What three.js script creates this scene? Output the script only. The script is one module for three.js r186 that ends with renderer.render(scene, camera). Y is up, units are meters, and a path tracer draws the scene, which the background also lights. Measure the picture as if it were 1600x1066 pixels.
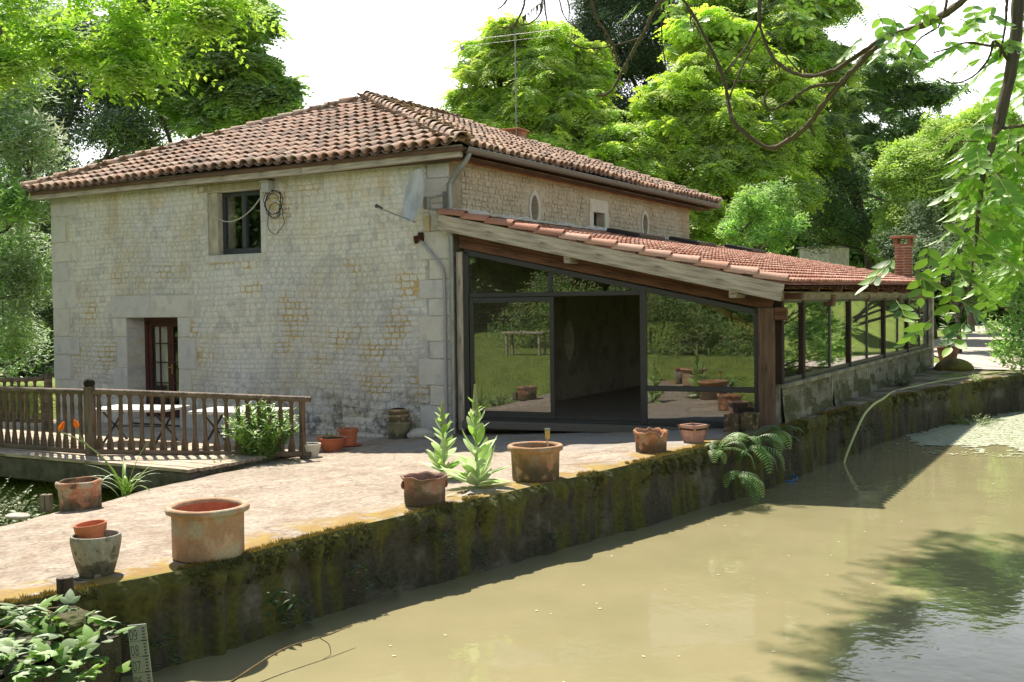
import * as THREE from 'three';
import { mergeGeometries } from 'three/addons/utils/BufferGeometryUtils.js';
import { RoundedBoxGeometry } from 'three/addons/geometries/RoundedBoxGeometry.js';
import { MarchingCubes } from 'three/addons/objects/MarchingCubes.js';

// ───────────── camera, sky, sun, exposure ─────────────
const scene = new THREE.Scene();
const camera = new THREE.PerspectiveCamera(35.43, 1024 / 682, 0.05, 1500);
camera.rotation.order = 'YXZ';
camera.position.set(10.07, 2.1, 15.625);
camera.rotation.set(-0.03264, 0.51495, -0.01292);
camera.updateMatrixWorld(true);
const renderer = new THREE.WebGLRenderer({ antialias: true });
renderer.setSize(1024, 682);
renderer.toneMapping = THREE.LinearToneMapping;
renderer.toneMappingExposure = 2.0;
renderer.shadowMap.enabled = true;

const SUN = new THREE.Vector3(-0.5, 1, -0.38).normalize();
const sun = new THREE.DirectionalLight(0xfff5e6, 5);
sun.name = 'sun';
sun.position.copy(SUN).multiplyScalar(80);
sun.target.position.set(0, 0, 0);
sun.castShadow = true;
sun.shadow.radius = 1.3;
sun.shadow.mapSize.set(4096, 4096);
Object.assign(sun.shadow.camera, { left: -40, right: 40, top: 40, bottom: -40, near: 1, far: 220 });
scene.add(sun, sun.target);

{ const clamp = (x) => Math.min(1, Math.max(0, x)); // hazy summer sky: whitish low down and towards the sun, pale blue overhead
  const W = 512, H = 256, d = new Float32Array(W * H * 4);
  for (let r = 0; r < H; r++) for (let c = 0; c < W; c++) {
    const up = ((r + 0.5) / H - 0.5) * Math.PI, ro = ((c + 0.5) / W - 0.5) * 2 * Math.PI;
    const x = Math.cos(ro) * Math.cos(up), y = Math.sin(up), z = Math.sin(ro) * Math.cos(up);
    const s = Math.max(0, x * SUN.x + y * SUN.y + z * SUN.z), e = Math.max(0, y);
    const k = clamp((e - 0.22) / 0.3) ** 0.6, glow = 0.2 * Math.pow(s, 4) + 0.6 * Math.pow(s, 24);
    const o = (r * W + c) * 4;
    d[o] = (1.2 * (1 - k) + 0.09 * k) + glow; d[o + 1] = (1.22 * (1 - k) + 0.135 * k) + glow * 0.98; d[o + 2] = (1.25 * (1 - k) + 0.22 * k) + glow * 0.94; d[o + 3] = 1;
  }
  const t = new THREE.DataTexture(d, W, H, THREE.RGBAFormat, THREE.FloatType);
  t.mapping = THREE.EquirectangularReflectionMapping; t.magFilter = THREE.LinearFilter; t.needsUpdate = true;
  scene.background = t; scene.environment = t;
}

// ───────────── helpers ─────────────
function rng(seed) { let a = seed >>> 0; return () => { a = (a + 0x6d2b79f5) >>> 0; let t = Math.imul(a ^ (a >>> 15), 1 | a); t = (t + Math.imul(t ^ (t >>> 7), 61 | t)) ^ t; return ((t ^ (t >>> 14)) >>> 0) / 4294967296; }; }
const hash = (x, y, s) => { let h = Math.imul(x, 374761393) ^ Math.imul(y, 668265263) ^ Math.imul(s, 2246822519); h = Math.imul(h ^ (h >>> 13), 1274126177); return ((h ^ (h >>> 16)) >>> 0) / 4294967296; };
function noise(x, y, s = 0, px = 0, py = 0) { // value noise in 0..1; px/py: period in cells
  const xi = Math.floor(x), yi = Math.floor(y); let fx = x - xi, fy = y - yi; fx = fx * fx * (3 - 2 * fx); fy = fy * fy * (3 - 2 * fy);
  const w = (v, p) => (p ? ((v % p) + p) % p : v), x0 = w(xi, px), x1 = w(xi + 1, px), y0 = w(yi, py), y1 = w(yi + 1, py);
  const a = hash(x0, y0, s), b = hash(x1, y0, s), c = hash(x0, y1, s), d = hash(x1, y1, s);
  return a + (b - a) * fx + (c - a) * fy + (a - b - c + d) * fx * fy;
}
function fbm(x, y, s = 0, oct = 4, px = 0, py = 0) { let v = 0, a = 0.5, t = 0; for (let i = 0; i < oct; i++) { v += a * noise(x, y, s + i * 17, px, py); t += a; a *= 0.5; x *= 2; y *= 2; px *= 2; py *= 2; } return v / t; }
const clamp = (x, a = 0, b = 1) => Math.min(b, Math.max(a, x)), lerp = (a, b, t) => a + (b - a) * t, sstep = (a, b, x) => { const t = clamp((x - a) / (b - a)); return t * t * (3 - 2 * t); };
const mix3 = (a, b, t) => [lerp(a[0], b[0], t), lerp(a[1], b[1], t), lerp(a[2], b[2], t)];
const mul3 = (a, k) => [a[0] * k, a[1] * k, a[2] * k];
const V = (x, y, z) => new THREE.Vector3(x, y, z);
const toS = new Uint8Array(4097); for (let i = 0; i <= 4096; i++) { const c = i / 4096; toS[i] = Math.round(255 * (c <= 0.0031308 ? c * 12.92 : 1.055 * Math.pow(c, 1 / 2.4) - 0.055)); }
// fn(u, v) gives linear [r, g, b, height]; returns { map, bump }
function tex(w, h, fn, { repeat = true, bump = true } = {}) {
  const c = new Uint8Array(w * h * 4), b = bump ? new Uint8Array(w * h * 4) : null;
  for (let y = 0; y < h; y++) for (let x = 0; x < w; x++) {
    const p = fn((x + 0.5) / w, (y + 0.5) / h), o = (y * w + x) * 4;
    for (let k = 0; k < 3; k++) c[o + k] = toS[Math.round(clamp(p[k]) * 4096)];
    c[o + 3] = 255;
    if (b) { b[o] = b[o + 1] = b[o + 2] = Math.round(255 * clamp(p[3] ?? 0.5)); b[o + 3] = 255; }
  }
  const mk = (d, srgb) => { const t = new THREE.DataTexture(d, w, h); t.wrapS = t.wrapT = repeat ? THREE.RepeatWrapping : THREE.ClampToEdgeWrapping; t.magFilter = THREE.LinearFilter; t.minFilter = THREE.LinearFilter; if (srgb) t.colorSpace = THREE.SRGBColorSpace; t.needsUpdate = true; return t; };
  return { map: mk(c, true), bump: b && mk(b, false) };
}
const lin = (r, g, b) => new THREE.Color().setRGB(r, g, b);
function mat(o) { const { t, bumpScale = 0.01, col, ...r } = o; const m = new THREE.MeshStandardMaterial({ roughness: 0.9, ...r }); if (col) m.color = lin(...col); if (t) { m.map = t.map; if (t.bump && bumpScale) { m.bumpMap = t.bump; m.bumpScale = bumpScale; } } return m; }
function leafMat(c, tr = 0.45, rough = 0.75) { const m = new THREE.MeshPhysicalMaterial({ roughness: rough, transmission: tr, thickness: 0, side: THREE.DoubleSide, ior: 1.35 }); m.color = lin(...c); return m; }

// objects
const used = new Map();
function numbered(n) { const k = used.get(n) ?? -1; used.set(n, k + 1); return k < 0 ? n : n + '_' + String(k + 1).padStart(3, '0'); }
function shade(o) { o.traverse((c) => { if (c.isMesh) { c.castShadow = true; c.receiveShadow = true; } }); }
function tag(o, label, category, group) { o.userData.label = label; o.userData.category = category; if (group) o.userData.group = group; return o; }
function thing(name, label, category, pos = [0, 0, 0], turn = 0, group) { const o = new THREE.Group(); o.name = numbered(name); o.position.set(...pos); o.rotation.y = turn; tag(o, label, category, group); scene.add(o); return o; }
function part(name, geo, m, parent, label) { const o = new THREE.Mesh(Array.isArray(geo) ? merge(geo) : geo, m); o.name = name; parent.add(o); if (label) o.userData.label = label; return o; }
function stuff(name, geo, m, parent) { const o = part(name, geo, m, parent); o.userData.kind = 'stuff'; return o; }
function struct(name, geo, m) { const o = new THREE.Mesh(Array.isArray(geo) ? merge(geo) : geo, m); o.name = numbered(name); o.userData.kind = 'structure'; scene.add(o); return o; }
function merge(list) {
  const hasC = list.some((g) => g.attributes.color), hasU = list.every((g) => g.attributes.uv);
  return mergeGeometries(list.map((g) => { let q = g.index ? g.toNonIndexed() : g.clone(); for (const k of Object.keys(q.attributes)) if (!['position', 'normal', ...(hasU ? ['uv'] : []), ...(hasC ? ['color'] : [])].includes(k)) q.deleteAttribute(k);
    if (hasC && !q.attributes.color) q.setAttribute('color', new THREE.BufferAttribute(new Float32Array(q.attributes.position.count * 3).fill(1), 3));
    if (!q.attributes.normal) q.computeVertexNormals(); return q; }));
}
function instanced(name, geo, m, mats, parent, colors) {
  const o = new THREE.InstancedMesh(geo, m, mats.length); o.name = name; mats.forEach((x, i) => o.setMatrixAt(i, x));
  if (colors) colors.forEach((c, i) => o.setColorAt(i, c)); parent.add(o); return o;
}
function tint(g, c) { const n = g.attributes.position.count, a = new Float32Array(n * 3); for (let i = 0; i < n; i++) a.set(c, i * 3); g.setAttribute('color', new THREE.BufferAttribute(a, 3)); return g; }
// geometry
function geom(pos, idx, uv) { const g = new THREE.BufferGeometry(); g.setAttribute('position', new THREE.Float32BufferAttribute(pos, 3)); if (uv) g.setAttribute('uv', new THREE.Float32BufferAttribute(uv, 2)); if (idx) g.setIndex(idx); g.computeVertexNormals(); return g; }
// grid surface: f(i/nx, j/ny) -> [x,y,z,u,v]
function sheet(nx, ny, f) {
  const p = [], u = [], ix = [];
  for (let j = 0; j <= ny; j++) for (let i = 0; i <= nx; i++) { const q = f(i / nx, j / ny, i, j); p.push(q[0], q[1], q[2]); u.push(q[3] ?? i / nx, q[4] ?? j / ny); }
  for (let j = 0; j < ny; j++) for (let i = 0; i < nx; i++) { const a = j * (nx + 1) + i, b = a + 1, c = a + nx + 1, d = c + 1; ix.push(a, b, d, a, d, c); }
  return geom(p, ix, u);
}
function box(w, h, d, x = 0, y = 0, z = 0) { const g = new THREE.BoxGeometry(w, h, d); boxUV(g); g.translate(x, y, z); return g; }
function rbox(w, h, d, r, x = 0, y = 0, z = 0) { const g = new RoundedBoxGeometry(w, h, d, 1, Math.min(r, w / 2.1, h / 2.1, d / 2.1)); boxUV(g); g.translate(x, y, z); return g; }
function boxUV(g) { const p = g.attributes.position, n = g.attributes.normal, u = g.attributes.uv; for (let i = 0; i < p.count; i++) { const ax = Math.abs(n.getX(i)), ay = Math.abs(n.getY(i)), az = Math.abs(n.getZ(i)); if (ay >= ax && ay >= az) u.setXY(i, p.getX(i), p.getZ(i)); else if (ax >= az) u.setXY(i, p.getZ(i), p.getY(i)); else u.setXY(i, p.getX(i), p.getY(i)); } }
// a squared beam between two points, up vector given; uv in metres along the length
const turnGrain = (g) => { const u = g.attributes.uv; for (let i = 0; i < u.count; i++) u.setXY(i, u.getY(i), u.getX(i)); return g; };
function beam(a, b, w, h, up = V(0, 1, 0)) {
  const d = b.clone().sub(a), L = d.length(), x = d.normalize(), z = x.clone().cross(up).normalize(), y = z.clone().cross(x);
  const g = new RoundedBoxGeometry(L, h, w, 1, Math.min(w, h) * 0.12); boxUV(g);
  g.applyMatrix4(new THREE.Matrix4().makeBasis(x, y, z).setPosition(a.clone().add(b).multiplyScalar(0.5))); return g;
}
function tube(pts, r0, r1 = r0, seg = 0, rad = 7, wob = 0, seed = 1) {
  const c = new THREE.CatmullRomCurve3(pts), n = seg || Math.max(4, pts.length * 4), fr = c.computeFrenetFrames(n, false), R = rng(seed), L = c.getLength();
  return sheet(rad, n, (u, v, i, j) => {
    const p = c.getPointAt(v), a = u * Math.PI * 2, k = (Array.isArray(r0) ? lerp(r0[0], r0[1], v) : lerp(r0, r1, v)) * (1 + wob * (hash(i % rad, j, seed) - 0.5));
    return [p.x + k * (Math.cos(a) * fr.normals[j].x + Math.sin(a) * fr.binormals[j].x), p.y + k * (Math.cos(a) * fr.normals[j].y + Math.sin(a) * fr.binormals[j].y), p.z + k * (Math.cos(a) * fr.normals[j].z + Math.sin(a) * fr.binormals[j].z), u, v * L];
  });
}
function cyl(a, b, r, seg = 10) { return tube([a, a.clone().lerp(b, 0.5), b], r, r, 2, seg); }
function capped(a, b, r, seg = 10, r2 = r) { const d = b.clone().sub(a), g = new THREE.CylinderGeometry(r2, r, d.length(), seg); g.applyQuaternion(new THREE.Quaternion().setFromUnitVectors(V(0, 1, 0), d.clone().normalize())); g.translate((a.x + b.x) / 2, (a.y + b.y) / 2, (a.z + b.z) / 2); return g; }
// a place in the world seen at (px, py) of the photograph, "depth" metres away along the line of sight
const FOC = 1667.8;
function at(px, py, depth) { return V((px - 800) / FOC * depth, -(py - 533) / FOC * depth, -depth).applyMatrix4(camera.matrixWorld); }
const ORIGIN = new THREE.Matrix4();

// ───────────── materials ─────────────
const T = {};
const grainTex = (seed, c0, c1, freq = 8, n = 256, sp = 0.25) => tex(n, n, (u, v) => { const a = fbm(u * freq, v * freq, seed, 5, freq, freq), b = noise(u * 90, v * 90, seed + 7, 90, 90), k = clamp((a - 0.5) * 2.2 + 0.5 + (b - 0.5) * sp); return [...mix3(c0, c1, k), clamp(0.6 * a + 0.4 * b)]; });
T.concrete = grainTex(11, [0.16, 0.15, 0.13], [0.38, 0.36, 0.32], 6, 512);
T.clay = grainTex(12, [0.30, 0.13, 0.07], [0.52, 0.27, 0.16], 6, 256, 0.35);
T.stone = tex(512, 512, (u, v) => { const a = fbm(u * 5, v * 5, 21, 5, 5, 5), b = noise(u * 120, v * 120, 3, 120, 120), k = clamp((a - 0.5) * 2 + 0.5); return [...mix3([0.33, 0.30, 0.25], [0.56, 0.53, 0.46], k * 0.8 + b * 0.2), a * 0.7 + b * 0.3]; });
const woodTex = (seed, c0, c1, knots = true) => tex(512, 512, (u, v) => { // grain along u, 1 m
  const w = fbm(u * 3, v * 24, seed, 4, 3, 24), f = noise(u * 8, v * 160, seed + 3, 8, 160), kn = knots ? sstep(0.8, 0.9, noise(u * 4, v * 8, seed + 9, 4, 8)) : 0;
  return [...mul3(mix3(c0, c1, clamp(w * 1.1 - 0.1 + (f - 0.5) * 0.5)), 1 - 0.45 * kn), w * 0.5 + f * 0.5]; });
T.greyWood = woodTex(31, [0.22, 0.185, 0.15], [0.58, 0.52, 0.43]);
T.brownWood = woodTex(32, [0.05, 0.028, 0.018], [0.17, 0.095, 0.06]);
T.bark = tex(256, 256, (u, v) => { const a = fbm(u * 12, v * 3, 41, 4, 12, 3), m = sstep(0.55, 0.7, fbm(u * 6, v * 6, 44, 3, 6, 6)); return [...mix3(mix3([0.035, 0.027, 0.02], [0.16, 0.13, 0.1], a), [0.09, 0.1, 0.04], m * 0.6), a]; });
T.grass = tex(512, 512, (u, v) => { const a = fbm(u * 8, v * 8, 51, 5, 8, 8), b = noise(u * 150, v * 150, 52, 150, 150), k = clamp(a * 0.7 + b * 0.5 - 0.1); return [...mix3([0.08, 0.13, 0.02], [0.26, 0.34, 0.06], k), b]; });
T.mortar = grainTex(17, [0.42, 0.4, 0.35], [0.62, 0.6, 0.54], 8, 256);
const M = {
  dark: mat({ col: [0.02, 0.018, 0.016], roughness: 0.95 }),
  frame: mat({ col: [0.04, 0.04, 0.043], roughness: 0.45, metalness: 0.2 }),
  zinc: mat({ col: [0.3, 0.31, 0.31], roughness: 0.5, metalness: 0.55, t: grainTex(13, [0.7, 0.7, 0.7], [1, 1, 1], 5, 128), bumpScale: 0.001 }),
  greyWood: mat({ t: T.greyWood, bumpScale: 0.012 }),
  brownWood: mat({ t: T.brownWood, bumpScale: 0.008 }),
  rafterWood: mat({ t: T.brownWood, bumpScale: 0.008, col: [1.15, 0.95, 0.85] }),
  concrete: mat({ t: T.concrete, bumpScale: 0.012 }),
  stone: mat({ t: T.stone, bumpScale: 0.012 }),
  bark: mat({ t: T.bark, bumpScale: 0.03 }),
  clay: mat({ t: T.clay, bumpScale: 0.006 }),
  mortar: mat({ t: T.mortar, bumpScale: 0.02 }),
  glass: (() => { const m = new THREE.MeshPhysicalMaterial({ roughness: 0.0, transmission: 1, thickness: 0, ior: 1.95 }); m.color = lin(0.96, 0.98, 0.97); return m; })(),
  oldGlass: (() => { const m = new THREE.MeshPhysicalMaterial({ roughness: 0.0, transmission: 1, thickness: 0, ior: 1.55 }); m.color = lin(0.95, 0.97, 0.95); return m; })(),
};
for (const t of [T.clay, T.concrete]) t.map.repeat.set(1, 1);

// ───────────── the lie of the land ─────────────
const EDGE = [[2.1, 12.4, 0], [3.26, 10.85, 0.04], [3.4, 10.45, 0.05], [3.78, 9.54, 0.08], [3.88, 8.4, 0.08], [4.06, 7.27, 0.09], [4.45, 5.74, 0.12], [4.68, 4.64, 0.13], [4.96, 3.37, 0.15], [5.23, 1.75, 0.165], [5.42, 1.0, 0.18], [5.62, -0.5, 0.2], [5.86, -3.3, 0.2], [6.12, -6.2, 0.2], [6.7, -9.2, 0.2], [7.45, -12.2, 0.21], [8.1, -13.8, 0.22], [9.4, -15.1, 0.23], [13, -16.5, 0.25]];
const edgeCurve = new THREE.CatmullRomCurve3(EDGE.map((p) => V(p[0], p[2], p[1])), false, 'centripetal');
const EP = edgeCurve.getSpacedPoints(800);
function edgeX(z) { let lo = 0, hi = 800; while (hi - lo > 1) { const m = (lo + hi) >> 1; if (EP[m].z > z) lo = m; else hi = m; } const a = EP[lo], b = EP[hi], t = (a.z - z) / Math.max(1e-6, a.z - b.z); return lerp(a.x, b.x, clamp(t)) + 0.035 * (fbm(z * 2.3, 0.5, 5, 3) - 0.5) * 2; }
const LEFT = [[11.9, 0.6], [10, -0.3], [8.3, -0.52], [7.6, -0.64], [7, -0.66], [6, -1.0], [4.9, -1.2], [4.1, -1.4], [-0.2, -1.45]];
function leftX(z) { for (let i = 0; i < LEFT.length - 1; i++) if (z <= LEFT[i][0] && z >= LEFT[i + 1][0]) return lerp(LEFT[i][1], LEFT[i + 1][1], (LEFT[i][0] - z) / (LEFT[i][0] - LEFT[i + 1][0])) + 0.07 * (noise(z * 3, 1, 8) - 0.5); return z > 11 ? 0.6 : -1.45; }
const hT = (x) => -0.15 + 0.06 * clamp(x, -2.5, 6);
const WATER = -0.65;
const bankX = (z) => (z > -8 ? 12.4 : 12.4 - (-8 - z) * 0.25);
const frontZ = (x) => (x < 4.6 ? 11.6 : x < 8.8 ? lerp(11.6, 13.3, (x - 4.6) / 4.2) : lerp(13.3, 14, clamp((x - 8.8) / 4)));
function groundY(x, z) {
  let y = 0.22;
  if (z < -18) y += 0.045 * Math.max(0, -18 - z) * sstep(9, 14, Math.abs(x - 5) + 4) * clamp(1 - (-18 - z) / 260);
  y += (fbm(x * 0.12, z * 0.12, 61, 3) - 0.5) * 0.3 * sstep(12, 20, Math.hypot(x - 2, z + 4)) * (z < -12 ? sstep(3.5, 8, Math.abs(x - 6)) : 1);
  if (x > 12) y += sstep(12, 17, x) * 0.55 + Math.max(0, x - 15) * 0.085 * clamp(1 - (x - 15) / 200);
  if (x > 9 && z < -15) y += sstep(-15, -20, z) * sstep(-60, -45, z) * Math.min(3.2, Math.max(0, x - 9.6) * 0.42);
  if (x < -12) y += Math.max(0, -12 - x) * 0.02 * clamp(1 - (-12 - x) / 200);
  if (z > 14) y += 0.25 * sstep(13.5, 15, z) + Math.max(0, z - 22) * 0.05 * clamp(1 - (z - 22) / 200);
  // yard before the house and the hollow beside the bridge
  const yard = sstep(-13.5, -11.5, x) * sstep(6.2, 5.2, x) * sstep(-16.5, -15.5, z);
  const south = sstep(13, 11.5, z);
  y = lerp(y, -0.62, yard * south);
  if (z > 4.2) y = lerp(y, -1.25, sstep(-6.5, -4.5, x) * sstep(2.6, 1.6, x) * sstep(4.2, 5.2, z) * sstep(11.5, 9.5, z));
  // the pond
  const inside = Math.min(x - (edgeX(clamp(z, -16.4, 12.3)) - 0.9), bankX(z) - x, frontZ(x) - z, z + 16.2);
  return lerp(y, -1.7, sstep(-0.15, 0.75, inside));
}
{
  const n = 300, warp = (t) => 70 * t + 530 * t * t * t * t * t;
  const g = sheet(n, n, (u, v) => { const x = 3 + warp(u * 2 - 1), z = -(warp(v * 2 - 1)); return [x, groundY(x, z), z, x / 3, z / 3]; });
  struct('ground', g, mat({ t: T.grass, bumpScale: 0.05, roughness: 1 }));
}
// silt-laden water
{
  const rip = tex(512, 512, (u, v) => { const a = fbm(u * 10, v * 10, 71, 4, 10, 10), b = fbm(u * 40, v * 40, 72, 3, 40, 40); return [1, 1, 1, 0.75 * a + 0.25 * b]; });
  const silt = tex(512, 512, (u, v) => { const a = fbm(u * 4, v * 4, 73, 5, 4, 4), b = fbm(u * 9, v * 9, 75, 3, 9, 9); return [...mix3([0.24, 0.22, 0.118], [0.27, 0.24, 0.134], clamp((a - 0.5) * 2 + 0.5)).map((c) => c * (0.96 + 0.08 * b))]; }, { bump: false });
  const m = new THREE.MeshPhysicalMaterial({ roughness: 0.03, ior: 1.38, map: silt.map, bumpMap: rip.bump, bumpScale: 0.0035 });
  const g = sheet(40, 60, (u, v) => { const x = lerp(2.2, 13.5, u), z = lerp(14.6, -17, v); return [x, WATER, z, x / 3.1, z / 3.1]; });
  struct('pond_water', g, m);
}
// terrace: one worn slab, stained and mossy towards its edge
const mossEdge = (x, z) => { const d = edgeX(clamp(z, -16, 12.3)) - x; return d; };
{
  const X0 = -2, X1 = 6, Z0 = -1.5, Z1 = 12.5;
  const t = tex(832, 1456, (u, v) => {
    const x = lerp(X0, X1, u), z = lerp(Z0, Z1, v), d = mossEdge(x, z);
    const a = fbm(x * 1.1, z * 1.1, 81, 5), b = fbm(x * 6, z * 6, 82, 4), c = noise(x * 45, z * 45, 83), e = fbm(x * 7 + 3, z * 7, 84, 5);
    let col = mix3([0.235, 0.19, 0.143], [0.32, 0.265, 0.208], clamp(a * 1.7 - 0.35 + (b - 0.5) * 0.8));
    col = mix3(col, [0.46, 0.4, 0.33], sstep(0.55, 0.74, e) * 0.35);
    col = mix3(col, [0.2, 0.145, 0.1], sstep(0.62, 0.74, fbm(x * 2.6 + 9, z * 2.6, 85, 4)) * 0.6);
    col = mul3(col, 0.72 + 0.56 * c); col = mix3(col, [0.17, 0.12, 0.085], sstep(0.7, 0.82, noise(x * 22, z * 22, 79)) * 0.5);
    const crack = 1 - sstep(0.0, 0.006, Math.abs(fbm(x * 0.9, z * 0.9, 86, 4) - 0.5)); col = mul3(col, 1 - 0.4 * crack);
    const grey = sstep(2.6, 1.2, z) * sstep(0, 0.6, x + 0.5) * sstep(0.35, 0.6, fbm(x * 1.5, z * 1.5, 80, 3)); col = mix3(col, [0.27, 0.26, 0.25], grey * 0.8);
    const mo = sstep(0.42, 0.62, fbm(x * 5, z * 5, 87, 4) + 0.34 * sstep(0.75, 0.0, d) - 0.10);
    const kk = mo * sstep(0.95, 0.3, d); col = mix3(col, mix3([0.2, 0.105, 0.03], [0.3, 0.22, 0.03], fbm(x * 9, z * 9, 88, 3)), kk * 0.9);
    const lip = sstep(0.16, 0.05, d) * sstep(0.38, 0.55, fbm(x * 3, z * 6, 89, 3)); col = mix3(col, [0.13, 0.14, 0.02], lip);
    return [...col, clamp(0.35 * c + 0.4 * b + 0.3 * kk - 0.3 * crack)];
  }, { repeat: false });
  const nx = 90, nz = 200;
  const g = sheet(nx, nz, (u, v) => { const z = lerp(11.9, -1.0, v), a = z < 0 ? 0.3 : leftX(z), b = z > 11.2 ? edgeX(11.2) - (z - 11.2) * 0.6 : z < 1.02 ? 5.3 : edgeX(z) - 0.02, x = lerp(a, b, u);
    const y = hT(x) + (fbm(x * 2.2, z * 2.2, 90, 3) - 0.5) * 0.035 + (fbm(x * 8, z * 8, 91, 2) - 0.5) * 0.008 - 0.03 * Math.pow(1 - Math.min(1, (1 - u) * 14), 2) - (z > 4 ? 0.05 * Math.pow(1 - Math.min(1, u * 9), 2) : 0); return [x, y, z, (x - X0) / (X1 - X0), (z - Z0) / (Z1 - Z0)]; });
  struct('terrace', g, mat({ t, bumpScale: 0.02, roughness: 0.95 }));
  // its left flank down to the hollow
  struct('terrace_flank', sheet(8, 120, (u, v) => { const z = lerp(11.9, 4.1, v), x = leftX(z) - u * 0.12 + (fbm(z * 3, u * 4, 92, 3) - 0.5) * 0.14 * u; return [x, hT(leftX(z)) - 0.05 - u * 1.3, z, z, u * 1.3]; }), mat({ t: T.concrete, bumpScale: 0.04, col: [0.5, 0.48, 0.36] }));
}
// ledge beside the veranda
{
  const t = tex(512, 512, (u, v) => { const a = fbm(u * 8, v * 8, 95, 5, 8, 8), c = noise(u * 120, v * 120, 96, 120, 120), m = sstep(0.42, 0.6, fbm(u * 6, v * 6, 97, 4, 6, 6)); return [...mul3(mix3(mix3([0.15, 0.115, 0.08], [0.33, 0.27, 0.2], a), [0.075, 0.08, 0.02], m * 0.8), 0.8 + 0.4 * c), clamp(a * 0.5 + c * 0.3 + m * 0.2)]; });
  const g = sheet(24, 160, (u, v) => { const z = lerp(1.04, -16.4, v), a = z > -0.85 ? 5.28 : 5.44, b = Math.max(a + 0.03, edgeX(z) - 0.02), x = lerp(a, b, u); return [x, 0.2 + (z < -12 ? (-12 - z) * 0.01 : 0) + (fbm(x * 3, z * 3, 98, 3) - 0.5) * 0.05 - 0.03 * Math.pow(1 - Math.min(1, (1 - u) * 8), 2), z, x / 2.5, z / 2.5]; });
  struct('ledge', g, mat({ t, bumpScale: 0.03 }));
  struct('ledge_step', box(0.12, 0.3, 0.02, 5.33, 0.03, 1.05), M.concrete);
}
// quay wall down into the water, dripping with moss
{
  const L = edgeCurve.getLength(), S = [0, L], H = 1.55;
  const t = tex(2048, 256, (u, v) => {
    const s = u * L, h = v * H, f = fbm(s * 11, h * 1.2, 101, 4), a = fbm(s * 1.3, h * 1.5, 102, 4), c = noise(s * 40, h * 40, 103), st = fbm(s * 9 + 0.6 * f, h * 0.9, 104, 4);
    let col = mix3([0.03, 0.028, 0.02], [0.075, 0.066, 0.046], st);
    col = mix3(col, [0.15, 0.14, 0.11], sstep(0.56, 0.74, fbm(s * 1.7, h * 2.6, 106, 4)) * 0.6 * sstep(0.15, 0.4, h));
    col = mix3(col, mix3([0.035, 0.042, 0.01], [0.10, 0.095, 0.02], f), sstep(0.46, 0.62, a * 0.5 + f * 0.5 + 0.26 * sstep(0.22, 0.0, h) ));
    return [...mul3(col, 0.7 + 0.6 * c), clamp(0.7 * f + 0.3 * c)];
  }, { repeat: false });
  const ns = 1100, nt = 30;
  const g = sheet(nt, ns, (u, v) => {
    const p = edgeCurve.getPointAt(v), tn = edgeCurve.getTangentAt(v), nx = -tn.z, nz = tn.x, s = v * L, h = u * H;
    const x0 = p.z < 12.2 && p.z > -16 ? edgeX(p.z) : p.x;
    const rid = (fbm(s * 9.5, h * 0.8, 107, 3) - 0.5) * 0.15 * sstep(0.02, 0.12, h), big = (fbm(s * 0.9, h * 1.2, 108, 3) - 0.5) * 0.14 * sstep(0, 0.3, h), lip = 0.045 * Math.sin(clamp(h / 0.24) * Math.PI) * (0.5 + fbm(s * 5, 2, 109, 3));
    const o = rid + big * 0.6 + lip + 0.05 * h;
    return [x0 + nx * o, p.y - h + (h < 0.02 ? 0 : (fbm(s * 6, h * 6, 110, 2) - 0.5) * 0.02), p.z + nz * o, s / L, h / H];
  });
  const w = thing('retaining_wall', 'dark mossy retaining wall dropping from the terrace edge into the pond', 'wall');
  part('wall', g, mat({ t, bumpScale: 0.04, roughness: 1 }), w);
  // cushions of moss along the lip
  const R = rng(5), mats = [], cols = [];
  const tuft = (() => { const p = [], r = rng(9); for (let i = 0; i < 26; i++) { const a = r() * 6.28, d = r() * 0.03, l = 0.018 + r() * 0.03, x = Math.cos(a) * d, z = Math.sin(a) * d, w2 = 0.004 + r() * 0.004, b = r() * 6.28; p.push(x - Math.cos(b) * w2, 0, z - Math.sin(b) * w2, x + Math.cos(b) * w2, 0, z + Math.sin(b) * w2, x + Math.cos(a) * l * 0.5, l, z + Math.sin(a) * l * 0.5); } return geom(p); })();
  for (let i = 0; i < 13000; i++) {
    const s = R(), p = edgeCurve.getPointAt(s); if (p.z > 11.6 || p.z < -13) continue;
    if (fbm(p.z * 1.6, 3, 111, 4) < (p.z > 1 ? 0.42 : 0.5)) continue;
    const off = (R() - 0.5) * 0.05 - 0.2 * R() * R() * R() - 0.015, tn = edgeCurve.getTangentAt(s), down = off > -0.03 ? R() * R() * 0.3 : 0;
    const x = edgeX(p.z) - tn.z * (off + (down ? 0.04 + down * 0.12 : 0)), z = p.z + tn.x * off, k = 0.45 + R() * 0.65;
    const q = new THREE.Quaternion().setFromEuler(new THREE.Euler((R() - 0.5) * 0.7, R() * 6.28, down ? -0.9 : (R() - 0.5) * 0.7));
    mats.push(new THREE.Matrix4().compose(V(x, p.y - 0.025 - down, z), q, V(k, k, k)));
    const g2 = R(); cols.push(lin(...mix3(down ? [0.05, 0.058, 0.014] : [0.14, 0.11, 0.02], down ? [0.12, 0.12, 0.025] : [0.27, 0.19, 0.03], g2)));
  }
  const mo = instanced('moss', tuft, leafMat([1, 1, 1], 0.3, 1), mats, w, cols); mo.userData.kind = 'stuff';
}
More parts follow.
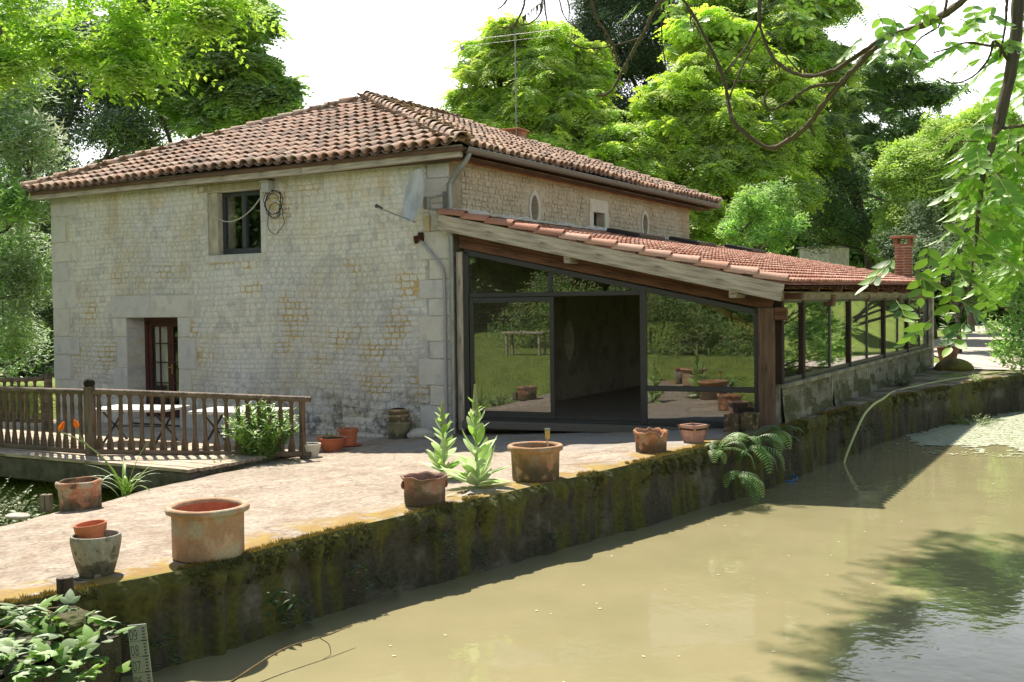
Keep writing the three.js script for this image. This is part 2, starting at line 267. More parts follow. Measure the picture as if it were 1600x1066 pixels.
// the lane beyond the veranda
{
  const t = tex(256, 256, (u, v) => { const a = fbm(u * 5, v * 5, 121, 5, 5, 5), c = noise(u * 100, v * 100, 122, 100, 100); return [...mul3(mix3([0.36, 0.3, 0.26], [0.5, 0.44, 0.39], a), 0.85 + 0.3 * c), c]; });
  const cc = new THREE.CatmullRomCurve3([V(9.4, 0, -15.6), V(8.0, 0, -18.0), V(6.6, 0, -22), V(5.6, 0, -30), V(4.8, 0, -42), V(3.5, 0, -60), V(0, 0, -85)]);
  struct('lane', sheet(8, 120, (u, v) => { const p = cc.getPointAt(v), tn = cc.getTangentAt(v), w = lerp(1.3, 2.2, Math.min(1, v * 4)), o = (u - 0.5) * 2 * w + 0.25 * (fbm(v * 40, u > 0.5 ? 1 : 2, 123, 3) - 0.5); const x = p.x - tn.z * o, z = p.z + tn.x * o; return [x, groundY(x, z) * 0 + 0.27 + Math.max(0, -20 - z) * 0.004, z, x / 2, z / 2]; }), mat({ t, bumpScale: 0.01 }));
  struct('landing', sheet(30, 12, (u, v) => { const x = lerp(5.4, 8.6, u), z = lerp(-15.2, -18, v); return [x, 0.262, z, x / 2, z / 2]; }), mat({ t, bumpScale: 0.01 }));
}

// ───────────── the stone house ─────────────
const house = thing('stone_house', 'old stone mill house with pale limewashed walls and hipped clay tile roof', 'house');
const HX = -10.45, HZ = -12, HTOP = 4.62, DOOR = [-8.12, -6.61, 1.96], WIN = [-5.72, -4.31, 3.19, 4.43];
// places where the limewash has fallen and ochre mortar shows: x, y, half width, half height
const BARE = [[-3.55, 1.95, 0.5, 0.62], [-3.75, 1.35, 0.35, 0.3], [-2.4, 1.55, 0.55, 0.3], [-1.75, 1.3, 0.5, 0.3], [-1.2, 1.75, 0.35, 0.5], [-8.75, 1.15, 0.4, 0.4], [-9.6, 1.2, 0.3, 0.25], [-8.3, 2.75, 0.35, 0.4], [-7.0, 2.9, 0.35, 0.25], [-3.75, 4.1, 0.42, 0.5], [-5.1, 3.0, 0.75, 0.16], [-4.6, 2.5, 0.4, 0.2], [-0.75, 0.75, 0.4, 0.5], [-1.5, 0.7, 0.6, 0.3], [-0.9, 2.5, 0.3, 0.3], [-2.1, 2.9, 0.25, 0.25], [-6.2, 1.7, 0.25, 0.25], [-9.2, 2.1, 0.3, 0.3], [-5.8, 4.5, 0.5, 0.12], [-3.2, 4.35, 0.5, 0.15]];
function bare(x, y) { let m = 0; for (const b of BARE) { const d = Math.hypot((x - b[0]) / b[2], (y - b[1]) / b[3]); m = Math.max(m, 1 - d); } return m * 0.9 - 0.26 + (fbm(x * 3.4, y * 3.4, 131, 5) - 0.5) * 1.35; }
const rubble = (x, y) => sstep(0.0, -0.35, y - 0.55 - 0.5 * (fbm(x * 0.9, 3, 132, 3) - 0.5) * 2) * sstep(-4.8, -3.8, x);
function wallTint(x, y) { // colour of limewash and stone with its weather stains
  const a = fbm(x * 0.8, y * 0.8, 133, 4), b = fbm(x * 5, y * 5, 134, 4), c = noise(x * 70, y * 70, 135), f = fbm(x * 22 + y * 9, y * 22 - x * 9, 136, 3), f2 = fbm(x * 24 - y * 13, y * 9 + x * 4, 137, 3);
  let col = mix3([0.53, 0.5, 0.435], [0.67, 0.64, 0.575], clamp((a - 0.5) * 2.2 + 0.5)); { const gl = sstep(-0.06, 0.12, fbm(x * 1.1 + 7, y * 1.1, 127, 5) - 0.5 + 0.16 - 0.14 * Math.hypot((x + 2.8) / 3, (y - 1.6) / 1.6)); col = mix3(col, mul3([0.55, 0.55, 0.565], 0.85 + 0.4 * a), gl * 0.6); }
  col = mix3(col, [0.72, 0.71, 0.68], sstep(0.56, 0.72, f) * 0.45 + sstep(0.6, 0.72, f2) * 0.35);
  col = mix3(col, [0.38, 0.38, 0.39], sstep(0.55, 0.7, b) * 0.45);
  col = mix3(col, [0.55, 0.46, 0.31], sstep(0.52, 0.7, fbm(x * 1.4, y * 1.4, 138, 4)) * (0.15 + 0.35 * sstep(0.52, 0.62, fbm(x * 3, y * 7, 129, 3))));
  const alg = sstep(0.46, 0.60, fbm(x * 3.2, y * 4.2, 139, 5)) * sstep(0.95, 0.1, y + 0.5 * (fbm(x, 1, 140, 2) - 0.5)) * sstep(-5.6, -4.6, x);
  col = mix3(col, [0.09, 0.09, 0.075], alg * (0.25 + 0.45 * sstep(0.4, 0.6, fbm(x * 14, y * 14, 128, 3))));
  const str = sstep(0.6, 0.72, fbm(x * 6, y * 0.6, 141, 3)) * sstep(3.2, 4.2, y); col = mix3(col, [0.44, 0.35, 0.2], str * 0.4);
  return { col: mul3(col, 0.88 + 0.24 * c), h: 0.45 * f + 0.35 * b + 0.2 * c };
}
const WALLUV = (x, y) => [(x - HX) / 10.5, (y + 0.6) / 5.4];
const faceTex = tex(1600, 800, (u, v) => { const w = wallTint(HX + u * 10.5, v * 5.4 - 0.6); return [...w.col, w.h]; }, { repeat: false });
const jointTex = tex(1024, 512, (u, v) => { const x = HX + u * 10.5, y = v * 5.4 - 0.6, w = wallTint(x, y), m = sstep(-0.06, 0.26, bare(x, y)); return [...mix3(mul3(w.col, 0.86), mul3([0.5, 0.38, 0.2], 0.75 + 0.5 * noise(x * 30, y * 30, 142)), m), w.h]; }, { repeat: false });
const faceMat = mat({ t: faceTex, bumpScale: 0.018, roughness: 0.95 }), jointMat = mat({ t: jointTex, bumpScale: 0.018, roughness: 0.95 });
// one rough stone, its face at z, on the front (axis 0) or the right-hand wall (axis 1: x -> -z)
function stoneGeo(x0, x1, y0, y1, z, R, uvf, back = 0.02, round = 1) {
  const w = x1 - x0, h = y1 - y0, k = Math.min(w, h), q = [], j = () => (R() - 0.5) * k * 0.16 * round;
  const c = k * (0.16 + 0.2 * R()) * round;
  const ring = [[x0 + c, y0], [x1 - c, y0], [x1, y0 + c], [x1, y1 - c], [x1 - c, y1], [x0 + c, y1], [x0, y1 - c], [x0, y0 + c]].map(([a, b]) => [a + j(), b + j()]);
  const cx = (x0 + x1) / 2, cy = (y0 + y1) / 2, pos = [], uv = [], idx = [], tilt = [(R() - 0.5) * 0.05, (R() - 0.5) * 0.05], bev = Math.min(0.012, k * 0.1);
  const put = (a, b, zz) => { pos.push(a, b, zz); uv.push(...uvf(a, b)); };
  for (const [a, b] of ring) { const d = Math.hypot(a - cx, b - cy), s = (d - bev) / d, A = cx + (a - cx) * s, B = cy + (b - cy) * s; put(A, B, z + (A - cx) * tilt[0] + (B - cy) * tilt[1]); }
  for (const [a, b] of ring) put(a, b, z - bev * 0.9);
  for (const [a, b] of ring) put(a, b, z - back - 0.02);
  for (let i = 1; i < 7; i++) idx.push(0, i, i + 1);
  for (let l = 0; l < 2; l++) for (let i = 0; i < 8; i++) { const a = l * 8 + i, b = l * 8 + (i + 1) % 8; idx.push(a, a + 8, b + 8, a, b + 8, b); }
  return geom(pos, idx, uv);
}
{
  // the wall proper, with its door and window openings cut through
  const s = new THREE.Shape([[HX, -0.7], [0, -0.7], [0, HTOP], [HX, HTOP]].map((p) => new THREE.Vector2(...p)));
  s.holes.push(new THREE.Path([[DOOR[0], -0.3], [DOOR[0], DOOR[2]], [DOOR[1], DOOR[2]], [DOOR[1], -0.3]].map((p) => new THREE.Vector2(...p))));
  s.holes.push(new THREE.Path([[WIN[0], WIN[2]], [WIN[0], WIN[3]], [WIN[1], WIN[3]], [WIN[1], WIN[2]]].map((p) => new THREE.Vector2(...p))));
  const g = new THREE.ExtrudeGeometry(s, { depth: 0.62, bevelEnabled: false }); g.translate(0, 0, -0.62);
  { const p = g.attributes.position, u = g.attributes.uv; for (let i = 0; i < p.count; i++) u.setXY(i, ...WALLUV(p.getX(i) + 0.3 * p.getZ(i), p.getY(i))); }
  const wall = part('front_wall', g, jointMat, house);
  // smooth dressed stones: corners, door surround, window head
  const quoinTex = tex(512, 512, (u, v) => { const a = fbm(u * 4, v * 4, 151, 5, 4, 4), c = noise(u * 110, v * 110, 152, 110, 110), d = sstep(0.58, 0.72, fbm(u * 7, v * 7, 153, 4, 7, 7)); return [...mul3(mix3(mix3([0.5, 0.485, 0.45], [0.63, 0.615, 0.58], a), [0.43, 0.435, 0.44], d * 0.5), 0.88 + 0.24 * c), a * 0.5 + c * 0.5]; });
  const qm = [[1, 1, 1], [0.95, 0.95, 0.98], [1.02, 1, 0.96]].map((c) => mat({ t: quoinTex, bumpScale: 0.01, col: c }));
  const R = rng(17); let qi = 0; const zones = [];
  const quoin = (x0, x1, y0, y1, z = 0.014) => { zones.push([x0, x1, y0, y1]); part('quoin', stoneGeo(x0 + 0.006, x1 - 0.006, y0 + 0.006, y1 - 0.006, z + R() * 0.005, R, (a, b) => [a + y0 * 3.7, b + x0 * 1.3], 0.02, 0.12), qm[qi++ % 3], wall); };
  for (let y = -0.5, k = 0; y < 4.5; k++) { const h = Math.min(0.3 + R() * 0.22, 4.6 - y); quoin(-(k % 2 ? 0.62 : 0.36) - R() * 0.1, 0.012, y, y + h); y += h; }
  for (let y = -0.5, k = 0; y < 4.5; k++) { const h = Math.min(0.4 + R() * 0.3, 4.6 - y); quoin(HX - 0.012, HX + (k % 2 ? 0.75 : 0.45) + R() * 0.1, y, y + h); y += h; }
  for (let y = -0.4, k = 0; y < 1.9; k++) { const h = Math.min(0.55 + R() * 0.2, 1.96 - y); quoin(DOOR[0] - (k % 2 ? 0.42 : 0.3), DOOR[0], y, y + h, 0.018); quoin(DOOR[1], DOOR[1] + (k % 2 ? 0.36 : 0.5), y, y + h, 0.018); y += h; }
  quoin(DOOR[0] - 0.45, -7.35, DOOR[2], 2.42, 0.02); quoin(-7.35, DOOR[1] + 0.5, DOOR[2], 2.42, 0.02);
  quoin(WIN[1], WIN[1] + 0.14, 3.2, 3.8, 0.012); quoin(WIN[1], WIN[1] + 0.2, 3.8, 4.43, 0.012);
  // sill course under the window
  for (let x = WIN[0] - 0.08; x < WIN[1]; ) { const w = 0.11 + R() * 0.07; quoin(x, x + w, WIN[2] - 0.16, WIN[2], 0.012); x += w; }
  // courses of small stones
  const rest = [], near = []; let y = -0.52;
  while (y < 4.6) {
    const low = y < 0.6, h = 0.075 + R() * 0.07 + (low ? 0.02 : 0); let x = HX + 0.35 + R() * 0.1;
    while (x < -0.36) {
      const w = 0.09 + R() * 0.15 + (low ? R() * 0.06 : 0), cx = x + w / 2, cy = y + h / 2, wob = 0.02 * Math.sin(x * 1.7 + y);
      const yy = y + wob, gap = 0.007 + R() * 0.008;
      const hit = zones.some((q) => x + w > q[0] + 0.035 && x < q[1] - 0.035 && yy + h > q[2] + 0.035 && yy < q[3] - 0.035) || (x + w > DOOR[0] && x < DOOR[1] && cy < DOOR[2]) || (x + w > WIN[0] && x < WIN[1] && yy + h > WIN[2] && cy < WIN[3] + 0.02) || yy + h > HTOP;
      if (!hit) {
        const b = bare(cx, cy), r = rubble(cx, cy), open = Math.max(sstep(-0.1, 0.25, b), r);
        const z = lerp(0.006, 0.018, open) + (R() - 0.5) * lerp(0.007, 0.014, open);
        const gg = stoneGeo(x + gap, x + w - gap, yy + gap, yy + h - gap, z, R, WALLUV, lerp(0.01, 0.02, open));
        if ((b > 0.08 || r > 0.75) && near.length < 300) near.push(gg); else rest.push(gg);
      }
      x += w;
    }
    y += h;
  }
  for (const gg of near) part('stone', gg, faceMat, wall);
  stuff('small_stones', rest, faceMat, wall);

  // the long right-hand wall, over the veranda roof; the narrow eyes and the little window are cut through
  const s2 = new THREE.Shape([[0, -0.7], [12, -0.7], [12, HTOP + 0.18], [0, HTOP + 0.18]].map((p) => new THREE.Vector2(...p)));
  const eye = (cx, cy, rx, ry) => { const p = new THREE.Path(); p.absellipse(cx, cy, rx, ry, 0, Math.PI * 2, true); s2.holes.push(p); };
  eye(3.12, 4.02, 0.16, 0.27); eye(8.84, 4.06, 0.16, 0.25); eye(4.55, 1.36, 0.24, 0.42);
  s2.holes.push(new THREE.Path([[5.85, 3.86], [5.85, 4.16], [6.45, 4.16], [6.45, 3.86]].map((p) => new THREE.Vector2(...p))));
  s2.holes.push(new THREE.Path([[8.5, 0.15], [8.5, 2.1], [9.6, 2.1], [9.6, 0.15]].map((p) => new THREE.Vector2(...p))));
  const g2 = new THREE.ExtrudeGeometry(s2, { depth: 0.5, bevelEnabled: false, curveSegments: 20 });
  const sideTex = tex(1024, 512, (u, v) => { const x = u * 12, y = v * 5.6 - 0.7, row = Math.floor(y / 0.1), off = hash(row, 3, 5), a = fbm(x * 1.2, y * 1.2, 161, 4), c = noise(x * 50, y * 50, 162), d = fbm(x * 7, y * 9, 163, 4); return [...mul3(mix3(mix3([0.32, 0.275, 0.21], [0.54, 0.48, 0.385], d), [0.36, 0.28, 0.18], sstep(0.5, 0.7, a) * 0.6), 0.85 + 0.3 * c), d * 0.6 + c * 0.4]; }, { repeat: false });
  const sm = mat({ t: sideTex, bumpScale: 0.02 });
  const suv = (x, y) => [x / 12, (y + 0.7) / 5.6];
  { const u = g2.attributes.uv, p = g2.attributes.position; for (let i = 0; i < p.count; i++) u.setXY(i, ...suv(p.getX(i) + 0.2 * p.getZ(i), p.getY(i))); }
  const toSide = new THREE.Matrix4().makeRotationY(Math.PI / 2);  // x -> -z, z -> x
  g2.translate(0, 0, -0.5); g2.applyMatrix4(toSide);
  const side = part('side_wall', g2, sm, house);
  const ss = []; y = -0.1;
  while (y < 4.78) { const h = 0.07 + R() * 0.05; let x = 0.4; while (x < 11.8) { const w = 0.1 + R() * 0.16, gap = 0.006 + R() * 0.006; const hit = [[3.12, 4.02, 0.3, 0.42], [8.84, 4.06, 0.3, 0.4], [6.15, 4.1, 0.52, 0.42], [4.55, 1.36, 0.36, 0.56], [9.05, 1.1, 0.65, 1.1]].some((e) => Math.abs(x + w / 2 - e[0]) < e[2] + w / 2 && Math.abs(y + h / 2 - e[1]) < e[3] + h / 2); if (!hit && y + h < 4.8) { const q = stoneGeo(x + gap, x + w - gap, y + gap, y + h - gap, 0.012 + R() * 0.014, R, suv); q.applyMatrix4(toSide); ss.push(q); } x += w; } y += h; }
  stuff('small_stones', ss, sm, side);
  { // dark brown lining added inside the veranda so its wall reads unlit
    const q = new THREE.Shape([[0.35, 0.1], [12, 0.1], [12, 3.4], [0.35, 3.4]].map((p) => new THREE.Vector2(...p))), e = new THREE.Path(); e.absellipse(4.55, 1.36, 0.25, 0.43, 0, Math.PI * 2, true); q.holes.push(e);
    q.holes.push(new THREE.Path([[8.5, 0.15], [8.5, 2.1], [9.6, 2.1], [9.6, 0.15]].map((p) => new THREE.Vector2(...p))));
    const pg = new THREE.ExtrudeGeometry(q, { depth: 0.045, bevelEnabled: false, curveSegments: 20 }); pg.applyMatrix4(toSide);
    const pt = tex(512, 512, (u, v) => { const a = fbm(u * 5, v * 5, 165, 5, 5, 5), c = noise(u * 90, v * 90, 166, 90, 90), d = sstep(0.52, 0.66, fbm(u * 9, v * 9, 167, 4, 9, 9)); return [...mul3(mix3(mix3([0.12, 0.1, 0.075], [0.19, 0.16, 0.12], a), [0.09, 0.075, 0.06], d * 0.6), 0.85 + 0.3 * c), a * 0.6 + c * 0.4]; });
    for (const k of [pt.map, pt.bump]) k.repeat.set(0.31, 0.31); part('added_dark_lining', pg, mat({ t: pt, bumpScale: 0.02 }), side);
  }
  // smooth surrounds of the eyes and the little window, pale flashing above the lean-to roof
  const ringG = (cx, cy, rx, ry, w) => { const q = new THREE.Shape(); q.absellipse(cx, cy, rx + w, ry + w * 1.3, 0, Math.PI * 2, false); const p = new THREE.Path(); p.absellipse(cx, cy, rx, ry, 0, Math.PI * 2, true); q.holes.push(p); const e = new THREE.ExtrudeGeometry(q, { depth: 0.03, bevelEnabled: false, curveSegments: 20 }); e.applyMatrix4(toSide); return e; };
  part('oval_surround', ringG(3.12, 4.02, 0.16, 0.27, 0.07), qm[0], side); part('oval_surround', ringG(8.84, 4.06, 0.16, 0.25, 0.07), qm[1], side); part('oval_surround', ringG(4.55, 1.36, 0.24, 0.42, 0.05), sm, side);
  part('window_surround', [box(0.03, 0.28, 0.95, 0.016, 4.3, -6.15), box(0.03, 0.34, 0.2, 0.016, 3.99, -5.75), box(0.03, 0.34, 0.2, 0.016, 3.99, -6.55)], qm[2], side);
  const sw = part('small_window', [box(0.04, 0.06, 0.6, -0.2, 4.13, -6.15), box(0.04, 0.06, 0.6, -0.2, 3.89, -6.15), box(0.04, 0.3, 0.05, -0.2, 4.01, -6.42), box(0.04, 0.3, 0.05, -0.2, 4.01, -5.88)], M.frame, house); part('pane', box(0.008, 0.22, 0.5, -0.2, 4.01, -6.15), M.oldGlass, sw);
  part('flashing', sheet(4, 160, (u, v) => [0.03 + 0.13 * (1 - u) * (0.5 + 0.5 * noise(v * 70, 3, 171)), 3.745 + 0.075 * u * (0.6 + 0.8 * noise(v * 60, 1, 172)) + 0.008 * noise(v * 200, u * 3, 173), -v * 11.95, v * 12, u]), mat({ t: grainTex(174, [0.5, 0.5, 0.48], [0.8, 0.79, 0.76], 6, 128), bumpScale: 0.02 }), house);
  // remaining walls and floors, never seen lit
  part('left_wall', box(0.5, HTOP + 0.7, 11.36, HX + 0.25, HTOP / 2 - 0.35, -6.31), sm, house);
  part('back_wall', box(9.93, HTOP + 0.7, 0.5, HX / 2 - 0.01, HTOP / 2 - 0.35, HZ + 0.26), sm, house);
  part('floor', [box(9.4, 0.1, 10.8, HX / 2 - 0.0, -0.2, -6.1), box(9.4, 0.16, 10.8, HX / 2 - 0.0, 2.6, -6.1)], M.brownWood, house);
}
// door: red-brown glazed leaf set deep in the wall
{
  const dm = mat({ t: woodTex(33, [0.05, 0.014, 0.011], [0.10, 0.032, 0.024], false), bumpScale: 0.004, roughness: 0.6 }), x0 = DOOR[0], x1 = DOOR[1], z = -0.52, d = new THREE.Group(); d.name = 'door'; house.add(d);
  part('door_frame', [box(0.09, 2.2, 0.1, x0 + 0.045, 0.86, z), box(0.09, 2.2, 0.1, x1 - 0.045, 0.86, z), box(1.33, 0.09, 0.1, (x0 + x1) / 2, 1.915, z)], dm, d);
  const lx0 = x0 + 0.1, lx1 = x1 - 0.1, lw = lx1 - lx0, mid = (lx0 + lx1) / 2;
  for (const [a, b] of [[lx0, mid - 0.004], [mid + 0.004, lx1]]) {
    const w = b - a, s = 0.085;
    part('door_leaf', [rbox(s, 2.08, 0.045, 0.006, a + s / 2, 0.82, z + 0.01), rbox(s, 2.08, 0.045, 0.006, b - s / 2, 0.82, z + 0.01), rbox(w - 2 * s, 0.1, 0.04, 0.006, (a + b) / 2, 1.81, z + 0.01), rbox(w - 2 * s, 0.34, 0.04, 0.006, (a + b) / 2, -0.05, z + 0.01), box(0.024, 1.65, 0.03, (a + b) / 2, 0.94, z + 0.008), ...[0.56, 1.0, 1.4].map((y) => box(w - 2 * s, 0.024, 0.032, (a + b) / 2, y, z + 0.007))], dm, d);
    for (let i = 0; i < 2; i++) for (const [y0, y1] of [[0.13, 0.55], [0.57, 0.99], [1.01, 1.39], [1.41, 1.75]]) { const pw = (w - 2 * s) / 2; part('pane', box(pw, y1 - y0, 0.004, a + s + pw * (i + 0.5), (y0 + y1) / 2, z), M.oldGlass, d); }
  }
  part('handle', [box(0.03, 0.2, 0.012, mid + 0.045, 0.86, z + 0.042), box(0.11, 0.02, 0.02, mid + 0.0, 0.9, z + 0.065)], mat({ col: [0.5, 0.38, 0.15], metalness: 0.8, roughness: 0.35 }), d);
  part('curtain', sheet(40, 6, (u, v) => [lx0 + 0.09 + u * 0.42, 0.5 + v * 1.28, z - 0.08 + 0.02 * Math.sin(u * 34), u, v]), mat({ col: [0.55, 0.53, 0.48], side: THREE.DoubleSide }), d);
  part('threshold', rbox(1.5, 0.1, 0.5, 0.02, (x0 + x1) / 2, -0.22, -0.3), M.stone, d);
}
// dark casement window with two lights
{
  const w = new THREE.Group(); w.name = 'window'; house.add(w); const x0 = -5.47, x1 = WIN[1], y0 = WIN[2], y1 = WIN[3], z = -0.2, wm = mat({ col: [0.035, 0.04, 0.047], roughness: 0.45 });
  part('window_frame', [rbox(0.075, y1 - y0, 0.08, 0.006, x0 + 0.037, (y0 + y1) / 2, z), rbox(0.075, y1 - y0, 0.08, 0.006, x1 - 0.037, (y0 + y1) / 2, z), rbox(x1 - x0 - 0.15, 0.09, 0.08, 0.006, (x0 + x1) / 2, y1 - 0.045, z), rbox(x1 - x0 - 0.15, 0.12, 0.08, 0.006, (x0 + x1) / 2, y0 + 0.06, z), rbox(0.1, y1 - y0 - 0.21, 0.09, 0.006, (x0 + x1) / 2, (y0 + y1) / 2 + 0.015, z + 0.006)], wm, w);
  for (const s of [-1, 1]) part('pane', box((x1 - x0 - 0.25) / 2, y1 - y0 - 0.21, 0.006, (x0 + x1) / 2 + s * (x1 - x0 - 0.05) / 4, (y0 + y1) / 2 + 0.015, z), M.oldGlass, w);
  part('window_reveal', rbox(0.25, y1 - y0, 0.5, 0.01, WIN[0] + 0.13, (y0 + y1) / 2, -0.28), mat({ t: T.mortar, col: [0.8, 0.76, 0.66], bumpScale: 0.02 }), w);
  part('lintel', rbox(1.9, 0.14, 0.06, 0.015, -5.0, y1 + 0.085, -0.012), mat({ t: T.mortar, col: [0.75, 0.7, 0.58], bumpScale: 0.02 }), w);
}
// ───────────── roof tiles ─────────────
// a half-round clay tile lying along +y (up the slope), its wide end at y = 0
function canal(L, r0, r1, th = 0.014, seg = 7, h = 1) {
  const p = [], ix = [], ring = (r, y, off) => { for (let i = 0; i <= seg; i++) { const a = Math.PI * i / seg; p.push(-Math.cos(a) * r, y, Math.sin(a) * r * h + off); } };
  ring(r0, 0, 0.012); ring(r1, L, -0.012); ring(r0 - th, 0, 0.012); ring(r1 - th, L, -0.012); const n = seg + 1;
  for (let i = 0; i < seg; i++) { ix.push(i, i + 1, n + i + 1, i, n + i + 1, n + i); ix.push(2 * n + i, 3 * n + i + 1, 2 * n + i + 1, 2 * n + i, 3 * n + i, 3 * n + i + 1); ix.push(i, 2 * n + i + 1, i + 1, i, 2 * n + i, 2 * n + i + 1); }
  const g0 = geom(p, ix).toNonIndexed(); const uv = [], q = g0.attributes.position; for (let i = 0; i < q.count; i++) uv.push((Math.atan2(q.getZ(i), q.getX(i))) * 0.1, q.getY(i)); g0.setAttribute('uv', new THREE.Float32BufferAttribute(uv, 2)); g0.computeVertexNormals(); return g0;
}
const smoothN = (g) => { // smooth around the barrel, keep the ends crisp enough
  const p = g.attributes.position, n = g.attributes.normal; for (let i = 0; i < p.count; i++) { const v = V(n.getX(i), n.getY(i), n.getZ(i)); if (Math.abs(v.y) < 0.5) { const r = V(p.getX(i), 0, p.getZ(i)).normalize(); if (r.dot(v) > 0) n.setXYZ(i, r.x, r.y, r.z); } } return g; };
const tileTex = tex(512, 512, (u, v) => { const a = fbm(u * 6, v * 6, 181, 5, 6, 6), c = noise(u * 90, v * 90, 182, 90, 90), li = sstep(0.56, 0.68, fbm(u * 11, v * 11, 183, 4, 11, 11)), da = sstep(0.6, 0.72, fbm(u * 8, v * 8, 184, 4, 8, 8)); let k = mul3([1, 1, 1], 0.72 + 0.5 * a + 0.16 * (c - 0.5)); k = mix3(k, [0.95, 1.05, 1.05], li * 0.35); k = mix3(k, [0.3, 0.33, 0.36], da * 0.6); return [...k.map((q) => q * 0.8), a * 0.4 + c * 0.4 + li * 0.2]; });
const TILE = [[0.44, 0.235, 0.155], [0.5, 0.30, 0.205], [0.38, 0.19, 0.125], [0.34, 0.21, 0.155], [0.54, 0.36, 0.255], [0.28, 0.175, 0.13], [0.42, 0.29, 0.2], [0.47, 0.225, 0.13]].map((c) => mix3(c, [0.43, 0.335, 0.265], 0.45).map((k) => k * (c[0] < 0.35 ? 0.9 : 1.15)));
const tileMats = TILE.map((c) => mat({ t: tileTex, bumpScale: 0.006, col: c, roughness: 0.9 })), tileAny = mat({ t: tileTex, bumpScale: 0.006, vertexColors: true, roughness: 0.9 });
const tileGeos = [0, 1, 2].map((k) => smoothN(canal(0.47, 0.103 + 0.003 * k, 0.084, 0.014, 8)));
const tileLow = smoothN(canal(0.47, 0.104, 0.085, 0.014, 5));
// lay tiles on one face of a roof: o = its left end at the eaves, e = along the eaves, s = up the slope
function layTiles({ o, e, s, width, length, inside, pitch, gauge, nearest, parent, name, R, geos, low, mats, any, palette, sink = 0, wild = 1 }) {
  const n = e.clone().cross(s).normalize(), list = [], chan = [];
  for (let i = 0; i * pitch < width; i++) for (let j = 0; j * gauge < length; j++) {
    const u = (i + 0.5) * pitch + (R() - 0.5) * 0.018 * wild, v = j * gauge - 0.06 + (R() - 0.5) * 0.05 * wild;
    if (!inside(u, v + 0.2)) { R(); R(); R(); continue; }
    const sag = -0.03 * Math.sin(u * 0.9 + v * 0.7) * wild, p = o.clone().addScaledVector(e, u).addScaledVector(s, v).addScaledVector(n, 0.012 + sag + sink + R() * 0.012 * wild);
    const tw = (R() - 0.5) * 0.09 * wild, ri = 0.022 + (R() - 0.5) * 0.02 * wild;
    const ex = e.clone().addScaledVector(s, tw).normalize(), sy = s.clone().addScaledVector(e, -tw).addScaledVector(n, -ri / gauge * 0.4).normalize(), nz = ex.clone().cross(sy).normalize();
    list.push({ m: new THREE.Matrix4().makeBasis(ex, sy, nz).setPosition(p), d: p.distanceTo(camera.position), k: Math.floor(R() * palette.length), f: 0.82 + R() * 0.36 });
    if (j === 0 || !inside(u + pitch / 2, v - 0.2)) { let len = 0; while (inside(u + pitch / 2, v + 0.2 + len) && v + len < length) len += gauge; const c = o.clone().addScaledVector(e, u + pitch / 2).addScaledVector(s, v + (j ? -0.1 : -0.03)).addScaledVector(n, sink + sag + 0.085); if (len > 0) chan.push(smoothChan(len + 0.35, c, e, s, n)); }
  }
  list.sort((a, b) => a.d - b.d);
  list.slice(0, nearest).forEach((t, i) => { const q = part(name, geos[i % geos.length], mats[t.k], parent); q.applyMatrix4(t.m); });
  const rest = list.slice(nearest).map((t) => tint(low.clone().applyMatrix4(t.m), mul3(palette[t.k], t.f)));
  if (rest.length) stuff('far_tiles', rest, any, parent);
  stuff('under_tiles', chan, mats[5], parent);
}
function smoothChan(L, o, e, s, n) { // hollow tiles between the covers
  const st = Math.max(2, Math.round(L / 0.35)), g = sheet(4, st, (u, v) => { const a = Math.PI * (0.12 + 0.76 * u), r = 0.1, p = o.clone().addScaledVector(e, -Math.cos(a) * r).addScaledVector(s, v * L).addScaledVector(n, -Math.sin(a) * r); return [p.x, p.y, p.z, u * 0.3, v * L]; }); return g; }
const APEX = V(-5, 6.93, -4.4), RIDGE = V(-5, 6.93, -7.9), EL = V(-10.8, 4.79, 0.36), ER = V(0.5, 4.85, 0.36), FR = V(0.5, 4.85, -12.9), FL = V(-10.8, 4.79, -12.9);
const roof = new THREE.Group(); roof.name = 'roof'; house.add(roof);
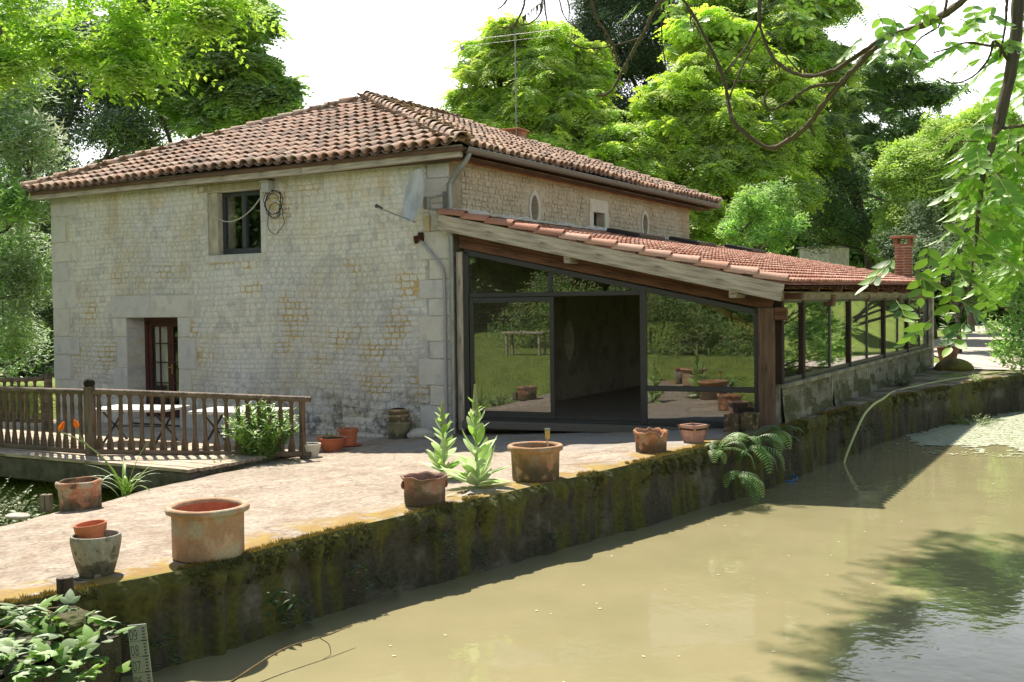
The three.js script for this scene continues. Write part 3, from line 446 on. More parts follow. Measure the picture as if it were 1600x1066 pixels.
{
  const dn = 0.06, q = [APEX, RIDGE, EL, ER, FR, FL].map((p) => p.clone().setY(p.y - dn)), lo = q.map((p) => p.clone().setY(p.y - 0.07));
  const tri = (...v) => geom(v.flatMap((p) => [p.x, p.y, p.z]), v.length === 3 ? [0, 1, 2] : [0, 1, 2, 0, 2, 3], v.flatMap((p) => [p.x, p.z]));
  const [A, B, C, D, E2, F] = q;
  part('roof_deck', [tri(C, D, A), tri(D, E2, B, A), tri(E2, F, B), tri(F, C, A, B), tri(lo[2], lo[4], lo[3]), tri(lo[2], lo[5], lo[4]), tri(C, lo[2], lo[3], D), tri(D, lo[3], lo[4], E2), tri(E2, lo[4], lo[5], F), tri(F, lo[5], lo[2], C)], M.brownWood, roof);
  const R = rng(23);
  const face = (o, e0, top, nearest) => { const e = e0.clone().sub(o), W = e.length(); e.normalize(); const mid = top[0].clone(); const t0 = mid.clone().sub(o), ua = t0.dot(e), up = t0.clone().addScaledVector(e, -ua), Ls = up.length(), s = up.normalize(); const ub = top[1] ? top[1].clone().sub(o).dot(e) : ua;
    const inside = (u, v) => v < Ls && u > ua * v / Ls - 0.02 && u < W - (W - ub) * v / Ls + 0.02 && u > 0 && u < W;
    layTiles({ o, e, s, width: W, length: Ls, inside, pitch: 0.245, gauge: 0.345, nearest, parent: roof, name: 'roof_tile', R, geos: tileGeos, low: tileLow, mats: tileMats, any: tileAny, palette: TILE }); };
  face(EL, ER, [APEX], 300);
  face(ER, FR, [APEX, RIDGE], 0);
  face(FL, EL, [RIDGE, APEX], 0);
  // hip and ridge tiles bedded in pale mortar
  const cap = smoothN(canal(0.44, 0.125, 0.105, 0.016, 8)), hips = [[ER, APEX, 1], [EL, APEX, 1], [APEX, RIDGE, 0], [FR, RIDGE, 0]];
  const bed = [];
  for (const [a, b, wild] of hips) {
    const d = b.clone().sub(a), L = d.length(), sy = d.normalize(), ex = sy.clone().cross(V(0, 1, 0)).normalize(), nz = ex.clone().cross(sy), n = Math.floor(L / 0.36);
    for (let i = 0; i < n; i++) { const t = part('ridge_tile', cap, tileMats[[1, 4, 6, 0, 3][Math.floor(R() * 5)]], roof); const tw = (R() - 0.5) * 0.08, e2 = ex.clone().addScaledVector(sy, tw).normalize(); t.applyMatrix4(new THREE.Matrix4().makeBasis(e2, sy.clone().addScaledVector(nz, -0.05).normalize(), e2.clone().cross(sy).normalize()).setPosition(a.clone().addScaledVector(sy, i * 0.36 - 0.05).addScaledVector(nz, 0.05 + R() * 0.015))); }
    bed.push(sheet(6, Math.ceil(L / 0.06), (u, v) => { const o = (u - 0.5) * 2, p = a.clone().addScaledVector(sy, v * L).addScaledVector(ex, o * (0.15 + 0.03 * noise(v * 40, u * 3, 191))).addScaledVector(nz, 0.075 - 0.07 * o * o + 0.02 * noise(v * 60, u * 4, 192)); return [p.x, p.y, p.z, u * 0.4, v * L]; }));
  }
  part('ridge_mortar', bed, mat({ t: T.mortar, col: [0.78, 0.72, 0.6], bumpScale: 0.03, side: THREE.DoubleSide }), roof);
  const R2 = rng(31), mm = []; for (let i = 0; i < 900; i++) { const t = R2(), h = R2() < 0.5 ? [ER, APEX] : [APEX, RIDGE], p = h[0].clone().lerp(h[1], t < 0.1 ? 0.01 + t * 0.3 : t); if (fbm(p.z * 2, p.x * 2, 193, 3) < 0.5) continue; p.x += (R2() - 0.3) * 0.5; p.y += 0.12 - Math.abs(R2() - 0.5) * 0.2; p.z += (R2() - 0.5) * 0.3; mm.push(new THREE.Matrix4().compose(p, new THREE.Quaternion(), V(1, 1, 1).multiplyScalar(0.5 + R2()))); }
  const mo = instanced('roof_moss', new THREE.IcosahedronGeometry(0.03, 0).scale(1.3, 0.5, 1.3), mat({ col: [0.2, 0.15, 0.045] }), mm, roof); mo.userData.kind = 'stuff';
  // eaves: weathered fascia board on the front, zinc gutter along the side
  const fas = new THREE.CatmullRomCurve3([V(-10.85, 4.66, 0.28), V(-7, 4.69, 0.27), V(-3, 4.68, 0.28), V(0.46, 4.73, 0.28)]);
  part('fascia_board', [0, 1, 2].map((i) => beam(fas.getPoint(i / 3), fas.getPoint((i + 1) / 3), 0.08, 0.21)), M.greyWood, house);
  part('soffit', [box(11.2, 0.02, 0.3, -5.2, 4.62, 0.13), box(0.42, 0.02, 12.6, 0.2, 4.66, -6.4)], M.brownWood, house);
  part('cornice', box(0.1, 0.12, 12, 0.05, 4.7, -6.0), mat({ t: T.clay, col: [0.9, 0.75, 0.65] }), house);
  const gut = new THREE.Group(); gut.name = 'gutter'; house.add(gut);
  part('trough', sheet(10, 30, (u, v) => { const a = Math.PI * (1 + u); return [0.53 + Math.cos(a) * 0.075, 4.80 + Math.sin(a) * 0.075 - 0.03 * (1 - v), 0.3 - v * 13.2]; }), mat({ col: [0.2, 0.2, 0.195], roughness: 0.55, metalness: 0.5, side: THREE.DoubleSide }), gut);
  part('rim', [tube([V(0.605, 4.78, 0.3), V(0.605, 4.79, -6), V(0.605, 4.81, -12.9)], 0.011, 0.011, 12, 6)], M.zinc, gut);
  for (let z = -0.3; z > -13; z -= 1.1) part('bracket', tube([V(0.46, 4.87, z), V(0.45, 4.75, z), V(0.53, 4.705, z), V(0.62, 4.78, z)], 0.008, 0.008, 10, 5), M.zinc, gut);
  const dp = new THREE.Group(); dp.name = 'downpipe'; house.add(dp);
  part('pipe', [tube([V(0.5, 4.74, 0.12), V(0.5, 4.66, 0.14), V(0.44, 4.55, 0.16), V(0.24, 4.33, 0.16), V(0.14, 4.22, 0.15), V(0.12, 4.1, 0.14), V(0.12, 3.95, 0.14), V(0.12, 3.76, 0.14)], 0.05, 0.05, 40, 10), cyl(V(0.1, 3.55, 0.09), V(0.1, -0.1, 0.09), 0.045)], M.zinc, dp);
  for (const y of [4.2, 3.8, 3.1, 1.9, 0.6]) part('collar', cyl(V(0.12 - (y < 3.7 ? 0.02 : 0), y - 0.02, y < 3.7 ? 0.09 : 0.14), V(0.12 - (y < 3.7 ? 0.02 : 0), y + 0.02, y < 3.7 ? 0.09 : 0.14), 0.058), M.zinc, dp);
  // grey conduit dropping from a rusty clamp
  const cd = new THREE.Group(); cd.name = 'conduit'; house.add(cd);
  part('pipe', tube([V(-0.55, 3.28, 0.07), V(-0.35, 3.06, 0.06), V(-0.14, 2.82, 0.06), V(-0.085, 2.7, 0.06), V(-0.075, 2.5, 0.06), V(-0.07, 1.2, 0.06), V(-0.06, -0.1, 0.06)], 0.028, 0.028, 60, 8), mat({ col: [0.33, 0.34, 0.35], roughness: 0.6 }), cd);
  const rust = mat({ col: [0.15, 0.04, 0.025], roughness: 0.9, t: T.clay });
  part('clamp', [rbox(0.2, 0.1, 0.06, 0.02, -0.6, 3.31, 0.05), rbox(0.1, 0.17, 0.07, 0.02, -0.55, 3.33, 0.06), rbox(0.06, 0.1, 0.05, 0.02, -0.66, 3.27, 0.05)], rust, cd, 'rusty clamp');
  // small meter box and plates
  part('wall_box', rbox(0.1, 0.26, 0.05, 0.01, -0.42, 3.55, 0.03), mat({ col: [0.5, 0.42, 0.26] }), house);
  // aerial chimney stub on the far slope
  const ch = new THREE.Group(); ch.name = 'chimney'; roof.add(ch);
  part('stack', rbox(0.55, 0.8, 0.5, 0.02, -3.85, 6.33, -9.2), mat({ t: T.clay, col: [0.8, 0.7, 0.65] }), ch); part('capping', rbox(0.66, 0.06, 0.6, 0.02, -3.85, 6.74, -9.2), mat({ t: T.clay, col: [0.9, 0.75, 0.6] }), ch);
}
{ // television aerial
  const a = thing('television_aerial', 'thin television aerial on a tall mast above the house roof', 'aerial', [-3.6, 6.2, -8.9]); const am = mat({ col: [0.25, 0.24, 0.24], roughness: 0.5, metalness: 0.4 });
  part('mast', capped(V(0, 0.2, 0), V(0.0, 3.05, 0), 0.016, 7), am, a);
  part('boom', capped(V(-1.5, 2.93, 0.35), V(1.15, 3.02, -0.3), 0.009, 6), am, a); part('lower_boom', capped(V(-1.3, 2.78, 0.32), V(1.0, 2.86, -0.25), 0.005, 6), am, a);
  for (let i = 0; i < 14; i++) { const t = i / 13, x = lerp(-1.45, 1.1, t), l = 0.14 + 0.02 * i; part('element', capped(V(x, lerp(2.93, 3.02, t) - l * 0.35, lerp(0.35, -0.3, t) - l), V(x, lerp(2.93, 3.02, t) + l * 0.35, lerp(0.35, -0.3, t) + l), 0.004, 5), am, a); }
  part('amplifier', rbox(0.1, 0.12, 0.06, 0.02, -1.42, 2.74, 0.33), am, a);
}
{ // satellite dish
  const d = thing('satellite_dish', 'pale grey satellite dish on the house wall beneath the eaves', 'satellite dish', [-0.33, 4.0, 0.5]);
  const q = new THREE.Quaternion().setFromUnitVectors(V(0, 1, 0), V(-0.55, 0.2, 0.8).normalize()), pts = []; for (let i = 0; i <= 12; i++) { const r = 0.47 * i / 12; pts.push(new THREE.Vector2(r, r * r * 0.42 - 0.05)); } pts.push(new THREE.Vector2(0.48, 0.048), new THREE.Vector2(0.48, 0.035)); for (let i = 12; i >= 0; i--) { const r = 0.47 * i / 12; pts.push(new THREE.Vector2(r, r * r * 0.42 - 0.058)); }
  const g = new THREE.LatheGeometry(pts, 48); g.scale(0.92, 1, 1); g.applyQuaternion(q);
  part('reflector', g, mat({ col: [0.5, 0.52, 0.54], roughness: 0.45, t: grainTex(197, [0.6, 0.62, 0.6], [1, 1, 1], 5, 128), bumpScale: 0 }), d);
  part('feed_arm', capped(V(0.0, -0.45, 0.03), V(-0.5, -0.2, 0.42), 0.014, 7), M.zinc, d); part('feed_horn', capped(V(-0.55, -0.16, 0.42), V(-0.44, -0.22, 0.37), 0.035, 9, 0.022), M.frame, d);
  part('bracket', [rbox(0.1, 0.22, 0.1, 0.015, 0.14, -0.12, -0.12), capped(V(0.14, -0.2, -0.12), V(0.3, -0.25, -0.46), 0.025, 8), capped(V(0.14, -0.05, -0.12), V(0.3, 0.05, -0.46), 0.02, 8), rbox(0.14, 0.4, 0.03, 0.01, 0.3, -0.1, -0.47)], M.zinc, d);
}
{ // floodlight box with its tangle of cable
  const d = thing('junction_box', 'small grey box with looped black cable beside the upper window', 'box', [-4.02, 4.42, 0.12]);
  part('housing', [rbox(0.19, 0.2, 0.16, 0.02, 0, 0, 0), rbox(0.22, 0.03, 0.2, 0.01, 0, 0.11, 0.01)], mat({ col: [0.36, 0.36, 0.34], roughness: 0.6 }), d);
  const R = rng(41), cm = mat({ col: [0.02, 0.02, 0.02], roughness: 0.6 });
  for (let k = 0; k < 5; k++) { const p = [], cx = 0.1 + R() * 0.06, cy = -0.28 - (k > 3 ? 0.32 : R() * 0.08), rx = 0.16 + R() * 0.08, ry = 0.22 + R() * 0.1, f = R() * 6; for (let i = 0; i <= 14; i++) { const a = f + i / 14 * 6.6; p.push(V(cx + Math.cos(a) * rx * (0.9 + 0.2 * R()), cy + Math.sin(a) * ry * (0.9 + 0.15 * R()), -0.05 + R() * 0.06)); } part('cable', tube(p, 0.007, 0.007, 60, 5), cm, d); }
  const p = thing('hanging_cable', 'thin pale cable sagging across the upper window', 'cable', [0, 0, 0]); part('cable', tube([V(-5.72, 4.32, 0.1), V(-5.45, 4.02, 0.16), V(-5.1, 3.83, 0.18), V(-4.75, 3.84, 0.18), V(-4.4, 4.02, 0.16), V(-4.1, 4.33, 0.12)], 0.011, 0.011, 40, 6), mat({ col: [0.45, 0.42, 0.36] }), p);
}

// ───────────── the glazed veranda along the house ─────────────
const ver = thing('glazed_veranda', 'long lean-to glazed veranda with red tiled roof and dark framed windows', 'veranda');
const GA = V(0.3, 0, -0.05), GD = V(5.05, 0, -0.7).normalize(), GN = V(0.137, 0, 0.991).normalize(), GL = 5.1;
const gp = (s, y, off = 0) => GA.clone().addScaledVector(GD, s).addScaledVector(GN, off).setY(y);
const topY = (s) => 3.095 - 0.2185 * s;
// boards and sticks in the plane of the front glazing
const gbar = (s0, y0, s1, y1, w, d, off = 0) => beam(gp(s0, y0, off), gp(s1, y1, off), d, w, V(0, 1, 0));
const gpost = (s, y0, y1, w, d, off = 0) => { const g = turnGrain(rbox(w, y1 - y0, d, 0.006, 0, (y0 + y1) / 2, 0)); g.rotateY(Math.atan2(0.7, 5.05)); const p = gp(s, 0, off); g.translate(p.x, 0, p.z); return g; };
{
  const F = M.frame, fr = new THREE.Group(); fr.name = 'front_glazing'; ver.add(fr);
  part('outer_frame', [gpost(0.02, 0.15, 3.06, 0.09, 0.1), gpost(4.945, 0.15, 2.02, 0.07, 0.1), gpost(3.14, 0.15, 2.4, 0.1, 0.11), gbar(-0.02, topY(0) - 0.05, 4.98, topY(4.98) - 0.05, 0.09, 0.1), gbar(0.07, 2.29, 3.09, 2.29, 0.075, 0.09), gbar(0.07, 0.165, 3.1, 0.165, 0.06, 0.12), gbar(3.19, 0.19, 4.91, 0.19, 0.1, 0.1), gbar(3.19, 0.742, 4.91, 0.742, 0.085, 0.09), gpost(1.55, 2.33, topY(1.55) - 0.1, 0.07, 0.09)], F, fr);
  part('sliding_panel', [gpost(0.13, 0.2, 2.25, 0.075, 0.05, 0.05), gpost(1.585, 0.2, 2.25, 0.075, 0.05, 0.05), gbar(0.17, 2.205, 1.55, 2.205, 0.085, 0.05, 0.05), gbar(0.17, 0.255, 1.55, 0.255, 0.12, 0.05, 0.05)], F, fr);
  const pane = (ring, label, off = 0.0, R = 1) => { const g = geom(ring.flatMap(([s, y]) => { const p = gp(s, y, off); return [p.x, p.y, p.z]; }), ring.length === 4 ? [0, 1, 2, 0, 2, 3] : [0, 1, 2]); part('pane', merge([g, g.clone().translate(0.137 * 0.016, 0, 0.991 * 0.016)]), M.glass, fr, label); };
  pane([[0.165, 0.31], [1.55, 0.31], [1.55, 2.165], [0.165, 2.165]], undefined, 0.05);
  pane([[0.06, 2.325], [1.52, 2.325], [1.52, topY(1.52) - 0.09], [0.06, topY(0.06) - 0.09]]);
  pane([[1.58, 2.325], [3.1, 2.325], [3.1, topY(3.1) - 0.09], [1.58, topY(1.58) - 0.09]]);
  pane([[3.19, 0.78], [4.915, 0.78], [4.915, topY(4.915) - 0.09], [3.19, topY(3.19) - 0.09]]);
  pane([[3.19, 0.235], [4.915, 0.235], [4.915, 0.705], [3.19, 0.705]]);
  // brown boarding between the glazing and the roof, one board proud of the next
  for (let k = 0; k < 3; k++) part('board', gbar(-0.1, topY(0) + 0.09 + k * 0.145, 5.2, topY(5.2) + 0.09 + k * 0.125, 0.135, 0.03, 0.02 - k * 0.012), M.rafterWood, ver);
  // posts, head beam and brackets
  part('post', gpost(5.1, 0.1, 2.02, 0.24, 0.22, 0.0), mat({ t: T.greyWood, col: [0.3, 0.21, 0.17], bumpScale: 0.012 }), ver, 'stout brown corner post');
  part('post', turnGrain(rbox(0.13, 3.1, 0.1, 0.01, 0.19, 1.5, -0.06)), M.greyWood, ver, 'pale strip post against the house corner');
  part('bracket', [gbar(5.22, 1.93, 5.42, 1.93, 0.2, 0.14, 0.02), beam(V(5.42, 2.2, -1.0), V(5.86, 2.2, -0.95), 0.12, 0.1)], M.rafterWood, ver);
  part('head_beam', beam(V(5.5, 2.2, -0.8), V(5.5, 2.27, -16.0), 0.16, 0.15), mat({ t: T.greyWood, col: [0.5, 0.46, 0.36], bumpScale: 0.01 }), ver);
  part('eaves_board', beam(V(5.56, 2.37, -0.75), V(5.56, 2.49, -16.1), 0.05, 0.12), mat({ t: T.brownWood, col: [1.5, 1.2, 1.0], bumpScale: 0.01 }), ver);
  // side glazing: timber mullions with thin bars between
  const sd = new THREE.Group(); sd.name = 'side_glazing'; ver.add(sd);
  const thick = [-0.92, -2.22, -5.78, -9.36, -12.43], posts = [-4.18, -7.53, -11.13, -14.4, -15.85];
  const sill = (z) => 0.8, head = (z) => lerp(2.16, 2.225, (-0.9 - z) / 15);
  const bars = [...thick.map((z) => [z, 0.14]), ...posts.map((z) => [z, 0.085])].sort((a, b) => b[0] - a[0]);
  for (const [z, w] of bars) part('mullion', turnGrain(rbox(w > 0.1 ? 0.12 : 0.075, head(z) - 0.8 + 0.06, w, 0.01, 5.505, (head(z) + 0.8) / 2, z)), w > 0.1 ? mat({ t: T.brownWood, col: [0.32, 0.32, 0.32], bumpScale: 0.006 }) : M.frame, sd);
  for (let i = 0; i < bars.length - 1; i++) { const z0 = bars[i][0] - bars[i][1] / 2, z1 = bars[i + 1][0] + bars[i + 1][1] / 2; part('pane', geom([5.505, 0.84, z0, 5.505, 0.84, z1, 5.505, head(z1), z1, 5.505, head(z0), z0, 5.521, 0.84, z0, 5.521, 0.84, z1, 5.521, head(z1), z1, 5.521, head(z0), z0], [0, 1, 2, 0, 2, 3, 4, 5, 6, 4, 6, 7]), M.glass, sd); }
  part('rail', [beam(V(5.515, 0.875, -0.9), V(5.515, 0.875, -15.8), 0.06, 0.07), beam(V(5.515, 2.125, -0.9), V(5.515, 2.185, -15.8), 0.06, 0.07)], M.frame, sd);
  part('sill', beam(V(5.53, 0.8, -0.85), V(5.53, 0.8, -15.95), 0.2, 0.07), mat({ t: T.concrete, col: [0.7, 0.68, 0.55], bumpScale: 0.01 }), sd);
  part('knuckle', [rbox(0.16, 0.2, 0.22, 0.02, 5.53, 2.13, -4.18), rbox(0.12, 0.14, 0.16, 0.02, 5.53, 2.17, -7.53), rbox(0.12, 0.14, 0.16, 0.02, 5.53, 2.17, -11.13)], M.rafterWood, sd);
  // low concrete wall in cast panels: damp streaks, moss, tones darkened to suggest shade
  const bt = tex(512, 256, (u, v) => { const a = fbm(u * 6, v * 4, 201, 5), c = noise(u * 120, v * 60, 202), s = fbm(u * 90, v * 2, 203, 4); let k = mix3([0.13, 0.125, 0.1], [0.27, 0.26, 0.21], a); k = mix3(k, [0.06, 0.064, 0.022], sstep(0.36, 0.6, fbm(u * 40, v * 4, 204, 5) + 0.35 * (0.45 - v))); k = mix3(k, [0.12, 0.11, 0.08], sstep(0.5, 0.7, s) * 0.5); return [...mul3(k, 0.85 + 0.3 * c), a * 0.5 + c * 0.5]; }, { repeat: false });
  const bm = mat({ t: bt, bumpScale: 0.03 });
  const zs = [-0.86, -4.15, -7.5, -11.1, -15.9];
  for (let i = 0; i < 4; i++) { const z0 = zs[i] - 0.012, z1 = zs[i + 1] + 0.012, L = z0 - z1; const g = sheet(Math.ceil(L * 8), 8, (u, v) => [5.56 + (i % 2) * 0.012 + (fbm(u * L * 2, v * 2, 205 + i, 3) - 0.5) * 0.05 + 0.06 * (1 - v) * (1 - v), lerp(0.1, 0.775, v), lerp(z0, z1, u), (u * L + i * 4) / 16, v]); part('wall_panel', g, bm, ver); }
  part('base_wall', [box(0.2, 0.7, 15.1, 5.42, 0.42, -8.4), box(0.03, 0.66, 0.06, 5.57, 0.44, -4.15), box(0.03, 0.66, 0.06, 5.57, 0.44, -7.5), box(0.03, 0.66, 0.06, 5.57, 0.44, -11.1)], M.concrete, ver);
  part('end_post', rbox(0.3, 2.2, 0.25, 0.02, 5.5, 1.25, -16.02), mat({ t: T.concrete, col: [1.25, 1.2, 1.05] }), ver);
  // floor, end wall, inside
  const ft = tex(512, 512, (u, v) => { const a = fbm(u * 6, v * 6, 207, 5, 6, 6), c = noise(u * 80, v * 80, 208, 80, 80); return [...mul3(mix3([0.13, 0.11, 0.09], [0.24, 0.21, 0.17], a), 0.9 + 0.2 * c), a]; });
  part('floor', box(5.35, 0.3, 15.4, 2.75, -0.002, -8.35), mat({ t: ft, bumpScale: 0.004, roughness: 0.7 }), ver);
  part('floor_edge', (() => { const g = geom([...[[0.28, -0.03], [5.36, -0.74]].flatMap(([x, z]) => [x, 0.148, z]), ...[[5.42, -0.66], [5.42, -0.66]].flatMap(([x, z]) => [x, 0.148, z])], [0, 1, 2]); return [g, gbar(-0.05, 0.075, 5.0, 0.075, 0.13, 0.3, 0.0)]; })(), mat({ t: T.concrete, col: [0.3, 0.29, 0.28] }), ver);
  part('floor_front', geom([0.28, 0.146, -0.06, 5.4, 0.146, -0.75, 5.4, 0.146, -0.9, 0.28, 0.146, -0.9], [0, 1, 2, 0, 2, 3]), mat({ t: T.concrete }), ver);
  part('end_wall', box(5.3, 2.3, 0.15, 2.75, 1.25, -16.05), mat({ t: T.concrete, col: [0.6, 0.55, 0.45] }), ver); part('rear_wall', box(0.2, 3.5, 4.1, 0.0, 1.9, -14.08), mat({ t: T.concrete, col: [0.6, 0.55, 0.45] }), ver); part('gable_end', geom([0.1, 2.38, -16.0, 5.5, 2.38, -16.0, 0.1, 3.62, -16.0], [0, 1, 2]), M.brownWood, ver);
  for (let z = -2.5; z > -16; z -= 1.7) part('rafter', beam(V(0.05, 3.55, z), V(5.75, 2.34, z), 0.08, 0.14), M.rafterWood, ver);
  for (let z = -0.9; z > -16; z -= 0.62) part('rafter_end', beam(V(5.4, 2.41 + 0.008 * -z, z), V(5.72, 2.345 + 0.008 * -z, z), 0.06, 0.09), mat({ t: T.brownWood, col: [1.2, 0.9, 0.8] }), ver);
  part('brace', beam(V(5.15, 1.55, -1.5), V(3.4, 2.45, -1.9), 0.08, 0.12), mat({ col: [0.5, 0.27, 0.1], t: T.greyWood }), ver, 'slanting orange timber brace');
  part('purlin', [beam(V(3.0, 2.83, -0.2), V(3.0, 2.83, -16), 0.14, 0.18), beam(V(0.15, 3.42, 0.05), V(0.15, 3.42, -1), 0.1, 0.16)], M.rafterWood, ver);
}
{ // lean-to roof: low slope, red interlocking tiles, warped a little along its length
  const A = V(-0.06, 3.72, 0.2), B = V(5.8, 2.40, -0.3), C = V(5.8, 2.59, -16.3), D = V(0.0, 3.74, -16.3);
  const P = (u, v) => A.clone().lerp(B, u).lerp(D.clone().lerp(C, u), v);
  const vr = new THREE.Group(); vr.name = 'veranda_roof'; ver.add(vr);
  const surf = (dy) => sheet(12, 20, (u, v) => { const p = P(u, v); return [p.x, p.y + dy, p.z, p.x, p.z]; });
  part('roof_boarding', [surf(-0.035), surf(-0.07)], mat({ t: T.brownWood, col: [1.6, 1.2, 1.0], side: THREE.DoubleSide }), vr);
  const R = rng(51), red = [[0.6, 0.29, 0.2], [0.66, 0.35, 0.25], [0.56, 0.26, 0.18], [0.64, 0.38, 0.285], [0.7, 0.43, 0.33], [0.48, 0.23, 0.155]], rm = red.map((c) => mat({ t: tileTex, col: c, bumpScale: 0.004 })), ra = mat({ t: tileTex, vertexColors: true, bumpScale: 0.004 });
  const pt = smoothN(canal(0.39, 0.082, 0.078, 0.012, 7, 0.62)), pl = smoothN(canal(0.39, 0.082, 0.078, 0.012, 4, 0.62)), list = [], tr = [];
  const pitch = 0.205, gauge = 0.345, nz = Math.floor(16.4 / pitch), nx = Math.floor(6.0 / gauge);
  for (let i = 0; i < nz; i++) for (let j = 0; j < nx; j++) {
    const v = (i + 0.9) / nz, u = 1 - (j * gauge) / 6.0 + (R() - 0.5) * 0.002, p = P(u, v), s = A.clone().lerp(D, v).sub(B.clone().lerp(C, v)).normalize(), e = D.clone().sub(A).normalize().negate(), n = s.clone().cross(e).normalize(); if (n.y < 0) n.negate();
    const x = s.clone().cross(n).normalize(), sy = s.clone().addScaledVector(n, -0.05).normalize(); const z2 = x.clone().cross(sy).normalize();
    p.addScaledVector(n, 0.0 + R() * 0.004);
    list.push({ m: new THREE.Matrix4().makeBasis(x, sy, z2).setPosition(p), d: p.distanceTo(camera.position), k: Math.floor(R() * 6), f: 0.88 + R() * 0.24 });
  }
  list.sort((a, b) => a.d - b.d);
  list.slice(0, 300).forEach((t) => part('roof_tile', pt, rm[t.k], vr).applyMatrix4(t.m));
  stuff('far_tiles', list.slice(300).map((t) => tint(pl.clone().applyMatrix4(t.m), mul3(red[t.k], t.f))), ra, vr);
  // verge: a run of half-round tiles over a weathered barge board
  const vt = smoothN(canal(0.5, 0.115, 0.1, 0.016, 9)); const d = A.clone().sub(B).normalize();
  for (let k = 0; k < 13; k++) { const ex = V(0, 0, 1).cross(d).normalize(), x = d.clone().cross(V(0, 1, 0)).normalize(), n = x.clone().cross(d).normalize(); const p = B.clone().addScaledVector(d, k * 0.46).addScaledVector(n, 0.0 + R() * 0.01).addScaledVector(x, (R() - 0.5) * 0.012); part('verge_tile', vt, rm[k > 7 ? [5, 2][k % 2] : [3, 4, 1, 4][k % 4]], vr).applyMatrix4(new THREE.Matrix4().makeBasis(x, d.clone().addScaledVector(n, -0.03).normalize(), n).setPosition(p)); }
  part('barge_board', beam(V(-0.06, 3.56, 0.24), V(5.74, 2.25, -0.24), 0.06, 0.265), M.greyWood, ver);
  part('barge_lining', beam(V(0.0, 3.52, 0.14), V(5.6, 2.22, -0.36), 0.03, 0.2), M.rafterWood, ver);
  // purlin ends poking out under the barge board
  for (const u of [0.40, 0.86]) { const p = A.clone().lerp(B, u); part('purlin_end', beam(p.clone().add(V(0, -0.34, 0.02)), p.clone().add(V(0, -0.34, -0.75)), 0.12, 0.13), M.greyWood, ver); }
  // dark roof lights near the house wall
  const rl = (x, z, w, l) => { const u = x / 5.8, v = -z / 16.3, p = P(u, v).add(V(0, 0.1, 0)); const g = new THREE.Group(); g.name = 'roof_light'; vr.add(g); const rz = -Math.atan2(1.25, 5.8); const b = rbox(w, 0.09, l, 0.015); b.rotateZ(rz); b.translate(p.x, p.y, p.z); part('frame', b, M.frame, g); const q = box(w - 0.14, 0.01, l - 0.14); q.rotateZ(rz); q.translate(p.x + 0.01, p.y + 0.046, p.z); part('pane', q, mat({ col: [0.03, 0.035, 0.04], roughness: 0.15 }), g); };
  rl(0.75, -6.7, 0.8, 1.5); rl(0.9, -9.9, 0.8, 1.3); rl(1.2, -13.2, 0.8, 1.3);
  // brick chimney near the far end
  const ch = new THREE.Group(); ch.name = 'chimney'; vr.add(ch); const br = rng(61), bm = [[0.75, 0.72, 0.75], [0.85, 0.85, 0.9], [0.65, 0.62, 0.65]].map((c) => mat({ t: T.clay, col: c })), bg = rbox(0.2, 0.06, 0.1, 0.006), bh = rbox(0.1, 0.06, 0.2, 0.006), cx = 5.0, cz = -15.2;
  part('stack', rbox(0.4, 1.2, 0.4, 0.01, cx, 3.0, cz), M.mortar, ch);
  for (let r = 0; r < 13; r++) for (const [g, dx, dz] of [[bg, -0.1, 0.165], [bg, 0.11, 0.165], [bh, 0.165, -0.02 + (r % 2 ? 0.1 : 0)], [bh, -0.165, r % 2 ? 0.1 : -0.05]]) { const q = part('brick', g, bm[Math.floor(br() * 3)], ch); q.position.set(cx + dx + (r % 2 && g === bg ? 0.03 : 0), 2.66 + r * 0.073, cz + dz); }
  part('neck', rbox(0.5, 0.06, 0.5, 0.01, cx, 3.63, cz), bm[0], ch);
  for (const [x, z] of [[-0.17, -0.17], [0.17, -0.17], [-0.17, 0.17], [0.17, 0.17]]) part('cap_leg', rbox(0.09, 0.16, 0.09, 0.01, cx + x, 3.74, cz + z), bm[2], ch);
  part('cap_slab', rbox(0.62, 0.06, 0.62, 0.012, cx, 3.85, cz), bm[1], ch);
}

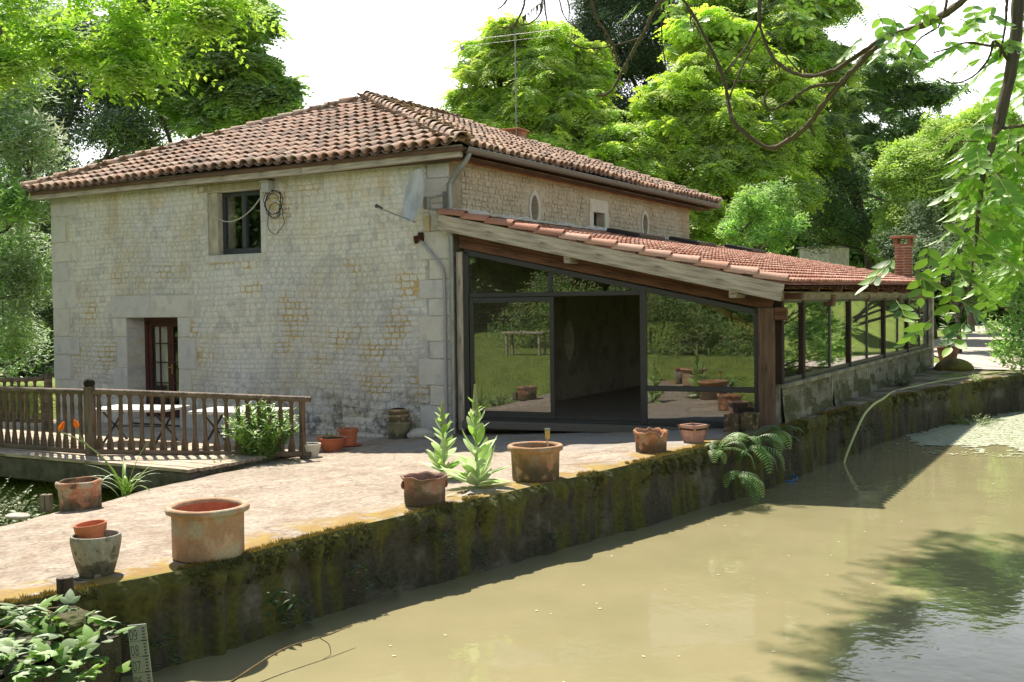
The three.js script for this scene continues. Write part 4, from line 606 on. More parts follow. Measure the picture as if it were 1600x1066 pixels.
// ───────────── footbridge, railings, yard ─────────────
{
  const yt = tex(512, 512, (u, v) => { const a = fbm(u * 7, v * 7, 211, 5, 7, 7), c = noise(u * 130, v * 130, 212, 130, 130); return [...mul3(mix3([0.28, 0.24, 0.19], [0.46, 0.41, 0.34], a), 0.85 + 0.3 * c), c * 0.6 + a * 0.4]; });
  struct('yard', sheet(30, 12, (u, v) => { const x = lerp(-12.2, -1.3, u), z = lerp(2.75, -0.1, v); return [x, hT(x) + 0.02 * (fbm(x * 2, z * 2, 213, 3) - 0.5), z, x / 2, z / 2]; }), mat({ t: yt, bumpScale: 0.02 }));
  const b = thing('footbridge', 'flat concrete and plank footbridge carrying the wooden railings', 'footbridge', [0, 0, 0]);
  const pw = mat({ t: T.greyWood, col: [1, 0.93, 0.84], bumpScale: 0.015 }), R = rng(71);
  for (let i = 0; i < 13; i++) part('plank', rbox(12.2, 0.05, 0.165, 0.008, -7.2 + (R() - 0.5) * 0.1, -0.135 + (R() - 0.5) * 0.008, 2.84 + i * 0.172), pw, b);
  part('beam', [rbox(12.1, 0.34, 0.22, 0.02, -7.2, -0.335, 4.86), rbox(12.1, 0.3, 0.2, 0.02, -7.2, -0.33, 2.9)], mat({ t: T.concrete, col: [0.32, 0.31, 0.27], bumpScale: 0.03 }), b);
  part('pier', [rbox(0.3, 1.3, 1.9, 0.03, -3.9, -1.1, 3.9), rbox(0.5, 1.6, 2.1, 0.03, -1.5, -0.95, 3.9), rbox(0.5, 1.6, 2.1, 0.03, -13, -0.95, 3.9)], mat({ t: T.concrete, col: [0.6, 0.62, 0.58], bumpScale: 0.02 }), b);
}
// sawn flat baluster, waisted at the top and flared at the foot
const balGeo = (() => { const s = new THREE.Shape(), pr = [[0.026, 0], [0.062, 0.0], [0.058, 0.1], [0.03, 0.19], [0.024, 0.3], [0.03, 0.5], [0.036, 0.6], [0.024, 0.69], [0.022, 0.72], [0.046, 0.77], [0.05, 0.8]]; s.moveTo(-0.062, 0); for (const [x, y] of pr.slice(1)) s.lineTo(x, y); for (const [x, y] of pr.slice(1).reverse()) s.lineTo(-x, y); const g = new THREE.ExtrudeGeometry(s, { depth: 0.035, bevelEnabled: true, bevelSize: 0.004, bevelThickness: 0.004, bevelSegments: 1 }); g.translate(0, 0, -0.018); return turnGrain(g); })();
const railWood = mat({ t: T.greyWood, col: [0.36, 0.3, 0.25], bumpScale: 0.012, roughness: 0.8 }), balWood = mat({ t: T.greyWood, col: [0.3, 0.225, 0.165], bumpScale: 0.012, roughness: 0.85 });
function railing(t, a, b, y0a, y1a, y0b, y1b, step, from = 0.5) {
  const d = b.clone().sub(a).setY(0), L = d.length(); d.normalize();
  const g = capped(a.clone().setY(y1a), b.clone().setY(y1b), 0.045, 10); g.scale(1, 1, 1); part('rail', g, railWood, t);
  part('bottom_rail', beam(a.clone().setY(y0a + 0.05), b.clone().setY(y0b + 0.05), 0.07, 0.08), railWood, t);
  const R = rng(81);
  for (let i = 0; i < Math.floor(L / step); i++) { const f = (i + from) * step / L; if (f > 0.99) break; const h = lerp(y1a, y1b, f) - lerp(y0a, y0b, f) - 0.09; const q = part('baluster', balGeo, balWood, t); q.position.copy(a).lerp(b, f).setY(lerp(y0a, y0b, f) + 0.075); q.scale.set(0.74 + R() * 0.1, h / 0.8, 1); q.rotation.set((R() - 0.5) * 0.03, Math.atan2(-d.z, d.x) + (R() - 0.5) * 0.1, (R() - 0.5) * 0.03); }
}
{
  const t = thing('bridge_railing', 'brown wooden railing with flared balusters and a moss capped post', 'railing', [0, 0, 0]);
  railing(t, V(-9.6, 0, 4.75), V(-3.72, 0, 4.6), -0.11, 0.84, -0.1, 0.87, 0.172);
  railing(t, V(-3.58, 0, 4.57), V(-0.6, 0, 3.02), -0.1, 0.88, -0.17, 0.72, 0.165);
  part('post', turnGrain(rbox(0.13, 1.35, 0.13, 0.015, -3.65, 0.28, 4.58)), railWood, t);
  part('post_cap', new THREE.SphereGeometry(0.085, 14, 10).translate(-3.65, 1.0, 4.58), mat({ col: [0.12, 0.11, 0.03], t: T.bark, bumpScale: 0.02 }), t, 'round post top furred with moss');
  part('end_post', turnGrain(rbox(0.075, 0.9, 0.075, 0.01, -0.72, 0.26, 3.08)), balWood, t);
  const t2 = thing('far_railing', 'short dark railing across the bridge by the left house corner', 'railing', [0, 0, 0]);
  railing(t2, V(-14, 0, 2.4), V(-8.7, 0, 1.6), -0.14, 0.58, -0.14, 0.76, 0.2);
  part('post', rbox(0.12, 1.2, 0.12, 0.015, -8.6, 0.26, 1.58), railWood, t2);
}
{ // two folding tables behind the railing
  const tt = mat({ col: [0.62, 0.62, 0.6], roughness: 0.45, t: grainTex(221, [0.8, 0.8, 0.8], [1, 1, 1], 5, 128), bumpScale: 0 }), lg = mat({ col: [0.03, 0.03, 0.03], roughness: 0.5 });
  const table = (x, z, turn, label) => { const t = thing('garden_table', label, 'table', [x, -0.12, z], turn, 'folding tables behind the railing');
    part('table_top', rbox(1.42, 0.045, 0.85, 0.015, 0, 0.58, 0), tt, t);
    for (const s of [-1, 1]) for (const k of [-1, 1]) part('leg', beam(V(s * 0.48, 0.56, k * 0.34), V(s * 0.48 + 0.0, 0.0, -k * 0.36), 0.03, 0.03, V(1, 0, 0)), lg, t);
    part('stretcher', [beam(V(-0.48, 0.28, 0.01), V(0.48, 0.28, 0.01), 0.02, 0.02)], lg, t); };
  table(-4.25, 3.1, 0.28, 'pale folding table behind the railing, nearer the house door'); table(-2.3, 2.75, 0.24, 'pale folding table behind the railing, nearer the leafy bush');
}
// ───────────── pots ─────────────
// profile [[r, y] ...] outside then inside; f(angle, k, y) may push the rim about
function lathe(profile, seg = 48, f) { const g = new THREE.LatheGeometry(profile.map((p) => new THREE.Vector2(...p)), seg); const p = g.attributes.position; { const n = profile.length, L = [0]; for (let i = 1; i < n; i++) L.push(L[i - 1] + Math.hypot(profile[i][0] - profile[i - 1][0], profile[i][1] - profile[i - 1][1])); const u = g.attributes.uv; for (let i = 0; i < u.count; i++) u.setY(i, L[Math.round(u.getY(i) * (n - 1))] / (6.283 * Math.max(...profile.map((q) => q[0]))) * 2); } if (f) { for (let i = 0; i < p.count; i++) { const x = p.getX(i), y = p.getY(i), z = p.getZ(i), r = Math.hypot(x, z), q = f(Math.atan2(z, x), r, y); p.setXYZ(i, r > 1e-6 ? x / r * q[0] : 0, q[1], r > 1e-6 ? z / r * q[0] : 0); } g.computeVertexNormals(); } return g; }
const wob = (s, ar = 0.012, ay = 0.008) => (a, r, y) => [r * (1 + ar * (noise((a + 3.15) * 2, y * 6, s, Math.round(6.3 * 2)) - 0.5) * 2), y * (1 + ay * (noise((a + 3.15) * 1.5 + 4, 2, s + 1) - 0.5))];
function potTex(seed, base, { lichen = 0, moss = 0, pale = 0, dark = 0, scale = 1 } = {}) {
  return tex(512, 256, (u, v) => { const px = 8, X = u * 8, Y = v * 4, a = fbm(X * scale, Y * scale, seed, 5, 8 * scale, 0), b = fbm(X * 4, Y * 3, seed + 1, 4, 32), c = noise(u * 220, v * 110, seed + 2, 220), l = sstep(0.5, 0.64, fbm(X * 1.5, Y * 1.5, seed + 3, 5, 12)), m = sstep(0.5, 0.62, fbm(X * 1, Y * 1.4, seed + 4, 5, 8));
    let k = mul3(base, 0.75 + 0.5 * a); k = mix3(k, [base[0] * 1.3, base[1] * 1.6, base[2] * 1.9], sstep(0.55, 0.7, b) * (0.25 + pale)); k = mix3(k, [0.36, 0.33, 0.24], l * lichen); k = mix3(k, [0.045, 0.045, 0.015], m * moss); k = mix3(k, [0.055, 0.05, 0.025], sstep(0.44, 0.56, fbm(X * 1.6, Y * 2, seed + 8, 5, 13) + 0.2 * sstep(0.6, 0.36, v) - 0.06) * sstep(0.62, 0.36, v) * 0.75 * (moss > 0 ? 1 : 0)); k = mix3(k, [0.03, 0.025, 0.02], sstep(0.58, 0.7, fbm(X * 3, Y * 3, seed + 6, 4, 24)) * dark);
    return [...mul3(k, 0.88 + 0.24 * c), a * 0.3 + b * 0.3 + c * 0.4]; }); }
const AW = [-0.492, -0.87]; // straight away from the camera, on the ground
const potAt = (x, y, z, r) => [x + AW[0] * r, y - 0.01, z + AW[1] * r];
const TC = [0.46, 0.19, 0.095];
const soilMat = mat({ col: [0.07, 0.045, 0.03], t: T.bark, bumpScale: 0.03 });
const soil = (r, y, t) => part('soil', sheet(20, 4, (u, v) => [Math.cos(-u * 6.2832) * r * (1 - v), y + 0.03 * noise(u * 9, v * 4, 5, 9) + 0.02 * v, Math.sin(-u * 6.2832) * r * (1 - v), u, v]), soilMat, t);
const rimProfile = (rb, rm, rt, h, lip, lh, th = 0.03) => [[0, 0], [rb * 0.97, 0], [rb, 0.012], [lerp(rb, rm, 0.5), h * 0.4], [rm, h - lh - 0.035], [rm + 0.004, h - lh - 0.02], [rt + lip, h - lh], [rt + lip + 0.006, h - lh * 0.5], [rt + lip - 0.004, h - 0.008], [rt + lip - 0.018, h], [rt - th + 0.008, h - 0.004], [rt - th, h - 0.03], [rm - th, h * 0.5], [rb - th, 0.04], [0, 0.035]];
{ // the largest
  const t = thing('terracotta_pot', 'largest terracotta pot, wide and rolled at the rim, on the mossy wall edge', 'pot', potAt(3.67, 0.075, 9.47, 0.29), 1.1);
  part('pot_body', lathe(rimProfile(0.29, 0.292, 0.315, 0.425, 0.02, 0.05, 0.035), 64, wob(301, 0.008, 0.02)), mat({ t: potTex(302, [0.40, 0.235, 0.135], { lichen: 0.7, dark: 0.15, pale: 0.2 }), bumpScale: 0.004 }), t);
  part('inner_lining', lathe([[0.288, 0.405], [0.272, 0.38], [0.262, 0.2], [0.25, 0.05], [0, 0.045]], 48), mat({ t: potTex(303, [0.5, 0.14, 0.07]), bumpScale: 0.003, side: THREE.DoubleSide }), t);
  soil(0.25, 0.08, t);
}
{ // fluted cement planter and the small pot standing in it
  const p0 = potAt(3.21, 0.045, 10.14, 0.13), t = thing('fluted_planter', 'grey lichened cement planter with fluted tapering sides near the post stub', 'planter', p0, 0.4);
  const flute = (a, r, y) => [r * (1 + (y > 0.02 && r > 0.12 ? 0.055 * Math.abs(Math.sin(a * 9)) * sstep(0.03, 0.08, y) * sstep(0.325, 0.28, y) : 0)), y];
  part('planter_body', lathe([[0, 0], [0.128, 0], [0.13, 0.03], [0.135, 0.05], [0.16, 0.16], [0.178, 0.26], [0.184, 0.3], [0.188, 0.325], [0.178, 0.33], [0.166, 0.322], [0.158, 0.25], [0.12, 0.06], [0, 0.05]], 128, flute), mat({ t: potTex(311, [0.3, 0.28, 0.22], { lichen: 0.7, moss: 0.15, dark: 0.5, scale: 2 }), bumpScale: 0.008 }), t);
  soil(0.152, 0.215, t);
  part('saucer', lathe([[0, 0], [0.17, 0], [0.185, 0.02], [0.178, 0.022], [0.14, 0.012], [0, 0.012]], 40), mat({ t: potTex(312, [0.2, 0.19, 0.15], { moss: 0.6, dark: 0.5 }), bumpScale: 0.01 }), t).position.y = -0.008;
  const s = thing('small_pot', 'small bright orange terracotta pot standing tilted in the fluted grey planter', 'pot', [p0[0] - 0.03, p0[1] + 0.265, p0[2] + 0.01], 0.2);
  s.rotation.set(0.05, 0.4, 0.06);
  part('pot_body', lathe([[0, 0], [0.083, 0], [0.085, 0.006], [0.1, 0.085], [0.117, 0.088], [0.124, 0.142], [0.122, 0.15], [0.115, 0.15], [0.109, 0.142], [0.096, 0.085], [0.08, 0.012], [0, 0.012]], 48), mat({ t: potTex(314, [0.5, 0.165, 0.08], { pale: -0.1 }), bumpScale: 0.002 }), s);
  part('dry_scraps', (() => { const R = rng(90), g = []; for (let i = 0; i < 16; i++) { const b = box(0.03 + R() * 0.03, 0.004, 0.012); b.rotateY(R() * 6); b.rotateZ((R() - 0.5)); b.translate((R() - 0.5) * 0.12, 0.07 + R() * 0.02, (R() - 0.5) * 0.12); g.push(b); } return g; })(), mat({ col: [0.4, 0.2, 0.12] }), s);
}
{ // wavy rim with lugs
  const t = thing('wavy_rim_pot', 'red clay pot with a wavy flared rim and side lugs beside the mulleins', 'pot', potAt(4.0, 0.09, 6.76, 0.2), 0.3);
  part('pot_body', lathe([[0, 0], [0.2, 0], [0.208, 0.015], [0.212, 0.1], [0.212, 0.2], [0.216, 0.245], [0.232, 0.27], [0.243, 0.29], [0.24, 0.3], [0.226, 0.298], [0.2, 0.26], [0.195, 0.12], [0.185, 0.04], [0, 0.035]], 72, (a, r, y) => { const w = noise((a + 3.15) * 2.2, 1, 321, 14) - 0.5, k = sstep(0.2, 0.29, y); return [r + (r > 0.19 ? k * (0.02 * w + 0.006 * Math.sin(a * 9)) : 0), y + k * (0.028 * w + 0.006 * Math.sin(a * 7 + 1))]; }), mat({ t: potTex(322, [0.29, 0.145, 0.1], { lichen: 0.35, moss: 0.5, pale: 0.2 }), bumpScale: 0.006 }), t);
  for (const a of [2.75, 5.9]) part('lug', new THREE.SphereGeometry(0.028, 10, 8).scale(0.8, 1.5, 1.2).translate(Math.cos(a) * 0.22, 0.205, Math.sin(a) * 0.22), mat({ t: T.clay, col: [0.7, 0.6, 0.55] }), t);
  soil(0.19, 0.2, t);
}
{ // golden pot with lamp stake
  const p0 = potAt(4.36, 0.11, 5.02, 0.26), t = thing('banded_pot', 'orange terracotta pot with a thick lip holding the little lamp stake', 'pot', p0, 2.0);
  part('pot_body', lathe(rimProfile(0.272, 0.282, 0.298, 0.4, 0.022, 0.06, 0.035), 64, wob(331, 0.008, 0.015)), mat({ t: potTex(332, [0.38, 0.2, 0.1], { lichen: 0.4, moss: 0.35, pale: 0.15 }), bumpScale: 0.004 }), t);
  soil(0.25, 0.3, t);
  const l = thing('solar_stake_lamp', 'small solar stake lamp with amber cylinder stuck in the thick lipped pot', 'lamp', [p0[0] + 0.15, p0[1] + 0.28, p0[2] - 0.02]);
  part('stake', capped(V(0, 0, 0), V(0, 0.2, 0), 0.01, 8), mat({ col: [0.5, 0.38, 0.25], roughness: 0.4, metalness: 0.5 }), l); part('lamp_body', capped(V(0, 0.19, 0), V(0, 0.285, 0), 0.026, 14, 0.03), mat({ col: [0.55, 0.36, 0.1], roughness: 0.3 }), l); part('lamp_cap', capped(V(0, 0.285, 0), V(0, 0.31, 0), 0.034, 16), mat({ col: [0.3, 0.3, 0.3], metalness: 0.9, roughness: 0.3 }), l);
}
{ // chipped
  const t = thing('chipped_pot', 'terracotta pot with a jagged broken rim on the terrace edge', 'pot', potAt(4.76, 0.14, 2.5, 0.2), 0.5);
  part('pot_body', lathe([[0, 0], [0.2, 0], [0.206, 0.015], [0.21, 0.15], [0.214, 0.22], [0.23, 0.265], [0.236, 0.285], [0.232, 0.31], [0.212, 0.308], [0.195, 0.25], [0.19, 0.1], [0, 0.035]], 96, (a, r, y) => { const w = noise((a + 3.15) * 5, 1, 341, 31), n2 = sstep(0.35, 0.0, Math.abs(((a - 0.15 + 9.42) % 6.283) - 3.14 - 0.9)), k = sstep(0.2, 0.3, y); return [r, y - k * (0.05 * w + 0.085 * n2)]; }), mat({ t: potTex(342, [0.45, 0.2, 0.1], { lichen: 0.5, moss: 0.3, pale: 0.3 }), bumpScale: 0.008 }), t);
  part('lug', new THREE.SphereGeometry(0.026, 10, 8).translate(-0.19, 0.2, 0.1), mat({ t: T.clay }), t); soil(0.19, 0.2, t);
}
const squarePot = (w, wt, h, th = 0.018) => { const p = [], ix = [], ring = (r, y, b) => { for (const [a, c] of [[-1, -1], [1, -1], [1, 1], [-1, 1]]) for (const [q, s] of a * c > 0 ? [[1, 0], [0, 1]] : [[0, 1], [1, 0]]) p.push(a * (r - b * q), y, c * (r - b * s)); }; const L = [[w, 0], [lerp(w, wt, 0.8), h * 0.8], [wt * 0.985, h * 0.9], [wt * 1.01, h * 0.93], [wt * 1.02, h * 0.985], [wt * 1.03, h], [wt - th, h], [wt - th, h * 0.9], [w - th, 0.03]]; for (const [r, y] of L) ring(r, y, 0.02); for (let l = 0; l < L.length - 1; l++) for (let i = 0; i < 8; i++) { const a = l * 8 + i, b = l * 8 + (i + 1) % 8; ix.push(a, b + 8, b, a, a + 8, b + 8); } const e = (L.length - 1) * 8; for (let i = 1; i < 7; i++) ix.push(e, e + i + 1, e + i); return geom(p, ix).toNonIndexed(); };
const flatUV = (g) => { g.computeVertexNormals(); const p = g.attributes.position, u = new Float32Array(p.count * 2); for (let i = 0; i < p.count; i++) { u[i * 2] = p.getX(i) * 1.5 + p.getZ(i) * 1.3; u[i * 2 + 1] = p.getY(i) * 2; } g.setAttribute('uv', new THREE.BufferAttribute(u, 2)); return g; };
{
  const t = thing('square_planter', 'small pink square planter tapering downward beside the ferns', 'planter', potAt(4.91, 0.145, 1.3, 0.12), -0.35);
  part('planter_body', flatUV(squarePot(0.108, 0.165, 0.25)), mat({ t: potTex(351, [0.48, 0.25, 0.185], { pale: 0.4, lichen: 0.3 }), bumpScale: 0.003 }), t); part('soil', box(0.28, 0.02, 0.28, 0, 0.19, 0), soilMat, t);
  const tp = mat({ t: potTex(352, [0.32, 0.185, 0.11], { lichen: 0.5, moss: 0.6, dark: 0.3 }), bumpScale: 0.008 });
  const a = thing('clay_trough', 'brown square clay planter by the veranda post, the one facing the terrace', 'planter', [5.02, 0.14, -0.18], -0.1); part('planter_body', flatUV(squarePot(0.14, 0.13, 0.27, 0.025)), tp, a); part('soil', box(0.2, 0.02, 0.2, 0, 0.2, 0), soilMat, a);
  const b = thing('clay_trough', 'mossier square clay planter by the veranda post, the one towards the water', 'planter', [5.3, 0.18, -0.05], 0.15); part('planter_body', flatUV(squarePot(0.12, 0.125, 0.27, 0.025)), mat({ t: potTex(353, [0.26, 0.18, 0.1], { moss: 0.9, dark: 0.3 }), bumpScale: 0.008 }), b); part('soil', box(0.19, 0.02, 0.19, 0, 0.2, 0), soilMat, b);
}
{
  const w = thing('white_pot', 'small cream pot on a dark saucer in front of the leafy bush', 'pot', potAt(-0.62, -0.19, 3.04, 0.12), 0);
  part('pot_body', lathe([[0, 0.01], [0.095, 0.01], [0.1, 0.02], [0.132, 0.16], [0.15, 0.2], [0.153, 0.228], [0.146, 0.234], [0.138, 0.225], [0.12, 0.15], [0, 0.03]], 40), mat({ t: potTex(361, [0.56, 0.53, 0.44], { lichen: 0.3, pale: -0.2 }), bumpScale: 0.003 }), w);
  part('saucer', lathe([[0, 0], [0.14, 0], [0.17, 0.025], [0.16, 0.027], [0, 0.012]], 36), mat({ col: [0.09, 0.08, 0.07] }), w); soil(0.125, 0.19, w);
  const o = thing('bowl_planter', 'wide orange plastic bowl planter with a few green sprouts', 'planter', potAt(-0.93, -0.2, 2.18, 0.18), 0);
  const om = mat({ t: potTex(362, [0.5, 0.15, 0.07], { pale: -0.2 }), bumpScale: 0.002, roughness: 0.6 });
  part('bowl', lathe([[0, 0], [0.15, 0], [0.16, 0.01], [0.2, 0.13], [0.235, 0.2], [0.255, 0.205], [0.256, 0.218], [0.238, 0.22], [0.215, 0.2], [0.15, 0.04], [0, 0.03]], 48), om, o); soil(0.22, 0.18, o);
  const R = rng(95); for (let i = 0; i < 7; i++) part('leaf', leafBlade(0.09 + R() * 0.06, 0.035, 0.3), leafMat([0.25, 0.33, 0.06]), o).applyMatrix4(new THREE.Matrix4().makeRotationFromEuler(new THREE.Euler(-0.5 - R() * 0.7, R() * 6.28, 0, 'YXZ')).setPosition((R() - 0.7) * 0.2, 0.2, (R() - 0.5) * 0.2));
  const p = thing('orange_pot', 'upright orange plastic pot behind the wide bowl against the wall foot', 'pot', potAt(-1.12, -0.21, 1.5, 0.13), 0);
  part('pot_body', lathe([[0, 0.015], [0.125, 0.015], [0.13, 0.03], [0.158, 0.24], [0.176, 0.245], [0.18, 0.3], [0.172, 0.304], [0.16, 0.295], [0.15, 0.24], [0, 0.04]], 44), om, p); part('saucer', lathe([[0, 0], [0.2, 0], [0.23, 0.03], [0.22, 0.03], [0, 0.012]], 36), om, p); soil(0.155, 0.26, p);
  part('dry_stalks', Array.from({ length: 12 }, () => { const a = R() * 6.28, l = 0.08 + R() * 0.1; return capped(V(Math.cos(a) * 0.06, 0.26, Math.sin(a) * 0.06), V(Math.cos(a) * 0.12, 0.26 + l, Math.sin(a) * 0.12), 0.006, 5, 0.003); }), mat({ col: [0.45, 0.42, 0.36] }), p);
  const base = [-0.98, -0.23, 0.22], s1 = thing('olive_pot', 'olive brown pot at the bottom of the stack by the house corner', 'pot', base, 0);
  part('pot_body', lathe([[0, 0], [0.17, 0], [0.176, 0.012], [0.2, 0.26], [0.214, 0.265], [0.217, 0.315], [0.208, 0.32], [0.195, 0.31], [0.16, 0.03], [0, 0.03]], 48), mat({ t: potTex(363, [0.23, 0.21, 0.12], { moss: 0.3, dark: 0.2 }), bumpScale: 0.004 }), s1);
  const cm = mat({ t: potTex(364, [0.46, 0.33, 0.19], { moss: 0.15 }), bumpScale: 0.003 }), bowlG = lathe([[0, 0], [0.15, 0], [0.155, 0.012], [0.188, 0.11], [0.2, 0.115], [0.202, 0.145], [0.193, 0.148], [0.18, 0.13], [0.14, 0.03], [0, 0.03]], 48);
  const s2 = thing('beige_bowl', 'lower beige pot nested in the olive pot by the house corner', 'pot', [base[0] + 0.01, base[1] + 0.3, base[2]], 1); part('bowl', bowlG, cm, s2); s2.rotation.z = 0.05;
  const s3 = thing('beige_bowl', 'upper tilted beige pot topping the stack by the house corner', 'pot', [base[0], base[1] + 0.385, base[2]], 2); part('bowl', bowlG, cm, s3); s3.rotation.z = -0.09; s3.rotation.x = 0.04;
  part('old_soil', new THREE.SphereGeometry(0.16, 20, 8, 0, 6.29, 0, 1.57).scale(1, 0.35, 1).translate(0.0, 0.12, 0), soilMat, s3);
  const st = thing('stone', 'loose grey stone lying at the foot of the house corner', 'stone', [-0.45, -0.12, 0.24], 0.4); { const g = new THREE.IcosahedronGeometry(0.2, 3); const q = g.attributes.position; for (let i = 0; i < q.count; i++) { const k = 1 + 0.35 * (noise(q.getX(i) * 9 + 4, q.getY(i) * 9 + q.getZ(i) * 7, 371) - 0.5); q.setXYZ(i, q.getX(i) * k * 1.25, q.getY(i) * k * 0.6, q.getZ(i) * k); } g.computeVertexNormals(); part('stone', g, M.stone, st); }
}
{ // mossy cylinder pot at the far left
  const t = thing('lichened_pot', 'squat terracotta pot blotched with lichen by the drooping lily leaves', 'pot', potAt(-0.2, -0.165, 7.62, 0.22), 0.7); t.rotation.z = 0.05;
  part('pot_body', lathe(rimProfile(0.225, 0.232, 0.245, 0.335, 0.008, 0.06, 0.03), 64, wob(381, 0.02, 0.09)), mat({ t: potTex(382, [0.42, 0.19, 0.1], { lichen: 0.75, moss: 0.75, dark: 0.3, pale: 0.3 }), bumpScale: 0.012 }), t); soil(0.2, 0.26, t);
  const g = thing('grooved_block', 'small cream grooved block standing beside the squat lichened pot', 'block', [-0.66, -0.2, 7.62], 0.5); part('block', [rbox(0.055, 0.2, 0.09, 0.008, -0.032, 0.1, 0), rbox(0.055, 0.2, 0.09, 0.008, 0.032, 0.1, 0), box(0.1, 0.19, 0.06, 0, 0.098, 0)], mat({ col: [0.46, 0.43, 0.33], t: T.concrete }), g);
  const f = thing('flat_stone', 'small pale flat stone lying left of the grooved block', 'stone', [-0.72, -0.2, 7.95], 0.2); { const q = new THREE.IcosahedronGeometry(0.11, 2); q.scale(1.4, 0.35, 1); part('stone', q, M.stone, f); }
  const p = thing('post_stub', 'dark weathered round post stub standing against the wall end', 'post', [3.52, 0, 10.6], 0); part('post', [tube([V(0, -1.2, 0), V(0.01, -0.4, 0), V(-0.005, 0.2, 0)], 0.062, 0.058, 10, 16, 0.12, 5)], mat({ t: T.bark, col: [0.6, 0.5, 0.5], bumpScale: 0.03 }), p); part('sawn_top', new THREE.CircleGeometry(0.06, 16).rotateX(-Math.PI / 2).translate(-0.005, 0.198, 0), mat({ t: T.greyWood, col: [0.8, 0.75, 0.75] }), p);
}

// ───────────── plants ─────────────
// a leaf lying along +y, facing +z, bent over by "bend"; fold lifts its halves
function leafBlade(L, W, bend = 0.3, fold = 0.25, seg = 5, shape = 0.42) {
  const p = [], ix = [];
  for (let i = 0; i <= seg; i++) { const t = i / seg, w = W * 0.5 * Math.pow(Math.sin(Math.PI * Math.pow(clamp(t * 0.97 + 0.02), Math.log(0.5) / Math.log(shape))), 0.8), a = bend * t, y = bend ? L * Math.sin(a) / bend : L * t, z = bend ? L * (1 - Math.cos(a)) / bend : 0; p.push(-w, y, z + w * fold, 0, y, z, w, y, z + w * fold); }
  for (let i = 0; i < seg; i++) { const a = i * 3; ix.push(a, a + 1, a + 4, a, a + 4, a + 3, a + 1, a + 2, a + 5, a + 1, a + 5, a + 4); }
  const g = geom(p, ix); const u = []; for (let i = 0; i <= seg; i++) u.push(0, i / seg, 0.5, i / seg, 1, i / seg); g.setAttribute('uv', new THREE.Float32BufferAttribute(u, 2)); return g;
}
const EUL = (x, y, z, o = 'YXZ') => new THREE.Matrix4().makeRotationFromEuler(new THREE.Euler(x, y, z, o));
{ // mulleins
  const green = [[0.38, 0.6, 0.14], [0.46, 0.64, 0.22], [0.32, 0.54, 0.1], [0.52, 0.64, 0.34]].map((c) => leafMat(c, 0.5, 0.9)), stemM = mat({ col: [0.3, 0.38, 0.16] });
  const big = [leafBlade(0.4, 0.15, 0.8, 0.15, 8, 0.54), leafBlade(0.4, 0.165, 0.5, 0.22, 8, 0.54), leafBlade(0.42, 0.14, -0.25, 0.25, 8, 0.54)];
  const mull = (pos, h, spread, seed, label) => {
    const t = thing('mullein', label, 'plant', pos, 0), R = rng(seed);
    part('stem', tube([V(0, 0, 0), V(0.01, h * 0.4, 0.01), V(0, h * 0.8, 0), V(0.005, h, 0)], 0.022, 0.01, 16, 8), stemM, t);
    const n = 40;
    for (let i = 0; i < n; i++) { const f = i / n, y = f < 0.35 ? 0.02 + f * 0.2 : 0.09 + Math.pow((f - 0.35) / 0.65, 0.9) * (h * 0.76), k = (f < 0.35 ? 0.85 + R() * 0.35 : lerp(0.95, 0.3, Math.pow((f - 0.35) / 0.65, 1.1)) * (0.85 + R() * 0.3)) * spread, tilt = f < 0.35 ? lerp(1.2, 0.7, f / 0.35) + (R() - 0.5) * 0.4 : lerp(0.75, 0.45, f) + (R() - 0.5) * 0.5;
      const q = part('leaf', big[Math.floor(R() * 3)], green[Math.floor(R() * 4)], t); q.matrixAutoUpdate = true; q.applyMatrix4(EUL(tilt, i * 2.4 + R() * 0.5, (R() - 0.5) * 0.3).multiply(new THREE.Matrix4().makeScale(k * 0.95, k, k)).setPosition(0, y, 0)); }
    const buds = []; for (let i = 0; i < 130; i++) { const f = i / 130, y = h * 0.7 + f * h * 0.315, r = lerp(0.03, 0.007, f); const a = i * 2.4; const b = new THREE.OctahedronGeometry(lerp(0.013, 0.007, f), 0); b.scale(1, 1.5, 1); b.translate(Math.cos(a) * r, y, Math.sin(a) * r); buds.push(b); }
    part('flower_spike', buds, mat({ col: [0.34, 0.36, 0.18] }), t);
  };
  mull([3.0, 0.03, 4.86], 0.93, 0.82, 101, 'shorter mullein, its pale leafy spike rising behind the wavy rimmed pot');
  mull([3.86, 0.085, 5.5], 1.13, 1.0, 102, 'taller mullein with large pale leaves and spike by the wall edge');
  const dry = thing('dead_leaves', 'withered grey leaves lying at the foot of the taller mullein', 'leaves', [4.0, 0.1, 5.95], 0); const R = rng(7); dry.userData.kind = 'stuff';
  part('leaf', Array.from({ length: 12 }, () => leafBlade(0.22, 0.06, 1.2, 0.4, 5).applyMatrix4(EUL(1.45 + R() * 0.2, R() * 6.28, (R() - 0.5)).setPosition((R() - 0.5) * 0.25, 0.01 + R() * 0.02, (R() - 0.5) * 0.3))), leafMat([0.33, 0.3, 0.22], 0.1), dry);
}
